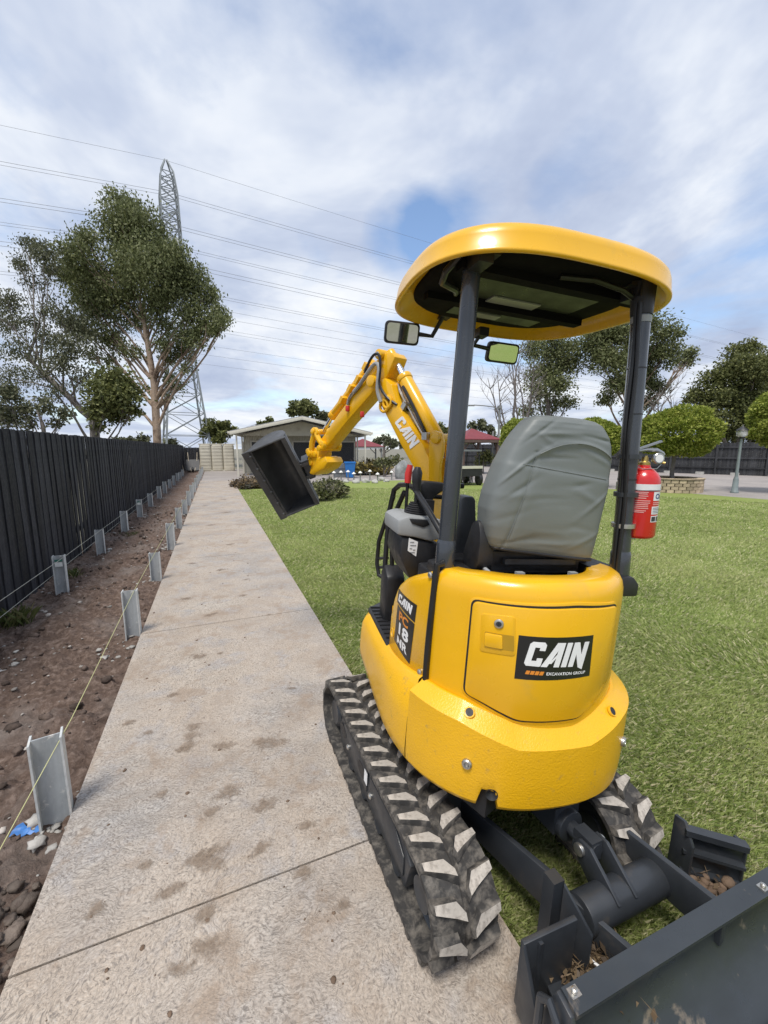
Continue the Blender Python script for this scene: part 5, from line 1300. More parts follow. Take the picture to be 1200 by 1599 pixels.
# ------------------------------------------------ upper body surfaces
def contour(a, b, n, v_right, v_left, N=120):
    pts = [(a, v_right)]
    for i in range(N + 1):
        t = math.pi / 2 - math.pi * i / N
        pts.append((a * math.copysign(abs(math.sin(t)) ** (2 / n), math.sin(t)), -b * abs(math.cos(t)) ** (2 / n)))
    k = max(2, int((v_left) / .02))
    for i in range(1, k + 1): pts.append((-a, v_left * i / k))
    return np.array(pts)
class Surf:
    """a wall following a plan contour; s = arc length from the rear centre, positive to the right"""
    def __init__(s, *a):
        P = contour(*a); d = np.linalg.norm(np.diff(P, axis=0), axis=1); L = np.concatenate([[0], np.cumsum(d)])
        i0 = np.argmin(np.abs(P[:, 0]) + (P[:, 1] > 0) * 9); s.s = L[i0] - L; s.P = P
        o = np.argsort(s.s); s.so, s.Po = s.s[o], P[o]
    def at(s, q):
        return np.array([np.interp(q, s.so, s.Po[:, 0]), np.interp(q, s.so, s.Po[:, 1])])
    def map(s, q, w, off=0.0):
        p = s.at(q); e = .012; t = s.at(q + e) - s.at(q - e); t /= np.linalg.norm(t) + 1e-9
        n = np.array([t[1], -t[0]])
        return Vector((p[0] + n[0] * off, p[1] + n[1] * off, w))
    def s_of(s, u, v=None):
        """arc position of the contour point nearest (u, v), rear side if v is left out"""
        if v is None:
            m = s.Po[:, 1] < -.15; k = np.argmin(np.abs(s.Po[m, 0] - u)); return float(s.so[m][k]) if abs(s.Po[m, 0][k] - u) > .02 else float(np.interp(u, s.Po[m, 0], s.so[m]))
        k = np.argmin((s.Po[:, 0] - u) ** 2 + (s.Po[:, 1] - v) ** 2); return float(s.so[k])
WALL = Surf(.43, .53, 2.2, .15, .14)
BUMP = Surf(.49, .575, 2.4, .16, .62)
def rpoly(P, r, n=4):
    """polygon with rounded corners"""
    out = []; k = len(P)
    for i in range(k):
        p, a, b = Vector(P[i]), Vector(P[i - 1]), Vector(P[(i + 1) % k]); da, db = (a - p), (b - p); q = min(r, da.length * .45, db.length * .45)
        s_, e_ = p + da.normalized() * q, p + db.normalized() * q
        for j in range(n + 1):
            t = j / n; out.append(tuple((s_ * (1 - t) ** 2 + p * 2 * t * (1 - t) + e_ * t * t)))
    return out
def slab(poly, t0, t1, fn, bev=0.0, cut=.03, mat_=0):
    """a plate with outline poly (2D), mapped by fn(x, y, offset)"""
    bb = B(); bb.prism(poly, lambda a, b, t: Vector((a, b, t)), t0, t1, bev=bev)
    xs = [p[0] for p in poly]; x = min(xs) + cut
    while x < max(xs) - .004:
        bmesh.ops.bisect_plane(bb.bm, geom=bb.bm.verts[:] + bb.bm.edges[:] + bb.bm.faces[:], plane_co=(x, 0, 0), plane_no=(1, 0, 0)); x += cut
    for v in bb.bm.verts: v.co = fn(v.co.x, v.co.y, v.co.z)
    return bb
def wallmap(x, y, z): return WALL.map(x, y, z)

def skin(S, sa, sb, prof, n=70, closed=False):
    """prof(s) gives a list of (offset, w)"""
    bb = B(); rings = []
    for i in range(n + 1):
        q = sa + (sb - sa) * i / n; rings.append([S.map(q, w, o) for o, w in prof(q)])
    bb.loft(rings, closed, False); return bb
def wi_(q):
    u = BUMP.at(q)[0] + .045; return float(np.interp(abs(u), [0, .10, .30, .42], [.722, .722, .765, .765]))
def wc_(q):
    u = BUMP.at(q)[0] + .035; return float(np.interp(abs(u), [0, .13, .30, .42], [.668, .668, .722, .730]))
NQ = BUMP.s_of(-.238)
def bprof(q):
    a, c = wi_(q), wc_(q)
    k = float(np.interp(abs(q - NQ), [.022, .036], [1, 0])); lift = .062 * k
    return [(-.20 + .1 * k, .455 + lift), (-.10 + .04 * k, .430 + lift), (-.045 + .02 * k, .422 + lift), (-.018, .430 + lift), (-.004, .450 + lift * .85), (0, .485 + lift * .45), (.002, .55), (.002, c - .03), (.002, c - .004), (-.002, c), (-.044, a - .016), (-.056, a - .004), (-.064, a - .004), (-.09, a - .02)]
sB = BUMP.s_of(-.452, -.283); sR = float(BUMP.so.max()) - .01
cw = part('counterweight', skin(BUMP, sR, sB, bprof, 220), m_cast, smooth=28)
def sprof(q):
    v = BUMP.at(q)[1]; top = float(np.interp(v, [-.3, -.1, .05, .62], [.765, .735, .712, .70])); ins = float(np.interp(v, [.50, .62], [0, .06]))
    bt = float(np.interp(v, [-.3, .1, .62], [.43, .43, .46]))
    return [(-.16 - ins, bt + .02), (-.05 - ins, bt - .004), (-.018 - ins, bt), (-.004 - ins, bt + .02), (-ins, bt + .06), (-.001 - ins, .60), (-.006 - ins, .655), (-.02 - ins, .685), (-.042 - ins, top - .006), (-.055 - ins, top), (-.09 - ins, top)]
sk = part('left_skirt', skin(BUMP, sB - .006, float(BUMP.so.min()) + .002, sprof, 60), m_cast, smooth=50)
sk['label'] = 'textured yellow casting along the left side'
# right front skirt in dark
bb = B(); bb.box((.40, .33, .56), (.14, .34, .22), bev=.03); part('right_skirt', bb, m_cast)
# bolts, sockets and the notch of the counterweight
def socket(name, q, w, r, depth_m, S=BUMP, off=.0, parent=cw, bolt=None, tilt=0.0):
    p = S.map(q, w, off); n = (S.map(q, w, off + .1) - p).normalized(); n = (n + Vector((0, 0, tilt))).normalized()
    bb = B(); bb.lathe([(r * 1.45, -.004), (r * 1.32, .0022), (r * 1.05, .0018), (r, -.001), (r * .5, -.0015), (.0005, -.0015)], p, n, 24); obj('boss', bb, m_cast, parent, FU, smooth=60)
    bb = B(); bb.lathe([(r * .98, .0000), (r * .98, .0012), (.0005, .0012)], p, n, 20); obj('bolt_hole', bb, depth_m, parent, FU)
    if bolt:
        bb = B(); bb.lathe([(bolt, .001), (bolt, .012), (bolt * .8, .016), (bolt * .55, .016), (bolt * .5, .008), (.0005, .008)], p, n, 16); obj('bolt', bb, m_zinc, parent, FU)
socket('a', BUMP.s_of(-.315), .742, .013, m_blk, off=-.028, tilt=.9)
socket('b', BUMP.s_of(.235), .735, .013, m_blk, off=-.024, tilt=.9)
socket('c', BUMP.s_of(-.303), .582, .027, m_cast, bolt=.017, off=-.002)
socket('d', BUMP.s_of(.30), .60, .027, m_cast, bolt=.017, off=-.002)
bb = B(); pn_ = BUMP.map(NQ, .44, -.10); bb.box(pn_, (.14, .10, .10), rot=(0, 0, .5), bev=.01); obj('notch_backing', bb, m_blk, cw, FU)
pn_ = BUMP.map(NQ + .012, .492, .001); nn_ = (BUMP.map(NQ + .012, .492, .1) - pn_).normalized()
bb = B(); bb.lathe([(.021, -.012), (.020, .0005), (.014, -.004), (.0005, -.012)], pn_, nn_, 18); obj('towing_eye', bb, m_blk, cw, FU)

# rear cover wall with rounded top
def wt_(q):
    u, v = WALL.at(q); return float(np.interp(u, [-.43, -.38, -.3, -.1, .1, .3, .43], [1.175, 1.18, 1.195, 1.205, 1.207, 1.205, 1.19]))
def wprof(q):
    t = wt_(q)
    return [(0, .69), (0, .80), (0, t - .085), (-.002, t - .055), (-.008, t - .030), (-.019, t - .012), (-.036, t - .002), (-.06, t), (-.11, t - .004), (-.13, t - .012), (-.135, t - .05), (-.14, 1.0)]
sW = WALL.s_of(-.386, -.268)
cover = part('rear_cover', skin(WALL, float(WALL.so.max()) - .01, sW, wprof, 100), m_yellow, smooth=50)
# raised edge line round the door
dpoly = [(WALL.s_of(-.296), 1.112), (WALL.s_of(.0), 1.128), (WALL.s_of(.185), 1.118), (WALL.s_of(.205), .99), (WALL.s_of(.205), .855), (WALL.s_of(.065), .742), (WALL.s_of(-.150), .737), (WALL.s_of(-.245), .772), (WALL.s_of(-.294), .785)]
def grow(P, d):
    c = Vector((sum(p[0] for p in P) / len(P), sum(p[1] for p in P) / len(P))); return [tuple(c + (Vector(p) - c) * (1 + d / (Vector(p) - c).length)) for p in P]
bb = slab(rpoly(grow(dpoly, .019), .03), -.01, .0025, wallmap, bev=.0012); obj('door_surround', bb, m_yellow, cover, FU)
bb = slab(rpoly(grow(dpoly, .009), .024), -.01, .0036, wallmap); obj('door_gap', bb, m_blk, cover, FU)  # black slab standing in for the dark gap round the door
door = part('engine_door', slab(rpoly(dpoly, .02), -.004, .0105, wallmap, bev=.004), m_yellow)
door['label'] = 'yellow rear engine door with latch and sign'
def onwall(name, poly, t0, t1, m, parent, bev=0.0, cut=.03):
    return obj(name, slab(poly, t0, t1, wallmap, bev, cut), m, parent, FU)
sx = lambda u: WALL.s_of(u)
onwall('latch_plate', rpoly([(sx(-.273), 1.080), (sx(-.188), 1.090), (sx(-.176), .958), (sx(-.268), .950)], .012), .004, .0128, m_yellow, door, .002)
onwall('latch_recess', rpoly([(sx(-.260), 1.022), (sx(-.186), 1.026), (sx(-.181), .974), (sx(-.258), .970)], .005), .006, .0133, mat('yellow_painted_shade', (.42, .24, .01), .45), door, 0)  # shade of the latch recess painted as darker yellow on a flat plate
onwall('latch_handle', rpoly([(sx(-.259), 1.018), (sx(-.216), 1.020), (sx(-.212), .976), (sx(-.257), .973)], .004), .006, .0175, m_yellow, door, .003)
q = sx(-.228); p = WALL.map(q, 1.058, .0128); n = (WALL.map(q, 1.058, .1) - p).normalized()
bb = B(); bb.lathe([(.015, 0), (.015, .004), (.012, .006), (.0005, .006)], p, n, 24); lk = obj('lock', bb, m_zinc, door, FU)
bb = B(); bb.lathe([(.009, .006), (.008, .008), (.0005, .008)], p, n, 18); bb2 = B(); bb2.box(p + n * .0085, (.002, .002, .010)); obj('lock_barrel', bb, m_char, door, FU); obj('key_slot', bb2, m_blk, door, FU)

# lettering
CAIN = [[[(.10, 0), (.66, 0), (.70, .06), (.70, .34), (.46, .34), (.46, .22), (.25, .22), (.25, .78), (.46, .78), (.46, .66), (.70, .66), (.70, .90), (.60, 1), (.10, 1), (0, .90), (0, .10)]],
        [[(.0, 0), (.26, 0), (.56, .70), (.56, 0), (.80, 0), (.80, 1), (.44, 1)], [(.30, .14), (.42, .14), (.57, .40), (.57, .52)]],
        [[(0, 0), (.24, 0), (.24, 1), (0, 1)]],
        [[(0, 0), (.23, 0), (.23, .52), (.50, -.04), (.74, -.14), (.74, 1), (.51, 1), (.51, .46), (.26, 1), (0, 1)]]]
ADV = [.72, .90, .34, .80]
def cain(x0, y0, h, wscale=1.0, slant=.20):
    """polygons of the word in 2D"""
    out = []; x = 0.0
    for g, ad in zip(CAIN, ADV):
        for P in g: out.append([(x0 + (x + a + slant * b) * h * wscale, y0 + b * h) for a, b in P])
        x += ad
    return out
def letters_on(polys, t0, t1, fn, cut=.03):
    bb = B()
    for P in polys:
        b2 = B(); b2.prism(P, lambda a, b, t: Vector((a, b, t)), t0, t1); bmesh.ops.triangulate(b2.bm, faces=b2.bm.faces[:])
        vs = {v: bb.bm.verts.new(fn(v.co.x, v.co.y, v.co.z)) for v in b2.bm.verts}
        for f in b2.bm.faces: bb.bm.faces.new([vs[v] for v in f.verts])
        b2.bm.free()
    return bb
def text_on(txt, x0, y0, size, t, fn, bold=.0, slant=0.0, sx_=1.0, center=False):
    cu = bpy.data.curves.new('txt', 'FONT'); cu.body = txt; cu.size = size; cu.offset = bold * size; cu.resolution_u = 3; cu.shear = slant; cu.fill_mode = 'FRONT' if False else cu.fill_mode
    if center: cu.align_x = 'CENTER'
    o = bpy.data.objects.new('txt', cu); COL.objects.link(o)
    me = bpy.data.meshes.new_from_object(o.evaluated_get(bpy.context.evaluated_depsgraph_get()))
    bpy.data.objects.remove(o); bpy.data.curves.remove(cu)
    bb = B(); bb.bm.from_mesh(me); bpy.data.meshes.remove(me)
    for v in bb.bm.verts: v.co = fn(x0 + v.co.x * sx_, y0 + v.co.y, t)
    return bb
s0, s1 = sx(-.172), sx(.082)
onwall('sticker', [(s0, .882), (s1, .892), (s1 - .008, 1.035), (s0 - .002, 1.030)], .006, .0112, m_stick, door, 0, .02)
hh = .082
obj('lettering', letters_on(cain(s0 + .022, .932, hh, .90), .008, .0125, wallmap), m_white, door, FU, smooth=0)
obj('lettering', text_on('EXCAVATION GROUP', s0 + .096, .9040, .0140, .0122, wallmap, .02), m_white, door, FU, smooth=0)
for k in range(4):
    x = s0 + .030 + .0145 * k; onwall('orange_bar', [(x, .903), (x + .0115, .903), (x + .0155, .915), (x + .004, .915)], .008, .0122, m_orange, door)

# left panel
sPf = WALL.s_of(-.43, .10)
def lprof(q):
    u, v = WALL.at(q); t = float(np.interp(-v, [-.10, -.07, -.03, .04, .12, .20, .27], [.90, .975, 1.03, 1.075, 1.112, 1.145, 1.178]))
    bt = float(np.interp(-v, [-.10, 0, .27], [.70, .712, .735]))
    e = .004
    return [(-.05, bt), (e - .006, bt), (e, bt + .008), (e, t - .05), (e - .002, t - .03), (e - .010, t - .012), (e - .022, t - .002), (e - .045, t), (-.10, t - .01), (-.11, t - .1)]
lp_ = part('left_panel', skin(WALL, sW - .010, sPf, lprof, 60), m_yellow, smooth=50)
lp_['label'] = 'yellow left rear side panel with model sign'
bb = B(); rows = [[WALL.map(sPf + .0, w, o) for o in (.002, -.04, -.12, -.2)] for w in (.70, .80, .90)]; bb.loft(rows, False, False); obj('panel_edge', bb, m_yellow, lp_, FU)
bb = B(); bb.tube([WALL.map(sW - .002, w, .004 + .004 * math.sin(w * 9)) for w in np.linspace(.728, 1.192, 14)] + [WALL.map(sW - .002, 1.198, -.03)], .0125, 10); part('seal_strip', bb, m_hose)
def lm(x, y, z): return WALL.map(x, y, z)
qa, qb = WALL.s_of(-.43, .025), WALL.s_of(-.409, -.188)      # front and rear ends of the signs
def leftmap(fx, w, z):
    """fx 0..1 from the panel's front to the rear, sheared a little as the signs sit"""
    return WALL.map(qa + (qb - qa) * fx, w, z)
obj('sticker', slab([(0, .948), (.97, .938), (1.0, 1.010), (.03, 1.008)], .003, .0052, leftmap, cut=.1), m_stick, lp_, FU)
def leftmap2(x, y, z): return leftmap(x, y, z)
W_ = abs(qa - qb)
obj('lettering', letters_on([[(a / W_, b) for a, b in P] for P in cain(.018, .960, .036, 1.50)], .004, .0062, leftmap), m_white, lp_, FU, smooth=0)
obj('sticker', slab([(-.02, .775), (.90, .760), (.97, .932), (.05, .940)], .003, .0052, leftmap, cut=.1), m_stick, lp_, FU)
def lt(txt, x, y, size, m, bold=.03, sxx=1.0):
    return obj('lettering', text_on(txt, 0, 0, size, .0060, lambda a, b, z: leftmap((x + a * sxx) / W_, y + b, z), bold, .0, 1.0, True), m, lp_, FU, smooth=0)
lt('PC', W_ * .47, .890, .052, m_orange, .035, 1.7)
lt('18', W_ * .47, .833, .066, m_white, .035, 1.9)
lt('MR', W_ * .47, .784, .048, m_white, .03, 1.7)
for v_, w_ in ((-.248, 1.150), (-.235, .765)):
    q = WALL.s_of(-.395, v_); p = WALL.map(q, w_, .004); n = (WALL.map(q, w_, .1) - p).normalized(); bb = B(); bb.lathe([(.012, 0), (.012, .004), (.007, .008), (.0005, .008)], p, n, 14); obj('bolt', bb, m_zinc, lp_, FU)
q = WALL.s_of(-.43, .065); p = WALL.map(q, .790, .0045); n = (WALL.map(q, .79, .1) - p).normalized(); bb = B(); bb.lathe([(.022, 0), (.022, .003), (.017, .0035), (.016, .001), (.0005, .001)], p, n, 20); obj('lock_ring', bb, m_yellow, lp_, FU)
q = WALL.s_of(.402, -.20); bb = slab([(q - .016, 1.135), (q + .016, 1.135), (q + .016, 1.165), (q - .016, 1.165)], .001, .003, wallmap); obj('white_sticker', bb, m_white, cover, FU)

# deck, inner frame
bb = B()
cpts = [BUMP.map(q, 0, -.07) for q in np.linspace(float(BUMP.so.max()) - .01, float(BUMP.so.min()) + .002, 60)]
bb.prism([(p.x, p.y) for p in cpts] + [(-.30, .66), (.34, .60), (.40, .45)], lambda a, b, t: Vector((a, b, t)), .47, .685); part('house_frame', bb, m_char)
bb = B(); cp2 = [WALL.map(q, 0, -.06) for q in np.linspace(float(WALL.so.max()) - .01, WALL.s_of(-.42, -.02), 50)]
bb.prism([(p.x, p.y) for p in cp2], lambda a, b, t: Vector((a, b, t)), .66, 1.135, bev=.01); part('seat_plinth', bb, m_blk)
bb = B(); bb.prism([(-.448, .10), (-.445, .56), (-.36, .645), (.30, .645), (.38, .5), (.38, .1)], lambda a, b, t: Vector((a, b, t)), .684, .712, bev=.01); mat_o = part('deck_mat', bb, m_blk)
for k in range(9):
    bb = B(); bb.box((-.405, .17 + .048 * k, .715), (.055, .014, .008), bev=.003); obj('grip_rib', bb, m_blk, mat_o, FU)
for k in range(6):
    bb = B(); bb.box((-.33, .17 + .065 * k, .715), (.05, .014, .008), bev=.003); obj('grip_rib', bb, m_blk, mat_o, FU)

# ------------------------------------------------ seat under a grey cover
def seat_ring(w, hwid, thick, cv, cu, n=40, e=2 / 4.6):
    ring = []
    for j in range(n):
        t = 2 * math.pi * j / n; c, s_ = math.cos(t), math.sin(t)
        ring.append(Vector((cu + hwid * math.copysign(abs(c) ** e, c), cv + thick * math.copysign(abs(s_) ** e, s_), w)))
    return ring
bb = B(); rings = []
SV = -.31
seat_px = [(866, 768, 925), (858, 764, 927), (845, 761, 929), (825, 759, 932), (800, 759, 936), (775, 763, 940), (750, 771, 944), (728, 779, 946), (708, 789, 947), (692, 798, 946), (680, 806, 943), (670, 814, 937), (662, 820, 932), (656, 827, 922), (652.5, 838, 906)]
th_ = [.060, .068, .074, .078, .079, .079, .077, .075, .072, .070, .068, .065, .060, .050, .036]
sp = []
for (y, xl, xr), th in zip(seat_px, th_):
    A_, B_ = fpx(FU, xl, y, 'v', SV + .03), fpx(FU, xr, y, 'v', SV + .03)
    w = (A_.z + B_.z) / 2; sp.append((w, (B_.x - A_.x) / 2, th, -.235 - .09 * (w - 1.25) / .5 * .5, (A_.x + B_.x) / 2))
rc = random.Random(9)
CREASE = [(rc.uniform(-.16, .22), rc.uniform(1.28, 1.52), rc.gauss(.15, .35), rc.uniform(.04, .11), rc.uniform(.006, .012), rc.choice((-1, 1)) * rc.uniform(.002, .0048)) for _ in range(16)]
CREASE += [(rc.uniform(-.10, .20), rc.uniform(1.60, 1.72), rc.gauss(0, .5), rc.uniform(.03, .08), rc.uniform(.005, .009), rc.choice((-1, 1)) * rc.uniform(.002, .0045)) for _ in range(9)]
def fold(x, w, s_):
    f = .0016 * math.sin(x * 13 + w * 15)
    for cx_, cw_, an, ln, wd, am in CREASE:
        dx, dw = x - cx_, w - cw_; al_ = dx * math.cos(an) + dw * math.sin(an); ac = -dx * math.sin(an) + dw * math.cos(an)
        f += am * math.exp(-(al_ / ln) ** 2 - (ac / wd) ** 2)
    f += .006 * (1 / (1 + math.exp((w - (1.555 - .10 * x)) * 260)))          # lower flap lies over the upper panel
    f += .006 * math.exp(-((w - (1.655 - 2.0 * (x - .08) ** 2)) / .007) ** 2)    # puckered top seam
    f -= .004 * math.exp(-((x - SEAMX(w)) / .007) ** 2) * (1 if w < 1.62 else 0)
    return f * s_
def SEAMX(w): return -.145 + .20 * (w - 1.28)
sp2 = []
for i in range(len(sp) - 1):
    for t in (0, .125, .25, .375, .5, .625, .75, .875): sp2.append(tuple(a_ + (b_ - a_) * t for a_, b_ in zip(sp[i], sp[i + 1])))
sp2.append(sp[-1]); sp = sp2
NS = 150
for i, (w, hwid, th, cv, cu) in enumerate(sp):
    ring = seat_ring(w, hwid, th, cv, cu, NS)
    for j, p in enumerate(ring):
        t = 2 * math.pi * j / NS; back = max(0, -math.sin(t)) ** .5
        p.y -= fold(p.x, w, back)
        p.z -= .10 * (p.x - cu) * max(0, 1 - i / 40) 
    rings.append(ring)
bb.loft(rings, True, True)
def seat_back(x, w):
    g_ = lambda k: float(np.interp(w, [q[0] for q in sp], [q[k] for q in sp])); c_ = min(.999, abs((x - g_(4)) / g_(1))); s_ = (1 - c_ ** 4.6) ** (1 / 4.6)
    return Vector((x, g_(3) - g_(2) * s_ - fold(x, w, s_ ** .5) - .0012, w))
seat = part('seat', bb, m_vinyl, smooth=70)
for f_ in ((lambda t: (-.13 + .35 * t, 1.558 - .10 * (-.13 + .35 * t))), (lambda t: (SEAMX(1.30 + .30 * t), 1.30 + .30 * t)), (lambda t: (-.07 + .30 * t, 1.655 - 2.0 * (-.07 + .30 * t - .08) ** 2))):
    bb_ = B(); bb_.tube([seat_back(*f_(t)) for t in np.linspace(0, 1, 24)], .0016, 6); obj('seam', bb_, m_vinyl, seat, FU)
seat['label'] = 'seat backrest under a wrinkled grey vinyl cover'
bb = B(); bb.tube([p + Vector((0, -.002 if p.y < -.24 else .002, .004)) for p in rings[0]] + [rings[0][0]], .007, 8); obj('hem', bb, m_blk, seat, FU)
# black side bolster of the seat, seen left of the cover
bb = B(); bb.prism(rpoly([(-.27, 1.17), (-.27, 1.30), (-.24, 1.36), (-.19, 1.34), (-.13, 1.20), (-.15, 1.15)], .04), lambda a, b, t: Vector((t, a, b)), -.225, -.165, bev=.02); part('seat_bolster', bb, m_blk)
bb = B(); bb.box((.03, -.10, 1.20), (.38, .30, .08), bev=.03); part('seat_cushion', bb, m_blk)
bb = B(); bb.box((.03, -.22, 1.185), (.36, .06, .035), bev=.010); bb.box((.03, -.27, 1.21), (.30, .02, .02), bev=.006); part('seat_frame', bb, m_char)
bb = B(); bb.tube([(-.21, -.20, 1.20), (-.17, -.315, 1.155), (-.10, -.335, 1.165), (.16, -.335, 1.165), (.20, -.32, 1.155)], .009, 10); part('seat_rail', bb, m_lgrey)
for x in (-.09, .13):
    bb = B(); bb.box((x, -.335, 1.17), (.03, .02, .035), bev=.004); bb.box((x - .01, -.32, 1.13), (.02, .015, .05), bev=.003); part('seat_clip', bb, m_lgrey)
for x in (-.05, .09, .17):
    bb = B(); bb.box((x, -.34, 1.145), (.022, .014, .02), bev=.003); part('catch', bb, m_zinc)
bb = B(); bb.tube([(-.30, -.24, 1.145), (-.10, -.30, 1.14), (.05, -.27, 1.15), (.2, -.30, 1.14), (.3, -.22, 1.15)], .012, 8); part('wiring', bb, m_hose)
bb = B(); bb.box((.30, -.20, 1.16), (.12, .18, .07), bev=.015); bb.box((.25, -.12, 1.23), (.06, .2, .12), bev=.015); part('right_console_base', bb, m_blk)
# lower corner mouldings beside the posts
bb = B(); bb.prism([(-.36, 1.13), (-.18, 1.13), (-.16, 1.155), (-.30, 1.18), (-.36, 1.17)], lambda a, b, t: Vector((a, t, b)), -.22, -.10, bev=.008); part('corner_moulding', bb, m_blk)

# ------------------------------------------------ posts and canopy
def post(pb, pt, r, name='canopy_post'):
    pb, pt = Vector(pb), Vector(pt); bb = B(); bb.cyl(pb, pt, r, r * .98, 28); po = part(name, bb, m_postp)
    d = (pt - pb).normalized()
    bb = B(); bb.cyl(pb - d * .02, pb + d * .11, r * 1.13, r * 1.13, 28, bev=.004); bb.tube([pb + d * .105, pb + d * .118], [r * 1.13, r * 1.0], 28); obj('post_sleeve', bb, m_postp, po, FU)
    return po, d
pL0, pL1 = Vector((-.336, -.225, 1.16)), Vector((-.334, -.225, 2.235))
poL, dL = post(pL0, pL1, .0315); poL['label'] = 'left rear canopy post in dark grey'
pR0, pR1 = Vector((.376, -.295, 1.145)), Vector((.303, -.285, 2.24))
poR, dR = post(pR0, pR1, .0325); poR['label'] = 'right rear canopy post with cables and clamps'
for t in (.36, .58, .73):
    p = pR0.lerp(pR1, t); bb = B(); bb.cyl(p, p + dR * .004, .0335, .0335, 28); obj('joint_line', bb, m_blk, poR, FU)
bb = B(); p = pR0.lerp(pR1, .90); bb.cyl(p, pR1, .036, .042, 24); obj('top_sleeve', bb, m_blk, poR, FU)
bb = B(); p = pR0.lerp(pR1, .875); bb.cyl(p, p + dR * .022, .0345, .0345, 24); obj('grey_tape', bb, m_lgrey, poR, FU)
for k, off in enumerate(((-.036, -.012), (-.030, -.026))):
    bb = B(); bb.tube([pR0.lerp(pR1, t) + Vector((off[0] - .004 * math.sin(t * 14 + k), off[1], 0)) for t in np.linspace(-.02, .93, 26)], .0075, 8); obj('cable', bb, m_hose, poR, FU)
for t in (.2, .31, .44):
    p = pR0.lerp(pR1, t); bb = B(); bb.cyl(p - dR * .008, p + dR * .008, .0425, .0425, 24); obj('clamp', bb, m_char if t != .2 else m_zinc, poR, FU)
bb = B(); bb.prism([(.30, 1.09), (.43, 1.09), (.43, 1.14), (.40, 1.17), (.33, 1.17), (.22, 1.12)], lambda a, b, t: Vector((a, t, b)), -.345, -.25, bev=.01); part('post_foot', bb, m_blk)
# front posts are none: the canopy stands on the two rear posts
FC = FU @ Matrix.Translation((-.02, .03, 2.212)) @ Matrix.Rotation(.042, 4, 'Z') @ Matrix.Rotation(.032, 4, 'X')
CA, CB, CN = .487, .462, 3.0
def crow(f, w, n=88, fa=None):
    ring = []; e = 2 / CN
    for j in range(n):
        t = 2 * math.pi * j / n; c, s_ = math.cos(t), math.sin(t)
        cc = (CA - f) * math.copysign(abs(c) ** e, c); vv = (CB - f) * math.copysign(abs(s_) ** e, s_)
        cc *= 1 - .055 * vv / CB
        ring.append(Vector((cc, vv, w - .012 * (cc / CA) ** 2)))
    return ring
bb = B()
bb.loft([crow(.40, .070), crow(.14, .068), crow(.085, .060), crow(.045, .042), crow(.026, .018), crow(.018, .003), crow(.014, -.001), crow(.002, -.001), crow(.0, .002), crow(.0, .008), crow(.003, .012), crow(.008, .055), crow(.013, .072), crow(.024, .086), crow(.045, .098), crow(.08, .109), crow(.13, .119), crow(.22, .130), crow(.33, .137), crow(.43, .140)], True, True)
canopy = part('canopy', bb, m_yellow, FC, smooth=60); canopy['label'] = 'rounded yellow canopy roof'
bb = B(); bb.loft([crow(.075, .062), crow(.078, .045), crow(.10, .030), crow(.13, .024), crow(.30, .022), crow(.44, .022)], True, True); m_head = mat('matt_black_headliner', (.007, .007, .0075), .85, var=.2, spec=.1)
obj('headliner', bb, m_head, canopy, FC, smooth=40)
m_tint = mat('dark_tinted_panel', (.026, .029, .023), .35, var=.1, spec=.2)
m_litep = mat('translucent_roof_panel', (.30, .31, .27), .35, var=.1)
for (x0, x1, y0, y1, m, nm) in ((-.26, .27, -.22, .02, m_tint, 'roof_window'), (-.20, .24, .12, .26, m_tint, 'roof_window'), (-.12, .10, -.03, .035, m_litep, 'roof_light'), (-.12, .04, .18, .235, m_litep, 'roof_light')):
    bb = B(); bb.box(((x0 + x1) / 2, (y0 + y1) / 2, .020 if m is m_tint else .015), (x1 - x0, y1 - y0, .006), bev=.002); obj(nm, bb, m, canopy, FC)
for y, h in ((-.24, .03), (.07, .035)):
    bb = B(); bb.box((0, y, .010), (.74, .05, h), bev=.008); obj('roof_beam', bb, m_head, canopy, FC)
bb = B(); bb.tube([(-.38, -.26, .03), (-.40, -.20, .0), (-.38, -.12, -.008), (-.30, -.06, .0), (-.27, .0, .01)], .012, 8); obj('grab_handle', bb, m_hose, canopy, FC)
bb = B(); bb.tube([(.30, -.32, -.02), (.22, -.33, .0), (.10, -.33, .012), (-.02, -.30, .012)], .009, 8); bb.tube([(.32, -.31, -.03), (.36, -.29, .0), (.40, -.27, .01)], .008, 8); obj('cable', bb, m_hose, canopy, FC)
bb = B(); bb.tube([(.43, -.27, .05), (.475, -.22, .03), (.49, -.20, -.04), (.465, -.22, -.10), (.41, -.27, -.135), (.35, -.30, -.12), (.325, -.31, -.08)], .0075, 8); obj('cable', bb, m_hose, canopy, FC)
for x in (-.33, .30):
    bb = B(); bb.box((x * .95, -.29, .030), (.08, .10, .02), bev=.006); bb.box((x, -.31, .01), (.05, .09, .05), bev=.006); obj('post_bracket', bb, m_blk, canopy, FC)
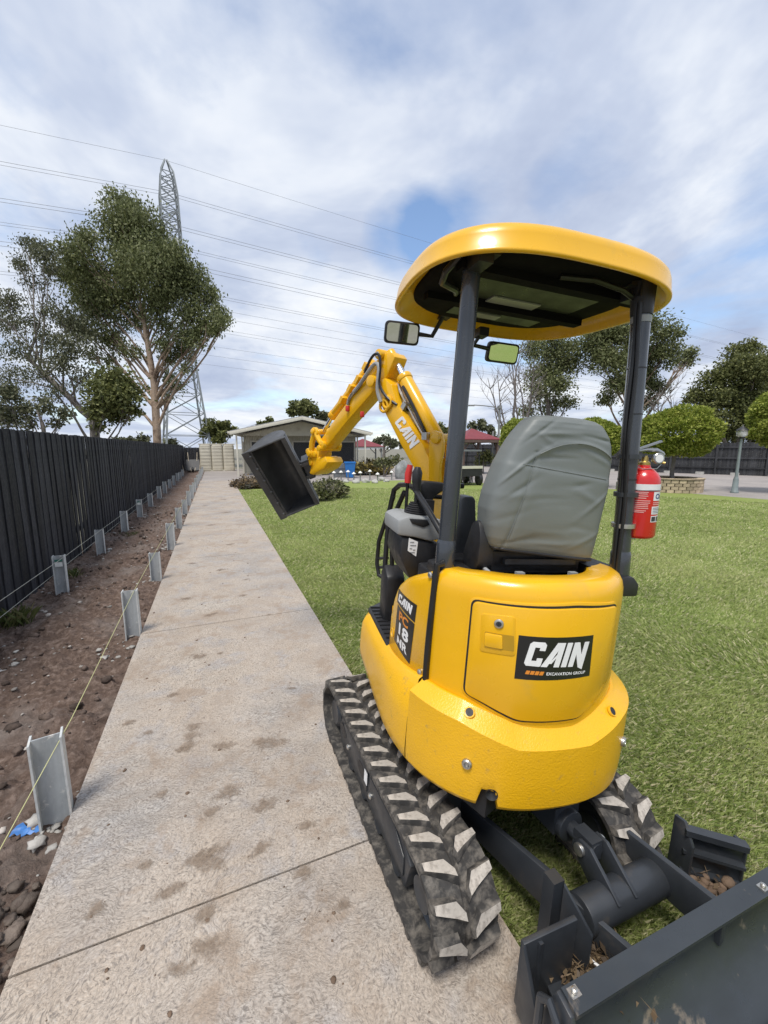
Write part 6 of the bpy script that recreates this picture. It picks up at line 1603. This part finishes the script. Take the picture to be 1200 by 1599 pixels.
# mirrors
m_mirror, nt, b = nodes_of('mirror_glass'); b.inputs['Base Color'].default_value = (.80, .84, .78, 1); b.inputs['Metallic'].default_value = 1.0; b.inputs['Roughness'].default_value = .03
def mirror(pxs, v, arm, tiltx, tiltz):
    c = Vector((0, 0, 0))
    for x, y in pxs: c += fpx(FU, x, y, 'v', v) / len(pxs)
    w_ = (fpx(FU, *pxs[1], 'v', v) - fpx(FU, *pxs[0], 'v', v)).length * .5; h_ = (fpx(FU, *pxs[3], 'v', v) - fpx(FU, *pxs[0], 'v', v)).length * .5
    fm = FU @ Matrix.Translation(c) @ Matrix.Rotation(tiltz, 4, 'Z') @ Matrix.Rotation(tiltx, 4, 'X')
    P = rpoly([(-w_, -h_), (w_, -h_), (w_, h_), (-w_, h_)], .022)
    bb = B(); bb.prism(P, lambda a, b, t: Vector((a, t, b)), 0, .03, bev=.006); mo = part('mirror', bb, m_blk, fm)
    bb = B(); bb.prism(rpoly([(-w_ + .010, -h_ + .010), (w_ - .010, -h_ + .010), (w_ - .010, h_ - .010), (-w_ + .010, h_ - .010)], .018), lambda a, b, t: Vector((a, t, b)), -.002, .002); obj('mirror_glass', bb, m_mirror, mo, fm)
    bb = B(); bb.tube([fpx(FU, x, y, 'v', vv) for x, y, vv in arm], .011, 10); obj('mirror_arm', bb, m_hose, mo, FU)
    p = fpx(FU, *arm[0][:2], 'v', arm[0][2]); bb = B(); bb.box(p, (.05, .07, .04), bev=.006); obj('arm_bracket', bb, m_blk, mo, FU)
mirror([(602, 499), (655, 507), (654, 540), (602, 534)], .45, [(695, 490, .40), (675, 525, .44), (655, 522, .46)], .22, -.09)
mirror([(763, 533), (811, 537), (808, 570), (763, 565)], .45, [(752, 520, .40), (740, 539, .44), (765, 545, .46)], .22, .0)

# ------------------------------------------------ controls
def U(x, y, ax, val): return fpx(FU, x, y, ax, val)
rail_px = [(700, 850, -.12), (668, 795, .02), (648, 763, .20), (638, 757, .28), (625, 757, .38), (616, 765, .45), (608, 800, .47), (604, 850, .47), (601, 892, .46)]
bb = B(); bb.tube([Vector((-.385, v, U(x, y, 'v', v).z)) if False else U(x, y, 'v', v) for x, y, v in rail_px], .0135, 12); gr = part('guard_rail', bb, m_hose)
bb = B(); bb.tube([U(x, y, 'v', v) for x, y, v in ((615, 775, .45), (602, 815, .50), (592, 845, .55), (589, 880, .56), (592, 898, .54), (603, 905, .50), (614, 905, .45))], .0115, 12); obj('rail_loop', bb, m_hose, gr, FU)
for y in (872, 886):
    bb = B(); bb.tube([U(592, y, 'v', .55), U(606, y - 1, 'v', .47)], .008, 8); obj('rail_bar', bb, m_hose, gr, FU)
bb = B(); bb.tube([U(632, 768, 'v', .32), U(618, 800, 'v', .42), U(612, 850, 'v', .44), U(613, 900, 'v', .44)], .012, 10); obj('rail_upright', bb, m_hose, gr, FU)
bb = B(); bb.prism([(.36, .70), (.48, .70), (.50, .95), (.44, 1.0), (.36, .95)], lambda a, b, t: Vector((t, a, b)), -.40, -.30, bev=.015); part('lever_housing', bb, m_blk)
# left console: black body, grey top, bellows and stick
def cons(px, v0, v1, m, name, bev=.012, parent=exc):
    bb = B(); P = [U(x, y, 'v', v0) for x, y in px]
    bb.prism([(p.x, p.z) for p in P], lambda a, b, t: Vector((a, t, b)), v0, v1, bev=bev); return obj(name, bb, m, parent, FU)
co_ = cons([(628, 838), (690, 850), (690, 900), (640, 905), (624, 868)], .06, .30, m_blk, 'left_console')
cons([(622, 812), (640, 806), (692, 812), (694, 842), (672, 846), (650, 840), (621, 836)], .05, .31, m_lgrey, 'console_top', .014, co_)
cons([(640, 810), (668, 812), (672, 820), (662, 824), (644, 818)], .045, .2, m_blk, 'switch_recess', .004, co_)
P = [U(x, y, 'v', .058) for x, y in ((639, 840), (653, 846), (650, 869), (637, 860))]
plate('notice', P, .002, m_white, FU, co_, 0)
for k, (x0, x1, y) in enumerate([(641, 647, 846), (641, 650, 851), (640, 644, 856), (645, 649, 858), (641, 648, 862)]):
    a_, b_ = U(x0, y, 'v', .0555), U(x1, y + 1.5, 'v', .0555); bb = B(); bb.box((a_ + b_) / 2, (abs(b_.x - a_.x), .0006, .003)); obj('notice_print', bb, m_grey, co_, FU)
cb = U(648, 806, 'v', .17)
bb = B(); prof_ = []
for k in range(9):
    prof_ += [(.062 - .0042 * k, .009 * k), (.066 - .0044 * k, .009 * k + .0045)]
bb.lathe(prof_, cb - Vector((0, 0, .012)), (0.04, 0, 1), 24); obj('bellows', bb, m_blk, co_, FU)
bb = B(); st = cb + Vector((.004, 0, .06)); bb.tube([st, st + Vector((.0, .0, .05)), U(651, 752, 'v', .17), U(652, 738, 'v', .17), U(653, 729, 'v', .17)], [.013, .014, .022, .024, .012], 14); obj('joystick', bb, m_blk, co_, FU)
bb = B(); bb.tube([U(637, 754, 'v', .22), U(638, 740, 'v', .22), U(641, 726, 'v', .22)], [.015, .017, .013], 14); lv = part('lock_lever_grip', bb, m_redp)
bb = B(); bb.tube([U(634, 800, 'v', .24), U(637, 752, 'v', .22)], .008, 8); obj('lever_rod', bb, m_hose, lv, FU)
bb = B(); bb.box(U(664, 792, 'v', .16), (.07, .05, .07), bev=.01); obj('stick_bracket', bb, m_blk, co_, FU)
# armrest plate before the boom and the bar across
ap = [U(x, y, 'v', .30) for x, y in ((648, 755), (655, 750), (690, 753), (690, 760), (672, 772), (664, 785), (652, 772))]
bb = B(); bb.prism([(p.x, p.z) for p in ap], lambda a, b, t: Vector((a, t, b)), .22, .34, bev=.008); part('wrist_rest', bb, m_blk)
bb = B(); bb.tube([U(668, 775, 'v', .38), U(700, 777, 'v', .38)], .012, 8); bb.tube([U(690, 758, 'v', .30), U(724, 759, 'v', .30)], .013, 10); part('cross_bar', bb, m_hose)
# dark tapered box right of the left post
bx = [U(x, y, 'v', .0) for x, y in ((716, 777), (722, 774), (735, 774), (739, 779), (741, 874), (705, 864), (704, 850))]
bb = B(); bb.prism([(p.x, p.z) for p in bx], lambda a, b, t: Vector((a, t, b)), -.03, .06, bev=.014); tb = part('lever_tower', bb, m_char)
p = U(730, 860, 'v', -.03); bb = B(); bb.lathe([(.011, 0), (.011, .006), (.006, .009), (.0005, .009)], p, (0, -1, 0), 14); obj('bolt', bb, m_zinc, tb, FU)
bb = B(); bb.box((-.16, -.03, 1.155), (.22, .22, .05), bev=.012); part('console_base', bb, m_blk)

# ------------------------------------------------ boom, arm and bucket
foot = FU @ Vector((0, .62, .5))
FBm = Matrix.Translation((foot.x, foot.y, 0)) @ Matrix.Rotation(rad(90 + 44), 4, 'Z')   # x along the boom's swing, y to its left, z up
def bp(x, y, off=0.0): return fpx(FBm, x, y, 'v', off)
def bprism(name, px, half, m, parent=exc, bev=.008, off=None, extra=None):
    o = half if off is None else off
    P = [bp(x, y, o) for x, y in px]; P2 = [(p.x, p.z) for p in P] + (extra or [])
    bb = B(); bb.prism(P2, lambda a, b, t: Vector((a, t, b)), -half, half, bev=bev); return obj(name, bb, m, parent, FBm)
BH = .072
boom = bprism('boom', [(646, 752), (646, 731), (627, 697), (601, 645), (589, 622), (585, 606), (590, 594), (601, 590), (611, 600), (620, 632), (640, 664), (660, 693), (671, 718), (673, 752), (680, 830), (684, 900), (650, 900), (648, 830)], BH, m_yellow, bev=.010)
boom['label'] = 'yellow boom with white lettering'
# boom flange edge and lug plates for the arm cylinder
for s_ in (-1, 1):
    y0 = s_ * .05
    P = [bp(x, y, BH) for x, y in ((671, 730), (672, 690), (673, 678), (680, 672), (690, 676), (694, 690), (693, 705), (688, 730), (688, 770), (672, 770))]
    bb = B(); bb.prism([(p.x, p.z) for p in P], lambda a, b, t: Vector((a, t, b)), y0 + s_ * .010, y0 + s_ * .032, bev=.004); obj('cylinder_lug', bb, m_yellow, boom, FBm)
bb = B(); bb.box((bp(680, 740, 0).x, 0, bp(680, 740, 0).z), (.05, .12, .18), bev=.01); obj('lug_web', bb, m_yellow, boom, FBm)
cbp = bp(684, 685, BH)
bb = B(); bb.cyl((cbp.x, -.10, cbp.z), (cbp.x, .10, cbp.z), .028, .028, 24, bev=.005); obj('pin', bb, m_yellow, boom, FBm)
bb = B(); q = bp(667, 681, BH + .01); bb.box((q.x, BH + .02, q.z), (.035, .03, .04), bev=.008); obj('hose_fitting', bb, m_zinc, boom, FBm)
# lettering on the boom's left face, running along it
A0, A1 = bp(622, 652, BH), bp(651, 696, BH)
da = Vector((A1.x - A0.x, 0, A1.z - A0.z)); Ld = da.length; da.normalize(); ua = Vector((-da.z, 0, da.x)); ua = -ua if ua.z < 0 else ua
# letters stand across the boom: their foot towards the boom's front edge
orig = bp(617, 660, BH)
def boommap(a, b, t): 
    p = orig + da * a + ua * b; return Vector((p.x, BH + t, p.z))
hb = (bp(630, 652, BH) - bp(617, 660, BH)).length * .98
wtot = 2.70 + .2
obj('lettering', letters_on(cain(0, 0, hb, (bp(617, 660, BH) - bp(645, 703, BH)).length / (wtot * hb)), .0005, .003, boommap), m_white, boom, FBm, smooth=0)
# arm
AH = .056
arm = bprism('arm', [(603, 550), (612, 550), (617, 557), (613, 568), (604, 588), (594, 604), (583, 611), (540, 660), (505, 704), (498, 700), (497, 692), (522, 656), (545, 624), (560, 600), (574, 578), (586, 564)], AH, m_yellow, bev=.007)
q = bp(598, 598, 0)
bb = B(); bb.cyl((q.x, -.11, q.z), (q.x, .11, q.z), .036, .036, 28, bev=.005); obj('arm_pivot', bb, m_yellow, boom, FBm)
for x, y, r in ((606, 556, .030),):
    q = bp(x, y, 0); bb = B(); bb.cyl((q.x, -.085, q.z), (q.x, .085, q.z), r, r, 24, bev=.005); obj('pin', bb, m_yellow, arm, FBm)
    bb = B(); bb.cyl((q.x, .083, q.z), (q.x, .092, q.z), .014, .014, 14); obj('grease_nipple', bb, m_zinc, arm, FBm)
# arm cylinder
a0, a1 = bp(683, 684, 0), bp(611, 552, 0); a0.y = a1.y = 0
d = (a1 - a0).normalized(); Lc = (a1 - a0).length
bb = B(); bb.cyl(a0, a0 + d * Lc * .70, .043, .043, 28, bev=.006); bb.cyl(a0 + d * Lc * .66, a0 + d * Lc * .715, .048, .048, 28, bev=.006); cy = part('arm_cylinder', bb, m_yellow, FBm)
bb = B(); bb.cyl(a0 + d * Lc * .70, a1, .021, .021, 20); obj('rod', bb, m_chrome, cy, FBm)
bb = B(); bb.cyl(a1 - d * .05, a1 + d * .015, .03, .03, 18, bev=.006); obj('rod_eye', bb, m_yellow, cy, FBm)
sidev = Vector((0, 1, 0)); perp = Vector((-d.z, 0, d.x)); perp = perp if perp.x > 0 else -perp
for k in range(2):
    bb = B(); oo = perp * (.052 + .012 * k) + sidev * (.03 - .02 * k); bb.tube([a0 + oo + d * .05, a0 + oo + d * Lc * .3, a0 + oo + d * Lc * .60, a0 + oo * .8 + d * Lc * .67], .0085, 8); obj('pipe', bb, m_hose if k else m_zinc, cy, FBm)
# bucket cylinder along the arm's upper face
b0, b1 = bp(586, 570, 0), bp(506, 673, 0); b0.y = b1.y = 0; d2 = (b1 - b0).normalized(); L2 = (b1 - b0).length
b0 = b0 + Vector((.012, 0, .02)); 
bb = B(); bb.cyl(b0, b0 + d2 * L2 * .78, .030, .030, 24, bev=.005); bb.cyl(b0 + d2 * L2 * .74, b0 + d2 * L2 * .80, .035, .035, 24, bev=.005); bcy = part('bucket_cylinder', bb, m_yellow, FBm)
bb = B(); bb.cyl(b0 + d2 * L2 * .79, b1, .015, .015, 18); obj('rod', bb, m_chrome, bcy, FBm)
# steel pipes, hoses along the arm and over the elbow
def hose(px, r, m, name='hose', parent=None):
    P = [bp(x, y, o) for x, y, o in px]; Q = []
    n = len(P)
    for i in range(n - 1):
        p0, p1, p2, p3 = P[max(i - 1, 0)], P[i], P[i + 1], P[min(i + 2, n - 1)]
        for t in (0, .25, .5, .75):
            Q.append(.5 * ((2 * p1) + (p2 - p0) * t + (2 * p0 - 5 * p1 + 4 * p2 - p3) * t * t + (3 * p1 - p0 - 3 * p2 + p3) * t ** 3))
    Q.append(P[-1]); bb = B(); bb.tube(Q, r, 8); return part(name, bb, m, FBm) if parent is None else obj(name, bb, m, parent, FBm)
hose([(553, 612, .07), (562, 601, .07), (576, 580, .085), (586, 568, .09), (592, 572, .095), (591, 590, .10), (590, 610, .10), (595, 628, .095)], .0125, m_lgrey)
hose([(570, 582, .07), (578, 563, .08), (586, 553, .09), (593, 556, .09), (594, 575, .095), (593, 600, .10), (604, 620, .09), (620, 632, .07)], .0085, m_hose)
hose([(594, 580, .03), (604, 594, .03), (614, 612, .02), (626, 632, .02), (638, 640, .02)], .011, m_hose)
hose([(597, 582, .02), (608, 598, .02), (620, 618, .01), (632, 634, .01)], .010, m_hose)
hose([(610, 576, -.03), (620, 577, -.05), (624, 590, -.06), (621, 610, -.05), (620, 622, -.03)], .011, m_lgrey)
hose([(623, 565, -.05), (629, 574, -.06), (631, 588, -.06)], .008, m_hose)
hose([(630, 604, .04), (634, 612, .05), (648, 640, .05), (664, 676, .05)], .0105, m_hose)
hose([(553, 612, .065), (546, 622, .065), (543, 632, .065)], .011, m_zinc)
for px, m in (((543, 638), m_redp), ((566, 647), m_redp)):
    q = bp(*px, .066); bb = B(); bb.cyl(q - Vector((0, 0, .018)), q + Vector((0, 0, .018)), .014, .014, 14, bev=.003); part('hose_cap', bb, m, FBm)
q = bp(636, 641, .0); bb = B(); bb.box((q.x, 0, q.z), (.10, .11, .03), rot=(0, math.atan2(da.x, da.z) * 0 + .9, 0), bev=.006); part('pipe_block', bb, m_zinc, FBm)
# ring guides on the elbow
for (x, y) in ((605, 628), (600, 634)):
    q = bp(x, y, BH + .01); bb = B(); bb.loft([[q + Vector((0, .0, 0)) + (Vector((math.cos(t), 0, math.sin(t))) * (.034 + .009 * math.cos(u)) + Vector((0, .009 * math.sin(u), 0))) for u in [2 * math.pi * j / 8 for j in range(8)]] for t in [2 * math.pi * i / 20 for i in range(21)]], True, False); obj('hose_ring', bb, m_yellow, boom, FBm)
for (x, y) in ((560, 594), (548, 608), (572, 574), (535, 626)):
    q = bp(x, y, AH); bb = B(); bb.box((q.x, 0, q.z + .006), (.05, .15, .026), rot=(0, .85, 0), bev=.006); obj('pipe_clamp', bb, m_yellow, arm, FBm)
# linkage
lk1, lk2, lk3 = bp(494, 674, .06), bp(490, 706, .06), bp(505, 700, .06)
for s_ in (-1, 1):
    bb = B(); y = s_ * .070
    for (pa_, pb_, w) in (((494, 674), (488, 708), .022), ((496, 676), (506, 695), .020)):
        A, Bq = bp(*pa_, .06), bp(*pb_, .06); bb.tube([(A.x, y, A.z), ((A.x + Bq.x) / 2 + .012, y, (A.z + Bq.z) / 2), (Bq.x, y, Bq.z)], w, 10)
        for q in (A, Bq): bb.cyl((q.x, y - .016, q.z), (q.x, y + .016, q.z), .032, .032, 18, bev=.004)
    part('link', bb, m_yellow, FBm)
for (x, y, r) in ((494, 674, .020), (488, 708, .022), (504, 700, .022)):
    q = bp(x, y, .06); bb = B(); bb.cyl((q.x, -.10, q.z), (q.x, .10, q.z), r, r, 18, bev=.004); part('link_pin', bb, m_yellow, FBm)
# tilting coupler
cp = [(478, 703), (490, 698), (499, 704), (497, 715), (508, 712), (510, 722), (503, 731), (486, 740), (480, 743), (476, 733), (473, 725), (480, 715)]
coup = bprism('coupler', cp, .062, m_yellow, bev=.012)
for (x, y) in ((483, 705), (493, 709), (487, 722), (478, 728)):
    q = bp(x, y, .06); bb = B(); bb.cyl((q.x, -.078, q.z), (q.x, .078, q.z), .024, .024, 18, bev=.005); obj('pin', bb, m_yellow, coup, FBm)
bb = bprism('coupler_cheek', [(500, 716), (508, 713), (512, 722), (505, 732), (488, 742), (482, 738)], .076, m_yellow, coup, bev=.012)

# bucket: rectangular mouth TL-TR-BR-BL, tilted
TR, BR = aty(440, 686, 3.06), aty(493, 786, 3.30)
av = (TR - BR); LB = av.length; av.normalize()
def solve_tl(x, y):
    d = ray(x, y); t = ((TR - CAMP).dot(av)) / d.dot(av); return CAMP + d * t
TLp = aty(386, 708, 3.05)
bv = TLp - TR; bv = bv - av * bv.dot(av); wb_ = bv.length; bv.normalize()
mv = av.cross(bv); mv = mv if mv.y > 0 else -mv                  # away from the camera, into the bucket
FBk2 = Matrix((bv, mv, av)).transposed().to_4x4(); FBk2.translation = BR       # x across the mouth to the cutting edge, y inward, z along the width
k_ = wb_
inn = [(0, 0), (-.015, .06), (-.01, .12), (.02, .175), (.07, .205), (.12, .20), (k_ * .66, .15), (k_, .0)]
out_ = [(-.012, 0), (-.028, .06), (-.023, .126), (.012, .187), (.068, .219), (.126, .213), (k_ * .66 + .012, .16), (k_ + .012, .004)]
# finer curve
def fine(P, n=5):
    R_ = []
    for i in range(len(P) - 1):
        p0, p1, p2, p3 = [np.array(P[min(max(j, 0), len(P) - 1)]) for j in (i - 1, i, i + 1, i + 2)]
        for t in np.arange(n) / n: R_.append(tuple(.5 * (2 * p1 + (p2 - p0) * t + (2 * p0 - 5 * p1 + 4 * p2 - p3) * t * t + (3 * p1 - p0 - 3 * p2 + p3) * t ** 3)))
    return R_ + [tuple(P[-1])]
ring = fine(inn) + fine(out_)[::-1]
bb = B(); bb.loft([[Vector((x, y, z)) for x, y in ring] for z in (0, LB)], True, True)
bucket = part('bucket', bb, m_steel, FBk2, smooth=40); bucket['label'] = 'wide dark steel mud bucket tilted sideways'
side = fine(out_)
for z in (-.012, LB):
    bb = B(); bb.prism([(x, y) for x, y in side] , lambda a, b, t: Vector((a, b, t)), z, z + .012, bev=.003); obj('side_plate', bb, m_steel, bucket, FBk2)
    bb = B(); bb.tube([(.0, -.002, z + .006), (k_, -.002, z + .006)], .008, 8); obj('side_bead', bb, m_steel, bucket, FBk2)
bb = B(); bb.box((k_ + .01, -.008, LB / 2), (.052, .014, LB + .03), bev=.004); bb.box((k_ - .018, .004, LB / 2), (.03, .010, LB), bev=.003); obj('cutting_edge', bb, m_steel, bucket, FBk2)
for i in range(6):
    bb = B(); bb.lathe([(.011, 0), (.011, .01), (.006, .014), (.0005, .014)], (k_ - .012, -.012, LB * (.05 + .18 * i)), (0, -1, 0), 12); obj('bolt', bb, m_steel, bucket, FBk2)
bb = B(); bb.box((-.014, .0, LB / 2), (.035, .03, LB + .02), bev=.006); obj('top_lip', bb, m_steel, bucket, FBk2)
for z in (.40, .58):
    bb = B(); bb.box((-.045, .02, LB * z), (.10, .05, .022), bev=.008); bb.cyl((-.085, .02, LB * z - .02), (-.085, .02, LB * z + .02), .02, .02, 14); obj('bucket_ear', bb, m_steel, bucket, FBk2)
bb = B(); bb.box((-.075, .06, LB * .49), (.05, .12, .16), bev=.01); bb.cyl((-.05, .03, LB * .36), (-.05, .03, LB * .62), .018, .018, 14); obj('tilt_head', bb, m_char, bucket, FBk2)

# boom foot: swing casting
bb = B(); bb.cyl((.0, 0, .28), (.0, 0, .74), .085, .085, 28, bev=.01); bb.box((-.05, 0, .5), (.22, .20, .16), bev=.03); bb.box((.05, 0, .62), (.16, .19, .30), bev=.03); part('swing_post', bb, m_yellow, FBm)
bb = B(); bb.box((.0, .60, .42), (.26, .26, .18), bev=.03); part('swing_bracket', bb, m_char, FU)

# ------------------------------------------------ fire extinguisher strapped to the right post
m_ext = mat('red_extinguisher_paint', (.56, .016, .014), .25, var=.05, coat=.4, rvar=.05)
m_alu = mat('bare_aluminium', (.36, .37, .38), .35, metal=.8, var=.08)
m_bras = mat('brass', (.55, .42, .15), .35, metal=.8, var=.08)
m_wlab = mat('white_label', (.72, .73, .74), .4, var=.05)
m_navy = mat('navy_print', (.02, .06, .20), .4, var=.03)
FE = FU @ Matrix.Translation((.442, -.285, 1.318)) @ Matrix.Rotation(rad(-3.5), 4, 'Y') @ Matrix.Rotation(rad(-20), 4, 'Z')
ER = .060
ext = put('fire_extinguisher', None, None, FE, label='red fire extinguisher with white labels strapped to the right canopy post', cat='extinguisher')
bb = B(); bb.lathe([(.001, .004), (ER - .014, .0), (ER - .004, .005), (ER, .014), (ER, .222), (ER - .003, .236), (ER - .012, .252), (.034, .266), (.022, .274), (.021, .282), (.001, .282)], seg=40); obj('cylinder', bb, m_ext, ext, FE, smooth=40)
def emap(a, z, t):
    """a = angle in radians from the side facing the camera"""
    return Vector(((ER + t) * math.sin(a), -(ER + t) * math.cos(a), z))
def elabel(name, a0, a1, z0, z1, m, t=.0008, parent=ext):
    bb = slab([(a0, z0), (a1, z0), (a1, z1), (a0, z1)], 0.0002, t, emap, cut=.08); return obj(name, bb, m, parent, FE, smooth=40)
elabel('white_band', -3.13, 3.13, .190, .212, m_wlab, .0012)
bb = B(); bb.lathe([(ER + .0015, .187), (ER + .0025, .188), (ER + .0025, .190), (ER + .0015, .191)], seg=36); obj('strap_edge', bb, m_alu, ext, FE)
elabel('white_label', .30, 1.25, .150, .184, m_wlab); elabel('white_label', .25, 1.20, .098, .128, m_wlab); elabel('white_label', .25, 1.2, .068, .092, m_wlab)
elabel('class_icon', .29, .60, .071, .089, m_char, .0012); elabel('class_icon', .68, 1.0, .071, .089, m_char, .0012)
bb = text_on('Ch', .42 * ER, .158, .026, .0014, lambda a, b, t: emap(a / ER, b, t), .03); obj('lettering', bb, m_navy, ext, FE, smooth=0)
m_pink = mat('pale_red_print', (.72, .38, .36), .4)
for i, (a0, a1, z) in enumerate([(-.85, -.05, .180), (-.85, -.1, .174), (-.85, -.05, .166), (-.85, -.15, .158), (-.85, 0.1, .148), (-.85, .1, .140), (-.85, .0, .133), (-.8, .0, .126), (-.8, .02, .119), (-.85, -.1, .110), (.3, 1.1, .141), (.3, 1.1, .134), (-.85, -.2, .104)]):
    elabel('print_line', a0, a1, z, z + .003, m_pink, .0010)
for i, z in enumerate((.121, .115, .109, .103)): elabel('print_line', .32, .85 + .1 * (i % 2), z, z + .0025, m_grey, .0012)
bb = B(); bb.lathe([(.017, .276), (.02, .284), (.02, .292), (.012, .298), (.012, .318), (.001, .318)], seg=18); obj('valve', bb, m_bras, ext, FE)
bb = B(); bb.box((-.01, 0, .318), (.075, .022, .010), bev=.003); bb.box((-.04, 0, .305), (.02, .02, .03), bev=.004); obj('lower_handle', bb, m_char, ext, FE)
bb = B(); bb.tube([(-.035, 0, .335), (.0, 0, .341), (.04, 0, .339), (.062, 0, .328), (.068, 0, .320)], [.007, .008, .008, .006, .004], 10); obj('carry_handle', bb, m_alu, ext, FE)
bb = B(); bb.box((.012, 0, .358), (.085, .018, .007), rot=(0, -.36, 0), bev=.002); obj('squeeze_lever', bb, m_alu, ext, FE)
bb = B(); bb.lathe([(.001, 0), (.019, 0), (.021, .004), (.021, .014), (.018, .017), (.001, .0165)], (.036, -.012, .308), (.1, -1, 0), 22); gg = obj('gauge', bb, m_alu, ext, FE)
bb = B(); bb.lathe([(.001, .0172), (.015, .0172), (.015, .0178), (.001, .0178)], (.036, -.012, .308), (.1, -1, 0), 20); obj('gauge_face', bb, m_wlab, gg, FE)
bb = B(); bb.tube([(.03, .01, .30), (.055, .01, .296), (.075, .0, .290)], .005, 8); obj('nozzle', bb, m_bras, ext, FE)
bb = B(); bb.tube([(-.05, -.02, .285), (-.02, -.034, .268), (.03, -.034, .27), (.055, -.01, .285), (.05, .01, .30)], .0015, 6); obj('safety_wire', bb, m_alu, ext, FE)
bb = B(); bb.box((-.068, .0, .13), (.008, .05, .25), bev=.002); bb.box((-.045, 0, -.003), (.06, .05, .005), bev=.001); bb.box((-.075, 0, .20), (.03, .03, .03), bev=.004); obj('bracket', bb, m_alu, ext, FE)
